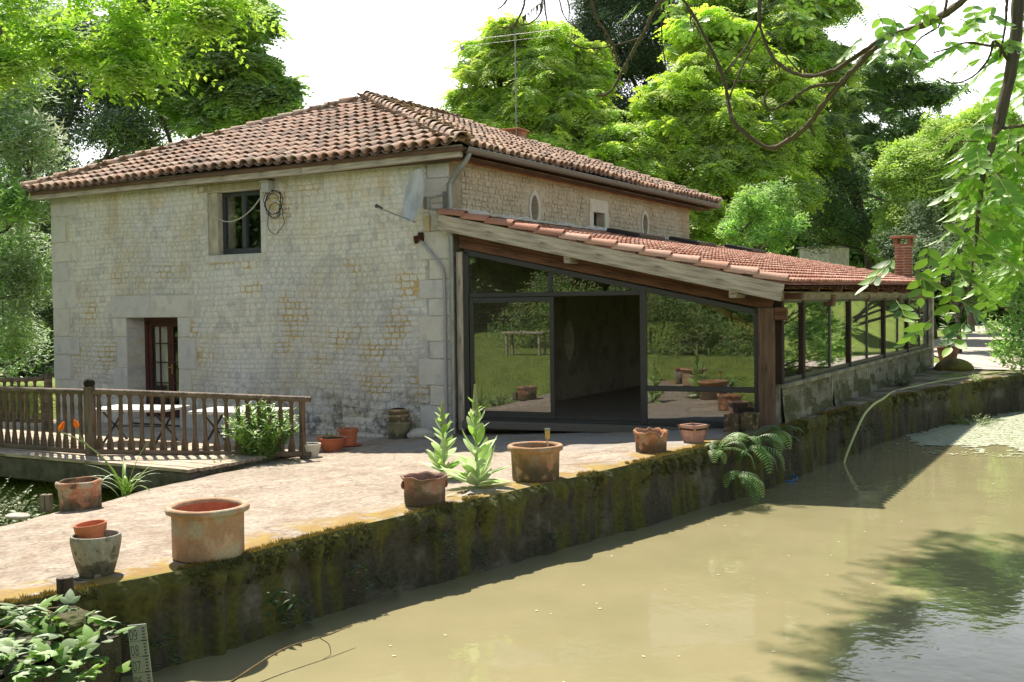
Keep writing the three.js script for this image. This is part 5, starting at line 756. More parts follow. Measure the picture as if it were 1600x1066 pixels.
{ // day lily
  const t = thing('day_lily', 'day lily with arching strap leaves and two orange flowers', 'plant', [-1.1, -0.3, 6.12], 0), R = rng(111), g = [[0.2, 0.36, 0.06], [0.3, 0.45, 0.09], [0.24, 0.4, 0.07]].map((c) => leafMat(c, 0.5, 0.6));
  for (let i = 0; i < 22; i++) { const L = 0.5 + R() * 0.4, b = 0.5 + R() * 2.0; part('leaf', leafBlade(L, 0.026, b, 0.5, 10, 0.35), g[i % 3], t).applyMatrix4(EUL(0.15 + R() * 0.4, i < 12 ? -0.6 + R() * 2.0 + Math.PI * (R() < 0.5) : R() * 6.28, 0).setPosition((R() - 0.5) * 0.12, 0, (R() - 0.5) * 0.12)); }
  const sm = mat({ col: [0.22, 0.27, 0.1] }), top1 = V(-0.62, 0.87, 0.5), top2 = V(-0.36, 0.91, 0.42);
  part('stalk', [tube([V(0, 0, 0), V(-0.15, 0.45, 0.15), V(-0.33, 0.7, 0.33), V(-0.46, 0.8, 0.42), top1], 0.014, 0.008, 20, 6), tube([V(-0.3, 0.66, 0.3), V(-0.35, 0.78, 0.38), top2], 0.011, 0.008, 10, 6)], sm, t);
  const om = [leafMat([0.85, 0.22, 0.02], 0.45, 0.6), leafMat([0.9, 0.42, 0.03], 0.45, 0.6)];
  for (const [c, ry] of [[top1, 2.4], [top2, 0.4]]) { const f = new THREE.Group(); f.name = 'flower'; t.add(f); f.position.copy(c); f.rotation.set(0.5, ry, 0, 'YXZ'); for (let k = 0; k < 6; k++) part('petal', leafBlade(0.15, 0.062, -1.3, -0.15, 6), om[k % 2], f).applyMatrix4(EUL(0.55, k * Math.PI / 3, 0)); for (let k = 0; k < 4; k++) part('stamen', capped(V(0, 0, 0), V(Math.cos(k * 1.6) * 0.02, 0.075, Math.sin(k * 1.6) * 0.02), 0.0018, 4), om[1], f); }
}
function bushy(name, label, cat, pos, stems, h, r, seed, cols, leaf, nl, tr = 0.5, lean = 0.5) {
  const t = thing(name, label, cat, pos, 0), R = rng(seed), st = [], ms = [], cs = [];
  for (let i = 0; i < stems; i++) { const a = R() * 6.28, d = r * Math.sqrt(R()), hh = h * (1 - 0.45 * (d / r) * (d / r)) * (0.8 + R() * 0.3), b = V(Math.cos(a) * d * 0.3, 0, Math.sin(a) * d * 0.3), e = V(Math.cos(a) * d, hh, Math.sin(a) * d), c = V(b.x + (e.x - b.x) * lean * 0.6, hh * 0.55, b.z + (e.z - b.z) * lean * 0.6), cv = new THREE.CatmullRomCurve3([b, c, e]); st.push(tube([b, c, e], 0.006, 0.003, 6, 5));
    for (let k = 0; k < nl; k++) { const f = 0.12 + 0.88 * k / nl, p = cv.getPoint(f), s = (0.55 + R() * 0.6) * (f > 0.85 ? 0.75 : 1); ms.push(EUL(0.4 + R() * 0.9, R() * 6.28, (R() - 0.5) * 0.5).scale(V(s, s, s)).setPosition(p)); cs.push(lin(...mul3(cols[Math.floor(R() * cols.length)], 0.75 + R() * 0.5))); } }
  part('stems', st, mat({ col: [0.14, 0.17, 0.06] }), t); const f = instanced('foliage', leaf, leafMat([1, 1, 1], tr, 0.6), ms, t, cs); f.userData.kind = 'stuff'; return t;
}
const GREENS = [[0.2, 0.32, 0.06], [0.26, 0.38, 0.08], [0.16, 0.27, 0.06], [0.31, 0.42, 0.12]];
bushy('leafy_bush', 'bright leafy bush growing against the right end of the railing', 'bush', [-1.3, -0.24, 3.35], 95, 0.98, 0.64, 121, [[0.26, 0.46, 0.07], [0.34, 0.54, 0.1], [0.2, 0.38, 0.06], [0.4, 0.56, 0.14]], leafBlade(0.16, 0.045, 0.7, 0.3, 4), 26);
bushy('creeping_weeds', 'low green weeds along the terrace edge under the railing', 'weeds', [-1.35, -0.35, 4.3], 26, 0.3, 0.4, 122, GREENS, leafBlade(0.06, 0.025, 0.7, 0.3, 3), 12);
bushy('hollow_shrub', 'sunlit ivy shrub filling the hollow beneath the footbridge', 'shrub', [-3.2, -1.3, 7.2], 190, 1.25, 1.5, 123, [[0.16, 0.22, 0.06], [0.2, 0.24, 0.1], [0.12, 0.17, 0.05]], leafBlade(0.09, 0.06, 0.5, 0.3, 3), 24, 0.35);
bushy('hollow_weeds', 'yellow green weeds at the hollow edge by the flat stone', 'weeds', [-1.25, -0.5, 8.4], 60, 0.42, 0.6, 124, [[0.3, 0.42, 0.07], [0.24, 0.36, 0.06]], leafBlade(0.12, 0.02, 0.8, 0.3, 3), 10);
{ // ferns hanging from the corner of the wall
  const frond = (L, seed) => { const R = rng(seed), g = [], n = 17, c = new THREE.CatmullRomCurve3([V(0, 0, 0), V(0, L * 0.42, L * 0.08), V(0, L * 0.72, L * 0.34), V(0, L * 0.74, L * 0.72)]); g.push(tube([0, 0.3, 0.6, 1].map((k) => c.getPoint(k)), 0.004, 0.002, 8, 4)); for (let i = 2; i < n; i++) { const f = i / n, p = c.getPoint(f), tg = c.getTangent(f), l = L * 0.23 * Math.pow(Math.sin(Math.PI * Math.pow(f, 0.75)), 0.7) + 0.01; for (const s of [-1, 1]) { const b = leafBlade(l, 0.017 * L / 0.5, 0.5, 0.25, 3, 0.35), x = V(s, 0.05, 0), y = x.clone().addScaledVector(tg, 0.45).normalize(), z = y.clone().cross(tg).multiplyScalar(s).normalize(), xx = y.clone().cross(z); g.push(b.applyMatrix4(new THREE.Matrix4().makeBasis(xx, y, z).setPosition(p))); } } return merge(g); };
  const fg = [frond(0.55, 1), frond(0.68, 2), frond(0.45, 3)], fm = [[0.12, 0.26, 0.05], [0.2, 0.38, 0.08], [0.08, 0.18, 0.045], [0.3, 0.48, 0.12]].map((c) => leafMat(c, 0.45, 0.5));
  const fern = (pos, n, k, seed, label, yaw0, yawR) => { const t = thing('fern', label, 'fern', pos, 0), R = rng(seed); for (let i = 0; i < n; i++) part('frond', fg[i % 3], fm[Math.floor(R() * 4)], t).applyMatrix4(EUL(0.35 + R() * 1.15, yaw0 + (R() - 0.5) * yawR, 0).scale(V(k, k, k).multiplyScalar(0.75 + R() * 0.5)).setPosition((R() - 0.5) * 0.14, (R() - 0.5) * 0.08, (R() - 0.5) * 0.14)); };
  fern([5.3, 0.06, 1.55], 16, 0.74, 131, 'glossy fern arching over the wall corner, nearest the pink planter', 0.9, 3.6);
  fern([5.5, 0.03, 0.75], 14, 0.78, 132, 'darker fern cascading below the corner planters towards the water', 1.2, 3.0);
  fern([5.6, 0.12, -0.2], 12, 0.7, 133, 'small shaded fern at the foot of the veranda post', 1.0, 4.0);
  fern([5.5, -0.3, 1.35], 9, 0.75, 134, 'drooping fern low on the wall face beneath the others', 0.9, 2.4);
}
{ // weeds rooted low on the quay wall
  const leaf = leafBlade(0.075, 0.03, 0.7, 0.3, 4), wm = leafMat([0.06, 0.12, 0.035], 0.35, 0.7), R = rng(141); let first = null;
  const wl = ['below the largest pot', 'right of the largest pot, close to the waterline', 'taller one right of the largest pot', 'midway between the largest and wavy rimmed pots', 'short one before the wavy rimmed pot', 'straight below the wavy rimmed pot', 'below the taller mullein', 'below the thick lipped pot', 'nearest the depth gauge', 'right of the hose below the ledge', 'farthest along the shaded ledge wall', 'just beside the hose on the ledge wall'];
  let wi = 0; const spots = [[9.9, -0.52, 1.1], [8.9, -0.45, 1.5], [8.6, -0.55, 1.2], [7.9, -0.4, 1.3], [7.5, -0.55, 1], [6.8, -0.3, 1.2], [6.3, -0.5, 0.9], [5.2, -0.52, 0.8], [10.2, -0.35, 1.0], [-4.2, -0.2, 1.3], [-5.2, -0.35, 1.2], [-3.4, -0.4, 1.0]];
  for (const [z, y, k] of spots) {
    let t; if (!first) { t = first = thing('wall_weed', 'small dark leafy weed rooted in the mossy wall just above the water', 'weed', [0, 0, 0], 0, 'weeds on the retaining wall'); for (let i = 0; i < 26; i++) part('leaf', leaf, wm, t).applyMatrix4(EUL(0.3 + R() * 1.3, 1.2 + (R() - 0.5) * 3.4, 0).setPosition(R() * 0.12, (R() - 0.4) * 0.22, (R() - 0.5) * 0.25)); } else { t = first.clone(); t.name = numbered('wall_weed'); scene.add(t); }
    t.userData = { ...t.userData, label: 'dark leafy wall weed ' + wl[wi++] }; t.position.set(edgeX(z) + 0.06, y, z); t.scale.setScalar(k); t.rotation.y = (R() - 0.5) * 0.8;
  }
  const lw = bushy('waterside_weeds', 'pale green weeds floating at the pond edge beyond the hose', 'weeds', [7.35, -0.68, -9.9], 34, 0.26, 0.75, 142, [[0.26, 0.36, 0.1], [0.2, 0.3, 0.08]], leafBlade(0.08, 0.02, 0.6, 0.3, 3), 12);
  bushy('ledge_tuft', 'little yellow green tuft on the sunlit end of the ledge', 'weeds', [7.25, 0.18, -11.3], 22, 0.2, 0.3, 143, [[0.34, 0.45, 0.1]], leafBlade(0.1, 0.02, 0.6, 0.3, 3), 8);
  bushy('ledge_grass', 'dull grass tufts growing along the foot of the veranda wall', 'grass', [5.9, 0.18, -9.5], 40, 0.22, 0.35, 144, [[0.1, 0.14, 0.04]], leafBlade(0.16, 0.012, 1.0, 0.3, 4), 6);
}
{ // hose, hoop, twig, gauge, abutment, vine
  const h = thing('garden_hose', 'pale green garden hose trailing from the ledge down into the pond', 'hose', [0, 0, 0]);
  part('hose', tube([V(7.9, 0.24, -15.3), V(7.2, 0.235, -13.6), V(6.85, 0.225, -12.3), V(6.45, 0.22, -10.6), V(6.15, 0.195, -9.2), V(6.02, 0.2, -8.0), V(6.1, 0.235, -6.9), V(6.2, 0.24, -5.6), V(6.2, 0.2, -4.6), V(6.17, 0.06, -3.9), V(6.13, -0.2, -3.4), V(6.07, -0.5, -3.05), V(6.0, -0.85, -2.85)], 0.022, 0.022, 160, 8), mat({ col: [0.42, 0.46, 0.2], roughness: 0.5 }), h);
  const hp = thing('blue_hoop', 'small blue plastic hoop floating by the wall below the ferns', 'hoop', [5.7, -0.61, -0.72], 0.3); hp.rotation.x = 0.35; { const g = new THREE.TorusGeometry(0.1, 0.013, 8, 30); g.rotateX(Math.PI / 2); g.scale(1.15, 1, 0.85); part('ring', g, mat({ col: [0.02, 0.13, 0.42], roughness: 0.35 }), hp); }
  const tw = thing('twig', 'bare pale twig poking out of the water in front of the wall', 'twig', [0, 0, 0]); part('twig', [tube([V(4.42, -0.72, 10.4), V(4.52, -0.58, 9.95), V(4.54, -0.5, 9.45), V(4.62, -0.5, 9.0), V(4.64, -0.49, 8.75)], 0.011, 0.005, 20, 6, 0.3, 3), tube([V(4.6, -0.51, 9.1), V(4.62, -0.58, 9.02), V(4.62, -0.66, 9.0)], 0.004, 0.003, 6, 5)], mat({ col: [0.36, 0.29, 0.15], t: T.greyWood }), tw);
  const ab = thing('abutment', 'low mossy concrete block against the wall end, overgrown by vine', 'concrete block', [0, 0, 0]);
  const am = mat({ t: T.concrete, col: [0.2, 0.2, 0.14], bumpScale: 0.04 });
  part('block', sheet(40, 26, (u, v) => { const a = v < 0.5 ? 0 : 1; const x = lerp(1.7, 4.22, u), n = (fbm(u * 9, v * 7, 151, 4) - 0.5) * 0.14; return a ? [x + n * 0.5, lerp(-0.08, -1.5, (v - 0.5) * 2), 12.4 + 0 * n, u * 3, v * 3] : [x + n * 0.2, -0.08 + n * 0.4, lerp(10.72, 12.4, v * 2), u * 3, v * 3]; }), am, ab);
  part('block_side', [sheet(14, 14, (u, v) => { const n = (fbm(u * 7, v * 7, 152, 4) - 0.5) * 0.1; return [4.22 + n, lerp(-0.1, -1.5, v), lerp(10.72, 12.4, u), u * 2, v * 2]; }), sheet(30, 14, (u, v) => { const n = (fbm(u * 9, v * 7, 153, 4) - 0.5) * 0.1; return [lerp(1.7, 4.22, u), lerp(-0.1, -1.5, v), 10.72 + n * 0.5, u * 3, v * 2]; })], mat({ t: T.concrete, col: [0.2, 0.2, 0.14], bumpScale: 0.04, side: THREE.DoubleSide }), ab);
  { const g = new THREE.IcosahedronGeometry(0.17, 6), q = g.attributes.position; for (let i = 0; i < q.count; i++) { const k = 1 + 0.3 * (noise(q.getX(i) * 14 + 4, q.getY(i) * 14 + q.getZ(i) * 11, 154) - 0.5) + 0.16 * (noise(q.getX(i) * 60, q.getY(i) * 60 + q.getZ(i) * 47, 155) - 0.5); q.setXYZ(i, q.getX(i) * k * 1.15, q.getY(i) * k * 0.62, q.getZ(i) * k); } g.computeVertexNormals(); g.translate(4.0, -0.02, 10.9); part('moss_cushion', g, mat({ col: [0.5, 0.6, 0.16], t: T.bark, bumpScale: 0.02 }), ab); }
  const gz = thing('depth_gauge', 'white enamel water depth gauge with black figures against the concrete block', 'gauge', [4.33, -0.5, 10.62], 0.5); gz.rotation.z = 0.09;
  const cv = document.createElement('canvas'); cv.width = 128; cv.height = 1024; const c2 = cv.getContext('2d'); c2.fillStyle = '#8d9388'; c2.fillRect(0, 0, 128, 1024); c2.fillStyle = '#20302a'; c2.strokeStyle = '#20302a'; c2.lineWidth = 3;
  const R = rng(156); for (let k = 0; k < 9; k++) { const y = k * 116 + 20; c2.save(); c2.translate(6, y + 92); c2.scale(0.62, 1.25); c2.font = '84px sans-serif'; c2.fillText('0' + (9 - k), 0, 0); c2.restore(); c2.fillRect(6, y + 100, 78, 3); for (let j = 0; j < 5; j++) c2.fillRect((j % 5 === 4 ? 84 : 96), y + j * 23 + 4, j % 5 === 4 ? 40 : 18, 10); }
  for (let i = 0; i < 260; i++) { c2.fillStyle = `rgba(${70 + R() * 60},${80 + R() * 50},${50 + R() * 30},${R() * 0.35})`; c2.fillRect(R() * 128, R() * 1024, 2 + R() * 9, 2 + R() * 5); }
  const ct = new THREE.CanvasTexture(cv); ct.colorSpace = THREE.SRGBColorSpace;
  const pg = rbox(0.13, 0.95, 0.012, 0.004); { const p = pg.attributes.position, u = pg.attributes.uv; for (let i = 0; i < p.count; i++) u.setXY(i, p.getX(i) / 0.13 + 0.5, p.getY(i) / 0.95 + 0.5); } part('plate', pg, mat({ map: ct, roughness: 0.4 }), gz);
  // vine with lobed leaves sprawling over the block
  const vl = (() => { const g = []; for (const [a, k] of [[0, 1], [0.85, 0.72], [-0.85, 0.72]]) { const b = leafBlade(0.12 * k, 0.062 * k, 0.45, 0.25, 5, 0.36); b.rotateZ(a); g.push(b); } return merge(g); })(), v2 = leafBlade(0.11, 0.06, 0.5, 0.3, 5, 0.36);
  const vm = [leafMat([0.16, 0.32, 0.04], 0.55, 0.85), leafMat([0.24, 0.44, 0.045], 0.6, 0.85), leafMat([0.1, 0.19, 0.045], 0.45, 0.8), leafMat([0.13, 0.22, 0.09], 0.35, 0.6)];
  const vn = thing('vine', 'sprawling vine with lobed green leaves over the concrete block, bottom corner', 'vine', [0, 0, 0]), R3 = rng(157), stems = [];
  for (let i = 0; i < 15; i++) { const low = i > 7 ? 45 : 0, x0 = -70 + R3() * 90, x1 = x0 + 70 + R3() * (low ? 90 : 150), y0 = 985 + R3() * 60 + low, D = 6.9 + R3() * 0.7, c = new THREE.CatmullRomCurve3([at(x0, y0, D + 0.2), at(lerp(x0, x1, 0.5), 942 + R3() * 45 + low, D), at(x1, 958 + R3() * 40 + low, D - 0.1), at(Math.min(236, x1 + 20 + R3() * 20), 990 + R3() * 75, D - 0.1)]); stems.push(tube([0, 0.33, 0.66, 1].map((k) => c.getPoint(k)), 0.006, 0.003, 14, 5));
    for (let k = 0; k < 17; k++) { const p = c.getPoint(0.08 + 0.92 * k / 17); p.x += (R3() - 0.5) * 0.16; p.y += (R3() - 0.5) * 0.12; p.z += (R3() - 0.5) * 0.16; const s = 0.75 + R3() * 0.6; part('leaf', R3() < 0.55 ? vl : v2, vm[Math.floor(R3() * 4)], vn).applyMatrix4(EUL(0.7 + R3() * 1.1, R3() * 6.28, (R3() - 0.5) * 0.7).scale(V(s, s, s)).setPosition(p)); } }
  for (let k = 0; k < 42; k++) { const p = at(-20 + R3() * 150, 990 + R3() * 85, 6.7 + R3() * 0.4), s = 0.8 + R3() * 0.5; part('leaf', vl, vm[Math.floor(R3() * 4)], vn).applyMatrix4(EUL(0.7 + R3() * 1.1, R3() * 6.28, (R3() - 0.5) * 0.7).scale(V(s, s, s)).setPosition(p)); }
  { const ms = [], cs = []; for (let k = 0; k < 130; k++) { const p = at(-30 + 190 * R3() * R3() + R3() * 20, 1000 + R3() * 90, 6.35 + R3() * 0.5), q = 0.7 + R3() * 0.5; ms.push(EUL(0.7 + R3() * 1.1, R3() * 6.28, (R3() - 0.5) * 0.7).scale(V(q, q, q)).setPosition(p)); cs.push(lin(...mul3([0.16, 0.3, 0.05], 0.6 + R3() * 0.8))); } const f = instanced('foliage', vl, leafMat([1, 1, 1], 0.45, 0.6), ms, vn, cs); f.userData.kind = 'stuff'; }
  part('stems', stems, mat({ col: [0.2, 0.15, 0.08] }), vn);
}
{ // scum and duckweed on the far water
  const sc = tex(256, 256, (u, v) => { const a = fbm(u * 8, v * 8, 161, 5, 8, 8), c = noise(u * 90, v * 90, 162, 90, 90); return [...mul3(mix3([0.25, 0.29, 0.17], [0.41, 0.42, 0.33], a), 0.8 + 0.4 * c), c]; });
  const n = 70, p = [], ix = [], uv = [], id = new Map(), f = (x, z) => { const d = Math.min(x - (edgeX(z) + 0.25 + 0.5 * sstep(-7.5, -5.6, z)), -5.9 + 0.9 * (fbm(x * 1.7, 4, 163, 3) - 0.5) - z, z + 15.2); return sstep(-0.3, 0.7, d) * 0.75 + fbm(x * 2.2, z * 1.1, 164, 4) - 0.62 > 0; };
  const vtx = (i, j) => { const k = i + '_' + j; if (!id.has(k)) { const x = 6.2 + i * 0.09 + 0.05 * (hash(i, j, 1) - 0.5), z = -5.2 - j * 0.13 + 0.07 * (hash(i, j, 2) - 0.5); id.set(k, p.length / 3); p.push(x, WATER + 0.006 + 0.004 * hash(i, j, 3), z); uv.push(x, z); } return id.get(k); };
  for (let i = 0; i < n; i++) for (let j = 0; j < 78; j++) if (f(6.2 + (i + 0.5) * 0.09, -5.2 - (j + 0.5) * 0.13)) { const a = vtx(i, j), b = vtx(i + 1, j), c = vtx(i, j + 1), d = vtx(i + 1, j + 1); ix.push(a, b, d, a, d, c); }
  const t = thing('duckweed', 'pale grey green film of duckweed and scum on the far end of the pond', 'duckweed', [0, 0, 0]); t.userData.kind = 'stuff'; part('film', geom(p, ix, uv), mat({ t: sc, bumpScale: 0.01, roughness: 0.6 }), t);
  const R = rng(165), ms = [], cs = [], disc = new THREE.CircleGeometry(0.016, 5).rotateX(-Math.PI / 2); for (let i = 0; i < 9000; i++) { const x = 6.2 + R() * 6, z = -4.6 - R() * 10.5; if (x < edgeX(z) + 0.1 || (!f(x, z) && R() > 0.06)) continue; const k = 0.6 + R() * 1.6; ms.push(new THREE.Matrix4().makeScale(k, 1, k).setPosition(x, WATER + 0.014 + R() * 0.004, z)); cs.push(lin(...mix3([0.28, 0.36, 0.12], [0.5, 0.48, 0.4], R()))); } instanced('fronds', disc, mat({ roughness: 0.7 }), ms, t, cs);
  const R2 = rng(166), ps = []; const d = thing('floating_debris', 'specks of leaf and seed drifting on the open water', 'debris', [0, 0, 0]); d.userData.kind = 'stuff'; for (let i = 0; i < 130; i++) { const x = 4.8 + R2() * 6.5, z = -4 + R2() * 14.5; if (x < edgeX(z) + 0.25) continue; const k = 0.4 + R2() * 0.9; ps.push(EUL(0, R2() * 6.28, 0).scale(V(k, 1, k * (0.4 + R2() * 0.6))).setPosition(x, WATER + 0.006, z)); } instanced('specks', disc, mat({ col: [0.55, 0.5, 0.38] }), ps, d);
}
{ // by the far end of the veranda
  const s = thing('mossy_rock', 'round mossy rock at the far end of the ledge', 'rock', [6.3, 0.3, -15.0], 0.3); const g = new THREE.IcosahedronGeometry(0.36, 4), q = g.attributes.position; for (let i = 0; i < q.count; i++) { const k = 1 + 0.3 * (noise(q.getX(i) * 6 + 4, q.getY(i) * 6 + q.getZ(i) * 5, 171) - 0.5); q.setXYZ(i, q.getX(i) * k * 1.25, q.getY(i) * k * 0.7, q.getZ(i) * k); } g.computeVertexNormals(); part('rock', g, mat({ col: [1.3, 1.3, 0.6], t: T.bark, bumpScale: 0.04 }), s);
  const pt = thing('potted_plant', 'tall leafy plant in a brown pot beyond the veranda end', 'potted plant', [5.95, 0.26, -16.6]); part('pot_body', lathe([[0, 0], [0.2, 0], [0.29, 0.5], [0.31, 0.51], [0.3, 0.55], [0.27, 0.54], [0.2, 0.1], [0, 0.1]], 32), mat({ t: T.clay, col: [0.28, 0.26, 0.25] }), pt); const R = rng(172), lb = leafBlade(0.26, 0.1, 0.7, 0.3, 4), lm = [leafMat([0.27, 0.38, 0.16], 0.4), leafMat([0.34, 0.45, 0.2], 0.4)]; for (let i = 0; i < 60; i++) part('leaf', lb, lm[i % 2], pt).applyMatrix4(EUL(0.5 + R() * 0.9, R() * 6.28, 0).setPosition((R() - 0.5) * 0.1, 0.5 + R() * 1.0, (R() - 0.5) * 0.1)); part('stem', capped(V(0, 0.4, 0), V(0, 1.55, 0), 0.02, 6), mat({ col: [0.2, 0.25, 0.1] }), pt);
}

// ───────────── trees ─────────────
// clusters: small sprays of leaves, repeated through a crown
function leafSpray(n, spread, len, wid, seed, flat = 1) { const R = rng(seed), p = [], ix = []; for (let i = 0; i < n; i++) { const th = R() * 6.28, ph = Math.acos(2 * R() - 1), r = spread * Math.cbrt(0.08 + 0.92 * R()), c = V(Math.sin(ph) * Math.cos(th) * r, Math.cos(ph) * r * 0.75 * flat, Math.sin(ph) * Math.sin(th) * r), L = len * (0.65 + R() * 0.7), W = wid * (0.7 + R() * 0.6) * 0.5, m = EUL(0.9 + R() * 1.3, R() * 6.28, (R() - 0.5) * 1.0), q = (x, y, z) => { const v = V(x, y, z).applyMatrix4(m).add(c); p.push(v.x, v.y, v.z); }; const k = p.length / 3; q(0, 0, 0); q(-W, L * 0.45, W * 0.4); q(0, L * 0.5, 0); q(W, L * 0.45, W * 0.4); q(0, L, -L * 0.12); ix.push(k, k + 2, k + 1, k, k + 3, k + 2, k + 1, k + 2, k + 4, k + 2, k + 3, k + 4); } return geom(p, ix); }
// feathery spray: arching twigs with rows of small leaflets
function pinnateSpray(nLeaf, L, pairs, lw, seed) { const R = rng(seed), p = [], ix = []; for (let i = 0; i < nLeaf; i++) { const yaw = R() * 6.28, o = V((R() - 0.5) * 0.35, (R() - 0.5) * 0.22, (R() - 0.5) * 0.35), pitch = 1.1 + R() * 0.8, LL = L * (0.7 + R() * 0.5); for (let k = 1; k <= pairs; k++) { const f = k / pairs, y = LL * f * Math.cos(pitch + f * 0.5), r = LL * f * Math.sin(pitch + f * 0.5), b = V(Math.cos(yaw) * r, y, Math.sin(yaw) * r).add(o); for (const s of [-1, 1]) { const a = yaw + s * (1.25 - 0.5 * f), l = lw * 2.3 * (1 - 0.45 * f), w = lw * 0.5, dx = Math.cos(a), dz = Math.sin(a), q = p.length / 3, dr = -0.3 * l + (R() - 0.5) * l * 0.5; p.push(b.x, b.y, b.z, b.x + dx * l * 0.5 - dz * w, b.y + dr * 0.4, b.z + dz * l * 0.5 + dx * w, b.x + dx * l, b.y + dr, b.z + dz * l, b.x + dx * l * 0.5 + dz * w, b.y + dr * 0.4 + 0.01, b.z + dz * l * 0.5 - dx * w); ix.push(q, q + 1, q + 2, q, q + 2, q + 3); } } } return geom(p, ix); }
const SPRAY = { broad: leafSpray(44, 0.5, 0.17, 0.1, 1), fine: leafSpray(60, 0.48, 0.11, 0.055, 2), willow: leafSpray(60, 0.5, 0.17, 0.045, 3, 1.2), dark: leafSpray(60, 0.5, 0.12, 0.07, 4), pinnate: pinnateSpray(8, 0.6, 6, 0.095, 5), walnut: pinnateSpray(8, 0.6, 5, 0.12, 6), near: pinnateSpray(5, 0.34, 5, 0.042, 7), coarse: leafSpray(40, 0.9, 0.34, 0.2, 8), clip: leafSpray(46, 0.4, 0.15, 0.08, 9) };
// masses: [px, py, depth, half-width px, half-height px] of the photograph, or [x, y, z, rx, ry] with world: true
function tree({ name, label, group, base, masses, spray = 'broad', cols, density = 5, tr = 0.5, trunk = 0.25, limbs = true, shell = 0.5, seed = 1, world = false, size = [0.75, 1.35], rough = 0.9, flatten = 1, lobes = 1, category = 'tree' }) {
  const t = thing(name, label, category, base, 0, group), R = rng(seed), ms = [], cs = [], B = V(...base), up = V(0, 1, 0), q = new THREE.Quaternion(), wood = [];
  const list = masses.map((m) => world ? { c: V(m[0], m[1], m[2]), rx: m[3], ry: m[4] } : { c: at(m[0], m[1], m[2]), rx: m[3] * m[2] / FOC, ry: m[4] * m[2] / FOC });
  for (const m of list) {
    const nSub = Math.max(5, Math.round((7 + m.rx * m.ry * 2.4) * lobes)), subs = [];
    for (let k = 0; k < nSub; k++) { const a = R() * 6.28, h = R() * 2 - 0.85, rr = Math.sqrt(Math.max(0, 1 - h * h * 0.8)), f = 0.45 + 0.4 * R(); subs.push({ c: V(m.c.x + Math.cos(a) * rr * m.rx * f, m.c.y + h * m.ry * 0.72, m.c.z + Math.sin(a) * rr * m.rx * f), r: Math.min(m.rx, m.ry) * (0.16 + 0.32 * R() * R() + 0.06) }); }
    for (const s of subs) {
      const n = Math.max(5, Math.round(4 * Math.PI * s.r * s.r * density * 0.55)), tone = 0.78 + R() * 0.44;
      for (let i = 0; i < n; i++) { const a = R() * 6.28, u = R() * 2 - 1, w = Math.sqrt(1 - u * u), r = s.r * (shell + (1 - shell) * R()) * (1 + 0.35 * (R() - 0.5) + (R() < 0.12 ? 0.55 * R() : 0)), d = V(Math.cos(a) * w, u, Math.sin(a) * w), p = s.c.clone().add(V(d.x * r * 1.15, d.y * r * 0.85 * flatten, d.z * r * 1.15)).sub(B); const k = lerp(size[0], size[1], R()); q.setFromEuler(new THREE.Euler((R() - 0.5) * 0.8 + d.z * 0.35, R() * 6.28, (R() - 0.5) * 0.8 - d.x * 0.35)); ms.push(new THREE.Matrix4().compose(p, q, V(k, k, k))); const c = cols[Math.floor(R() * cols.length)]; cs.push(lin(...mul3(c, tone * (0.8 + R() * 0.4)))); }
      if (limbs && R() < 0.55) { const e = s.c.clone().sub(B), mid = m.c.clone().sub(B); mid.y -= m.ry * 0.5; wood.push([mid.clone().lerp(e, 0.0), mid.clone().lerp(e, 0.5).add(V(0, -0.1 * m.ry, 0)), e, trunk * 0.22, trunk * 0.06]); }
    }
    if (limbs) { const mid = m.c.clone().sub(B); mid.y -= m.ry * 0.5; const y0 = Math.max(0.8, Math.min(mid.y * 0.5, 4)); wood.push([V(0, y0, 0), V(mid.x * 0.45, lerp(y0, mid.y, 0.6), mid.z * 0.45), mid, trunk * 0.6, trunk * 0.24]); }
  }
  const top = list.reduce((a, m) => a.add(m.c), V(0, 0, 0)).multiplyScalar(1 / list.length).sub(B);
  part('trunk', [tube([V(0, -0.4, 0), V(top.x * 0.06, top.y * 0.25, top.z * 0.05), V(top.x * 0.3, top.y * 0.6, top.z * 0.3), V(top.x * 0.7, top.y * 0.95, top.z * 0.7)], trunk, trunk * 0.35, 14, 9, 0.15, seed), ...wood.map((w) => tube([w[0], w[1], w[2]], w[3], w[4], 8, 6, 0.15, seed))], M.bark, t);
  instanced('crown', SPRAY[spray], leafMat([1, 1, 1], tr, rough), ms, t, cs); return t;
}
const gy = (x, z) => groundY(x, z);
const on = (x, z) => [x, gy(x, z), z];
const LOCUST = [[0.46, 0.66, 0.05], [0.56, 0.74, 0.07], [0.32, 0.5, 0.05], [0.62, 0.76, 0.1]], MID = [[0.17, 0.31, 0.06], [0.24, 0.4, 0.07], [0.13, 0.25, 0.06]], DARK = [[0.07, 0.125, 0.045], [0.09, 0.16, 0.05], [0.055, 0.1, 0.04]], WALNUT = [[0.26, 0.46, 0.07], [0.36, 0.56, 0.07], [0.18, 0.34, 0.06]], PALE = [[0.36, 0.52, 0.24], [0.5, 0.6, 0.38], [0.3, 0.5, 0.12]];
tree({ name: 'walnut_tree', label: 'big spreading tree with dark trunk behind the left end of the house roof', base: on(-20.5, -14), seed: 11, spray: 'walnut', cols: WALNUT, density: 7, lobes: 1.5, flatten: 0.45, tr: 0.6, trunk: 0.2, masses: [[340, 60, 40, 105, 85], [400, 135, 40, 62, 55], [330, 165, 41, 100, 55], [230, 90, 42, 100, 90], [280, -20, 41, 140, 60], [380, 10, 40, 50, 45], [440, 150, 40, 26, 28]] });
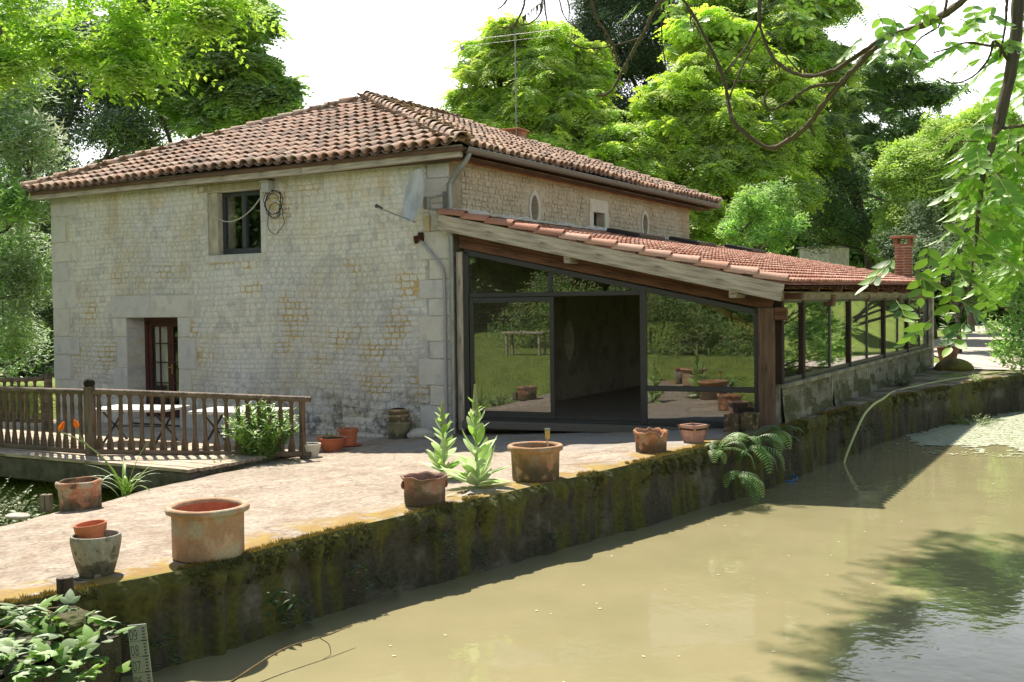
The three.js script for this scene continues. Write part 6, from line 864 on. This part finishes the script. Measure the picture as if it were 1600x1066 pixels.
tree({ name: 'ivy_tree', label: 'dark ivy covered tree between the pale shrub and the house roof', base: on(-23, -8), seed: 12, spray: 'dark', cols: DARK.concat(MID), density: 6, trunk: 0.3, tr: 0.45, masses: [[110, 120, 40, 90, 130], [160, 220, 39, 80, 70], [60, 330, 40, 80, 120], [50, 480, 40, 70, 90], [220, 190, 44, 80, 70], [30, 180, 41, 80, 120]] });
tree({ name: 'pale_willow', label: 'silvery pale willow like shrub at the left house corner', category: 'shrub', base: on(-12.4, 3.4), seed: 13, spray: 'willow', cols: PALE, density: 9, trunk: 0.12, tr: 0.5, rough: 0.75, size: [0.8, 1.4], masses: [[25, 190, 25.5, 62, 70], [45, 250, 25.5, 48, 55], [10, 330, 25.5, 55, 60], [25, 400, 26, 45, 55], [5, 480, 26, 50, 60], [15, 130, 26, 50, 40], [40, 440, 26, 28, 36], [20, 550, 27, 50, 36]] });
tree({ name: 'shade_shrub', label: 'dark leafy shrub behind the short railing at the left house corner', category: 'shrub', base: on(-15.5, -1.5), seed: 15, spray: 'broad', cols: MID.concat(DARK), density: 8, trunk: 0.08, tr: 0.4, masses: [[60, 590, 31, 40, 40], [20, 610, 31, 50, 40], [75, 520, 32, 30, 60], [-20, 590, 31, 50, 50]] });
tree({ name: 'bright_sapling', label: 'bright green sapling foliage at the far left above the pale shrub', base: on(-13.5, 6), seed: 14, spray: 'willow', cols: [[0.28, 0.5, 0.07], [0.22, 0.42, 0.06]], density: 12, trunk: 0.1, masses: [[-10, 90, 22, 50, 90], [10, 30, 22, 60, 60], [20, 310, 24, 50, 30]] });
tree({ name: 'locust_tree', label: 'bright yellow green locust tree rising behind the house beside the aerial', base: on(-13, -34), seed: 21, spray: 'pinnate', cols: LOCUST, tr: 0.6, density: 8.5, lobes: 1.6, trunk: 0.3, flatten: 0.55, masses: [[840, 85, 50, 75, 55], [780, 130, 50, 70, 45], [745, 100, 51, 45, 35], [810, 190, 49, 85, 48], [880, 225, 48, 80, 45], [770, 215, 49, 50, 30], [730, 240, 49, 35, 18], [900, 120, 51, 60, 60], [930, 280, 47, 85, 50], [850, 280, 47, 60, 40], [1000, 300, 46, 70, 50], [850, 150, 49, 90, 60], [790, 70, 50, 45, 40], [900, 190, 48, 70, 50], [960, 240, 47, 70, 45], [735, 165, 50, 40, 30]] });
tree({ name: 'dark_oak', label: 'tall dark tree standing between the two bright locusts', base: on(-14, -50), seed: 22, spray: 'dark', cols: DARK, density: 5, trunk: 0.5, tr: 0.25, masses: [[980, 60, 64, 100, 90], [960, 160, 63, 75, 80], [1010, -30, 64, 130, 60], [930, 100, 64, 50, 60], [1000, 220, 62, 60, 60]] });
tree({ name: 'locust_tree', label: 'largest bright locust tree behind the far end of the main roof', base: on(-4.5, -33), seed: 23, spray: 'pinnate', cols: LOCUST, tr: 0.6, density: 8.5, lobes: 1.6, trunk: 0.3, flatten: 0.55, masses: [[1080, 140, 48, 95, 50], [1140, 190, 47, 95, 50], [1060, 215, 47, 80, 45], [1120, 270, 46, 95, 48], [1200, 230, 47, 75, 42], [1040, 290, 46, 60, 40], [1190, 130, 49, 80, 48], [1110, 60, 50, 70, 50], [1225, 300, 46, 50, 40], [1060, 350, 45, 60, 40], [1150, 350, 45, 60, 36], [1100, 190, 48, 80, 60], [1160, 260, 47, 70, 60], [1040, 170, 48, 50, 50], [1000, 240, 47, 50, 40], [1230, 180, 48, 50, 60]] });
tree({ name: 'airy_tree', label: 'tall airy light green tree crossed by the mossy overhanging boughs', base: on(-0.5, -40), seed: 24, spray: 'pinnate', cols: LOCUST.concat(MID), tr: 0.6, density: 8, lobes: 1.6, trunk: 0.2, flatten: 0.55, masses: [[1200, 50, 54, 95, 60], [1270, 100, 54, 60, 50], [1240, 10, 55, 100, 50], [1290, 180, 53, 50, 40], [1160, 0, 55, 60, 40], [1230, 90, 53, 70, 60], [1270, 240, 53, 50, 40], [1110, 10, 54, 60, 40]] });
tree({ name: 'layered_tree', label: 'open layered tree with bare dark stems right of the locusts', base: on(3.2, -48), seed: 25, spray: 'pinnate', cols: MID.concat([[0.26, 0.4, 0.1]]), density: 9, lobes: 1.5, trunk: 0.2, flatten: 0.55, masses: [[1380, 110, 60, 75, 30], [1430, 150, 60, 65, 28], [1340, 160, 60, 60, 26], [1400, 200, 59, 80, 28], [1330, 225, 59, 60, 30], [1450, 210, 60, 45, 26], [1380, 250, 58, 70, 30], [1300, 265, 58, 60, 35]] });
tree({ name: 'shadowy_tree', label: 'dark shadowed tree in the gap beyond the veranda roof', base: on(2.2, -41), seed: 26, spray: 'dark', cols: MID.concat(DARK.slice(1, 2)), density: 6, trunk: 0.22, tr: 0.4, masses: [[1320, 310, 54, 60, 50], [1350, 360, 53, 45, 40], [1300, 360, 54, 50, 35], [1290, 330, 52, 40, 40]] });
tree({ name: 'young_tree', label: 'young light green tree just over the veranda roof', base: on(-3.2, -26), seed: 27, spray: 'broad', cols: [[0.32, 0.56, 0.08], [0.4, 0.62, 0.12], [0.22, 0.44, 0.07]], tr: 0.55, density: 11, trunk: 0.14, size: [0.5, 0.9], masses: [[1190, 310, 40, 50, 36], [1160, 345, 40, 38, 30], [1215, 350, 40, 45, 32], [1185, 380, 40, 50, 22]] });
tree({ name: 'rounded_evergreen', label: 'great rounded light green evergreen mound on the right', category: 'tree', base: on(7.5, -34), seed: 28, spray: 'clip', cols: [[0.4, 0.58, 0.07], [0.32, 0.5, 0.06], [0.5, 0.66, 0.1]], tr: 0.5, density: 20, trunk: 0.25, size: [0.7, 1.25], shell: 0.8, masses: [[1450, 310, 46, 80, 78], [1490, 260, 46, 66, 70], [1410, 370, 45, 52, 52], [1530, 235, 46, 60, 60], [1500, 340, 45, 70, 80], [1570, 260, 46, 60, 90], [1390, 400, 45, 36, 30]] });
tree({ name: 'grey_shrub', label: 'dark grey green shrub behind the brick chimney', category: 'shrub', base: on(5.4, -24), seed: 29, spray: 'broad', cols: [[0.1, 0.18, 0.06], [0.15, 0.22, 0.1], [0.08, 0.14, 0.05]], density: 10, trunk: 0.1, tr: 0.35, size: [0.5, 0.9], masses: [[1400, 385, 40, 32, 40], [1440, 350, 40, 30, 34], [1480, 420, 37, 45, 40], [1450, 400, 38, 40, 40], [1520, 400, 37, 45, 50]] });
tree({ name: 'lane_shrub', label: 'light leaved shrub hanging over the lane at the right edge', category: 'shrub', base: on(10.2, -13), seed: 30, spray: 'broad', cols: [[0.34, 0.56, 0.12], [0.4, 0.6, 0.18], [0.22, 0.44, 0.07]], density: 11, trunk: 0.06, tr: 0.55, size: [0.45, 0.8], masses: [[1590, 470, 27, 42, 40], [1575, 530, 27, 38, 38], [1600, 400, 27, 50, 50], [1625, 540, 27, 60, 60], [1570, 440, 27, 34, 28], [1640, 440, 27, 50, 90]] });
tree({ name: 'roadside_shrub', label: 'mid green shrub beyond the lane behind the hanging leaves', category: 'shrub', base: on(9.6, -24), seed: 32, spray: 'fine', cols: MID.concat([[0.24, 0.34, 0.1]]), density: 11, trunk: 0.1, size: [0.5, 0.9], masses: [[1545, 440, 37, 50, 40], [1580, 350, 37, 60, 60], [1510, 460, 38, 30, 26], [1620, 420, 37, 60, 80]] });
{ // white outbuilding glimpsed through the trees
  const p = at(1288, 402, 62), o = thing('outbuilding', 'white walled outbuilding glimpsed through the trees over the veranda roof', 'outbuilding', [p.x, gy(p.x, p.z), p.z], -0.3), h = p.y - gy(p.x, p.z) + 0.6;
  part('wall', box(1.9, h + 0.3, 2.2, 0, h / 2 - 0.25, 0), mat({ t: T.mortar, col: [1, 1, 1.03] }), o); part('roof', [beam(V(-1.1, h - 0.06, 0), V(1.1, h - 0.06, 0), 2.5, 0.08)], mat({ t: T.concrete, col: [0.8, 0.8, 0.85] }), o); part('door', box(0.7, 1.8, 0.06, 0.4, 0.9, 1.11), M.brownWood, o);
}
{ // distant wood closing the view
  const R = rng(41), ms = [], cs = []; const t = thing('distant_wood', 'dim far wood filling the gaps low behind the other trees', 'wood', [0, 0, 0]); t.userData.kind = 'stuff';
  for (let i = 0; i < 5200; i++) { const px = R() < 0.35 ? -150 + R() * 430 : 960 + R() * 800, D = 74 + R() * 16, top = px < 300 ? 330 - Math.max(0, px) * 0.35 : 300, py = lerp(500, top, Math.pow(R(), 0.8)) + 20 * (noise(px / 40, 1, 42) - 0.5), p = at(px, py, D), k = 1 + R(); ms.push(EUL(R(), R() * 6, R()).scale(V(k, k, k)).setPosition(p)); cs.push(lin(...mul3(R() < 0.5 ? MID[0] : MID[1], 0.7 + R() * 0.6))); }
  instanced('foliage', SPRAY.coarse, leafMat([1, 1, 1], 0.35), ms, t, cs);
}
{ // bough of fresh leaves overhanging from a tree out of frame on the left
  tree({ name: 'overhanging_tree', label: 'near tree whose fresh yellow green bough hangs into the upper left sky', base: on(6.0, 14.3), seed: 43, spray: 'near', cols: [[0.36, 0.56, 0.05], [0.28, 0.48, 0.05], [0.44, 0.62, 0.07]], density: 70, flatten: 0.5, trunk: 0.11, tr: 0.65, size: [0.34, 0.6], limbs: false, masses: [[60, -10, 5.4, 120, 60], [180, 10, 5.4, 110, 55], [250, 60, 5.4, 70, 45], [150, 80, 5.5, 70, 36], [50, 60, 5.4, 70, 40], [300, 15, 5.6, 60, 40], [200, 110, 5.4, 40, 22], [10, 110, 5.4, 40, 40], [350, 10, 5.6, 40, 28]] });
}
// ───────────── the near ash with its drooping boughs ─────────────
{
  const t = thing('ash_tree', 'near ash tree with mossy drooping boughs and large leaflets, right', 'tree', [12.9, gy(12.9, 8.2), 8.2]), B = V(12.9, gy(12.9, 8.2), 8.2), L = (px, py, d) => at(px, py, d).sub(B), R = rng(51);
  const mossBark = mat({ t: T.bark, col: [1.3, 1.2, 0.85], bumpScale: 0.02 });
  const hub = L(1680, -260, 6.2);
  part('trunk', [tube([V(0, -0.5, 0), V(-0.1, 1.5, 0.1), V(-0.4, 3.2, 0.5), hub.clone().lerp(V(-0.4, 3.2, 0.5), 0.4), hub], 0.2, 0.075, 24, 10, 0.15, 2), tube([hub, L(1610, -120, 5.6), L(1592, -20, 5.5), L(1588, 50, 5.5), L(1578, 120, 5.5), L(1567, 165, 5.5), L(1560, 200, 5.5)], 0.05, 0.026, 40, 9, 0.3, 3)], M.bark, t);
  const bough = (pts, r0, r1, d0, d1 = d0) => part('branch', tube(pts.map((p, i) => L(p[0] + (R() - 0.5) * 3, p[1] + (R() - 0.5) * 3, lerp(d0, d1, i / (pts.length - 1)))), r0 * 0.62, r1 * 0.6, pts.length * 8, 7, 0.75, Math.floor(R() * 99)), mossBark, t);
  bough([[1560, 198], [1550, 230], [1538, 270], [1530, 320], [1524, 370], [1518, 420], [1515, 455]], 0.03, 0.008, 5.5, 5.1);
  bough([[1590, -90], [1540, -30], [1475, 22], [1430, 44], [1385, 58], [1350, 80], [1300, 112], [1255, 117], [1210, 95], [1186, 35], [1188, -30]], 0.034, 0.01, 5.6, 6.4);
  bough([[1385, 58], [1345, 98], [1313, 132], [1282, 167], [1266, 190], [1240, 214], [1206, 230], [1175, 215], [1146, 187], [1138, 160], [1129, 122], [1109, 73], [1090, 35], [1073, 8], [1050, -20]], 0.028, 0.012, 5.9, 6.8);
  bough([[1313, 130], [1266, 138], [1233, 160], [1202, 173], [1196, 160], [1200, 140]], 0.018, 0.007, 6.0);
  bough([[1186, 35], [1168, 70], [1152, 92], [1138, 110]], 0.012, 0.005, 6.4); bough([[1138, 160], [1160, 100], [1185, 65], [1205, 50]], 0.012, 0.005, 6.5);
  bough([[1190, -20], [1185, 40], [1160, 80], [1148, 95], [1130, 120], [1180, 128], [1215, 125]], 0.012, 0.005, 6.6);
  bough([[1266, 190], [1270, 205], [1272, 215]], 0.016, 0.009, 6.0); bough([[1253, 117], [1232, 90], [1212, 60], [1198, 48]], 0.009, 0.004, 6.2);
  bough([[1060, -20], [1026, 10], [1005, 50], [975, 105], [962, 132], [948, 146], [932, 150]], 0.022, 0.013, 6.8); bough([[920, -15], [930, 25], [952, 60], [968, 100]], 0.017, 0.012, 6.8);
  bough([[1030, -10], [1034, 30], [1036, 70], [1040, 110]], 0.01, 0.005, 6.9); bough([[1000, 60], [940, 75], [905, 75], [890, 62]], 0.01, 0.004, 6.8);
  bough([[822, -20], [818, 10], [810, 30], [798, 43], [780, 44]], 0.013, 0.006, 6.9); bough([[845, -15], [845, 20], [830, 37], [812, 39]], 0.012, 0.006, 6.9); bough([[800, -20], [788, 5], [778, 14]], 0.013, 0.006, 6.9); bough([[850, -15], [853, 20], [856, 38]], 0.014, 0.006, 7); bough([[870, -15], [880, 20], [888, 34]], 0.01, 0.005, 7); bough([[880, -20], [890, 10], [888, 32]], 0.01, 0.005, 7);
  bough([[1590, 68], [1550, 72], [1510, 66], [1480, 78], [1460, 82]], 0.015, 0.006, 5.5); bough([[1578, 100], [1555, 65], [1548, 85], [1530, 110], [1510, 125], [1488, 130], [1465, 122]], 0.012, 0.005, 5.5); bough([[1480, -20], [1478, 10], [1466, 45]], 0.015, 0.007, 5.7); bough([[1460, 45], [1438, 62], [1425, 80], [1420, 92]], 0.009, 0.005, 5.7); bough([[1575, -20], [1570, 40], [1562, 90]], 0.014, 0.008, 5.6); bough([[1530, 222], [1498, 222]], 0.006, 0.004, 5.4); bough([[1562, 200], [1600, 195], [1640, 180]], 0.014, 0.01, 5.5); bough([[1590, 215], [1588, 300], [1590, 350]], 0.012, 0.007, 5.6); bough([[1590, 260], [1600, 240], [1630, 220]], 0.009, 0.006, 5.6);
  // hanging threads of moss
  const mo = []; for (let i = 0; i < 120; i++) { const f = R(), seg = [[1206, 230, 1350, 93], [1129, 123, 1073, 10], [975, 105, 1026, 5], [1300, 113, 1200, 100], [930, 20, 968, 100], [800, 40, 850, 0]][i % 6], p = L(lerp(seg[0], seg[2], f), lerp(seg[1], seg[3], f), 6.5), l = 0.02 + R() * 0.05; mo.push(tube([p, p.clone().add(V((R() - 0.5) * 0.02, -l * 0.5, (R() - 0.5) * 0.02)), p.clone().add(V((R() - 0.5) * 0.03, -l, 0))], 0.006, 0.001, 3, 4)); } stuff('moss_threads', mo, mat({ col: [0.1, 0.095, 0.03] }), t);
  // compound leaves: five to seven leaflets on a stalk
  const lf = [leafBlade(0.135, 0.062, 0.5, 0.22, 6, 0.42), leafBlade(0.115, 0.052, 0.3, 0.3, 6, 0.4), leafBlade(0.15, 0.07, 0.8, 0.18, 6, 0.42)], lm = [[0.15, 0.31, 0.04], [0.22, 0.42, 0.05], [0.09, 0.2, 0.045], [0.3, 0.52, 0.06]].map((c) => leafMat(c, 0.55, 0.55)); let made = 0; const restI = [], stalks = [];
  const compound = (px, py, d, k, hang = 1) => { const o = L(px, py, d), yaw = R() * 6.28, dir = V(Math.cos(yaw) * 0.7, -0.55 * hang + (R() - 0.5) * 0.5, Math.sin(yaw) * 0.7).normalize(), sideV = dir.clone().cross(V(0, 1, 0)).normalize(), pairs = 2 + Math.floor(R() * 2), e = o.clone().addScaledVector(dir, 0.09 * k * (pairs + 0.6)); stalks.push(tube([o, o.clone().lerp(e, 0.5).add(V(0, 0.01, 0)), e], 0.0025, 0.0015, 5, 4));
    const put = (p, y) => { const z = y.clone().cross(sideV.clone().add(V(0, 0.3 * (R() - 0.5), 0))).normalize(); const zz = z.y < 0 ? z.negate() : z, x = y.clone().cross(zz).normalize(), s = k * (0.75 + R() * 0.45), m = new THREE.Matrix4().makeBasis(x, y.clone().normalize(), x.clone().cross(y).normalize()).scale(V(s, s, s)).setPosition(p); if (made < 300) { made++; part('leaf', lf[Math.floor(R() * 3)], lm[Math.floor(R() * 4)], t).applyMatrix4(m); } else restI.push(m); };
    put(e, dir.clone()); for (let i = 0; i < pairs; i++) { const p = o.clone().addScaledVector(dir, 0.09 * k * (i + 0.6)); for (const s of [-1, 1]) put(p, dir.clone().multiplyScalar(0.45).addScaledVector(sideV, s * 0.85).add(V(0, -0.28 - R() * 0.2, 0)).normalize()); } };
  for (const [x, y] of [[1395, 28], [1385, 45], [1372, 22], [1420, 10], [1440, 18], [1400, 55], [1500, 30], [1520, 5], [1460, 0], [1545, 20], [1535, 50], [1500, 70], [1480, 62], [1415, 62], [1550, 45], [1560, 5], [1350, 55], [1395, 75], [1570, 60], [1600, 20], [1600, 60], [1540, 90]]) compound(x, y, 5.3 + R() * 0.5, 0.64);
  for (const [x, y] of [[1455, 500], [1500, 470], [1440, 430], [1480, 400], [1510, 500], [1425, 420], [1400, 400], [1450, 380], [1490, 440], [1400, 470], [1470, 345], [1500, 380]]) compound(x, y, 4.9 + R() * 0.3, 0.66, 1.2);
  for (let i = 0; i < 130; i++) { const y = 190 + R() * 250, x = lerp(1520, 1480, (y - 190) / 250) + R() * 120; compound(x, y, 5.1 + R() * 1.5, 0.52 + R() * 0.22); }
  for (let i = 0; i < 44; i++) compound(1530 + R() * 110, 40 + R() * 180, 5.8 + R() * 1.2, 0.85);
  for (let i = 0; i < 34; i++) compound(1000 + R() * 330, -40 + R() * 130 * R(), 6.6 + R(), 0.5);
  { const ms = [], cs = []; for (let i = 0; i < 2100; i++) { const xw = 8.4 + R() * 3.5, zw = 2.2 + R() * 6.6, y0 = 8 + R() * 3, p = V(xw - 0.5 * (y0 + 0.65), y0, zw - 0.38 * (y0 + 0.65)), d = Math.hypot(p.x - camera.position.x, p.z - camera.position.z); p.y = Math.max(p.y, 2.5 + 0.325 * d); if (fbm(p.x * 0.8, p.z * 0.8, 52, 3) < 0.3) continue; const k = 0.9 + R() * 0.7; p.sub(B); ms.push(EUL((R() - 0.5), R() * 6.28, (R() - 0.5)).scale(V(k, k, k)).setPosition(p)); cs.push(lin(...mul3([0.24, 0.46, 0.06], 0.7 + R() * 0.6))); } instanced('crown', SPRAY.near, leafMat([1, 1, 1], 0.55, 0.5), ms, t, cs); }
  part('leaf_stalks', stalks, mat({ col: [0.16, 0.2, 0.06] }), t); const f = instanced('foliage', lf[0], leafMat([0.24, 0.46, 0.055], 0.55, 0.55), restI, t); f.userData.kind = 'stuff';
}
// ───────────── beyond the frame: what the glass and the water mirror ─────────────
for (const [i, m] of [[0, [[-8, 6, 36, 5, 5], [-11, 9, 38, 4, 4]]], [1, [[1, 5, 40, 4.5, 4.5], [2, 9, 41, 4, 4]]], [2, [[8, 6, 38, 5, 5], [9, 10, 40, 4, 4]]], [3, [[-18, 7, 40, 5, 6]]], [4, [[15, 7, 36, 5, 6]]], [5, [[-4, 11, 46, 5, 4], [-3, 6, 47, 5, 5]]], [6, [[-24, 6, 18, 5, 6], [-25, 11, 20, 4, 4]]], [7, [[-30, 6, 30, 5, 6], [-29, 11, 31, 4, 5]]], [8, [[-17, 6, 27, 5, 6], [-16, 11, 29, 4, 4]]]].map((q) => q))
  tree({ name: 'bank_tree', label: ['tree behind the viewpoint, mirrored in the left upper pane', 'tree straight behind the viewpoint, mirrored in the door panes', 'tree on the right behind the viewpoint, mirrored in the right pane', 'tree at the far left behind the viewpoint', 'tree at the far right behind the viewpoint', 'tallest tree at the back of the lawn behind the viewpoint', 'tree left of the footbridge, mirrored in the upper window', 'farthest tree to the left, behind the footbridge', 'tree between the footbridge and the back lawn'][i], base: on(m[0][0], m[0][2]), seed: 60 + i, spray: 'coarse', cols: MID.concat(LOCUST.slice(2, 3)), density: 3, trunk: 0.3, world: true, masses: m });
for (const [i, m] of [[36, 7, -6, 4, 4.5], [37, 8, -22, 5, 5], [30, 8, -52, 5, 5], [36, 8, 8, 5, 6]].entries())
  tree({ name: 'lawn_tree', label: ['tree nearest the pond on the right hand lawn', 'middle tree on the right hand lawn', 'far tree of the right hand lawn by the lane', 'tree on the lawn right of the viewpoint'][i], base: on(m[0], m[2]), seed: 70 + i, spray: 'coarse', cols: MID.concat(LOCUST.slice(0, 2)), density: 4, trunk: 0.3, limbs: false, world: true, masses: [m] });
for (const [i, m] of [[1.6, 1.2, 16.9, 2.0, 1.7], [4.9, 1.4, 17.6, 2.0, 1.9], [-2.6, 1.3, 22, 2.2, 1.9], [3.2, 3.6, 24, 2.8, 2.6]].entries())
  tree({ name: 'bank_thicket', label: ['scrubby thicket on the back bank, mirrored in the middle of the right pane', 'scrubby thicket on the back bank, mirrored at the post end of the right pane', 'scrubby thicket on the back bank beside the bench', 'taller thicket standing behind the two on the back bank'][i], category: 'shrub', base: on(m[0], m[2]), seed: 90 + i, spray: 'fine', cols: MID.concat([[0.3, 0.32, 0.12]]), density: 5, trunk: 0.08, world: true, masses: [m] });
for (const [i, m] of [[15, 7, -50, 5, 7], [21, 7, -44, 5, 7.5], [12, 8, -60, 5, 8], [27, 7, -40, 5, 7]].entries())
  tree({ name: 'lane_tree', label: ['tall tree right of the lane, mirrored in the middle side windows', 'tall tree farther right of the lane, mirrored in the near side windows', 'tallest tree at the far end of the lane, mirrored in the far side windows', 'tall tree at the edge of the lawn, rightmost of those by the lane'][i], base: on(m[0], m[2]), seed: 100 + i, spray: 'coarse', cols: MID.concat(LOCUST.slice(0, 1)), density: 3, trunk: 0.3, limbs: false, world: true, masses: [m, [m[0] + 1, m[1] + 6, m[2], 3.6, 4]] });
bushy('pampas_clump', 'long leaved clump on the right bank mirrored in the side windows', 'shrub', on(13.6, -3.5), 90, 1.3, 1.0, 81, GREENS, leafBlade(0.6, 0.03, 1.4, 0.3, 6), 8);
bushy('bank_shrub', 'rounded shrub on the right bank mirrored in the side windows', 'shrub', on(14.6, -1.2), 120, 2.0, 1.1, 82, GREENS, leafBlade(0.14, 0.06, 0.5, 0.3, 4), 26);
{
  const t = thing('garden_bench', 'plain wooden bench on the bank mirrored in the sliding panel', 'bench', on(-2.2, 15.5), 0.3); part('seat', rbox(1.5, 0.06, 0.5, 0.01, 0, 0.72, 0), M.greyWood, t); for (const s of [-0.6, 0.6]) for (const k of [-0.18, 0.18]) part('leg', rbox(0.07, 0.7, 0.07, 0.01, s, 0.35, k), M.greyWood, t);
}
shade(scene);
renderer.render(scene, camera);
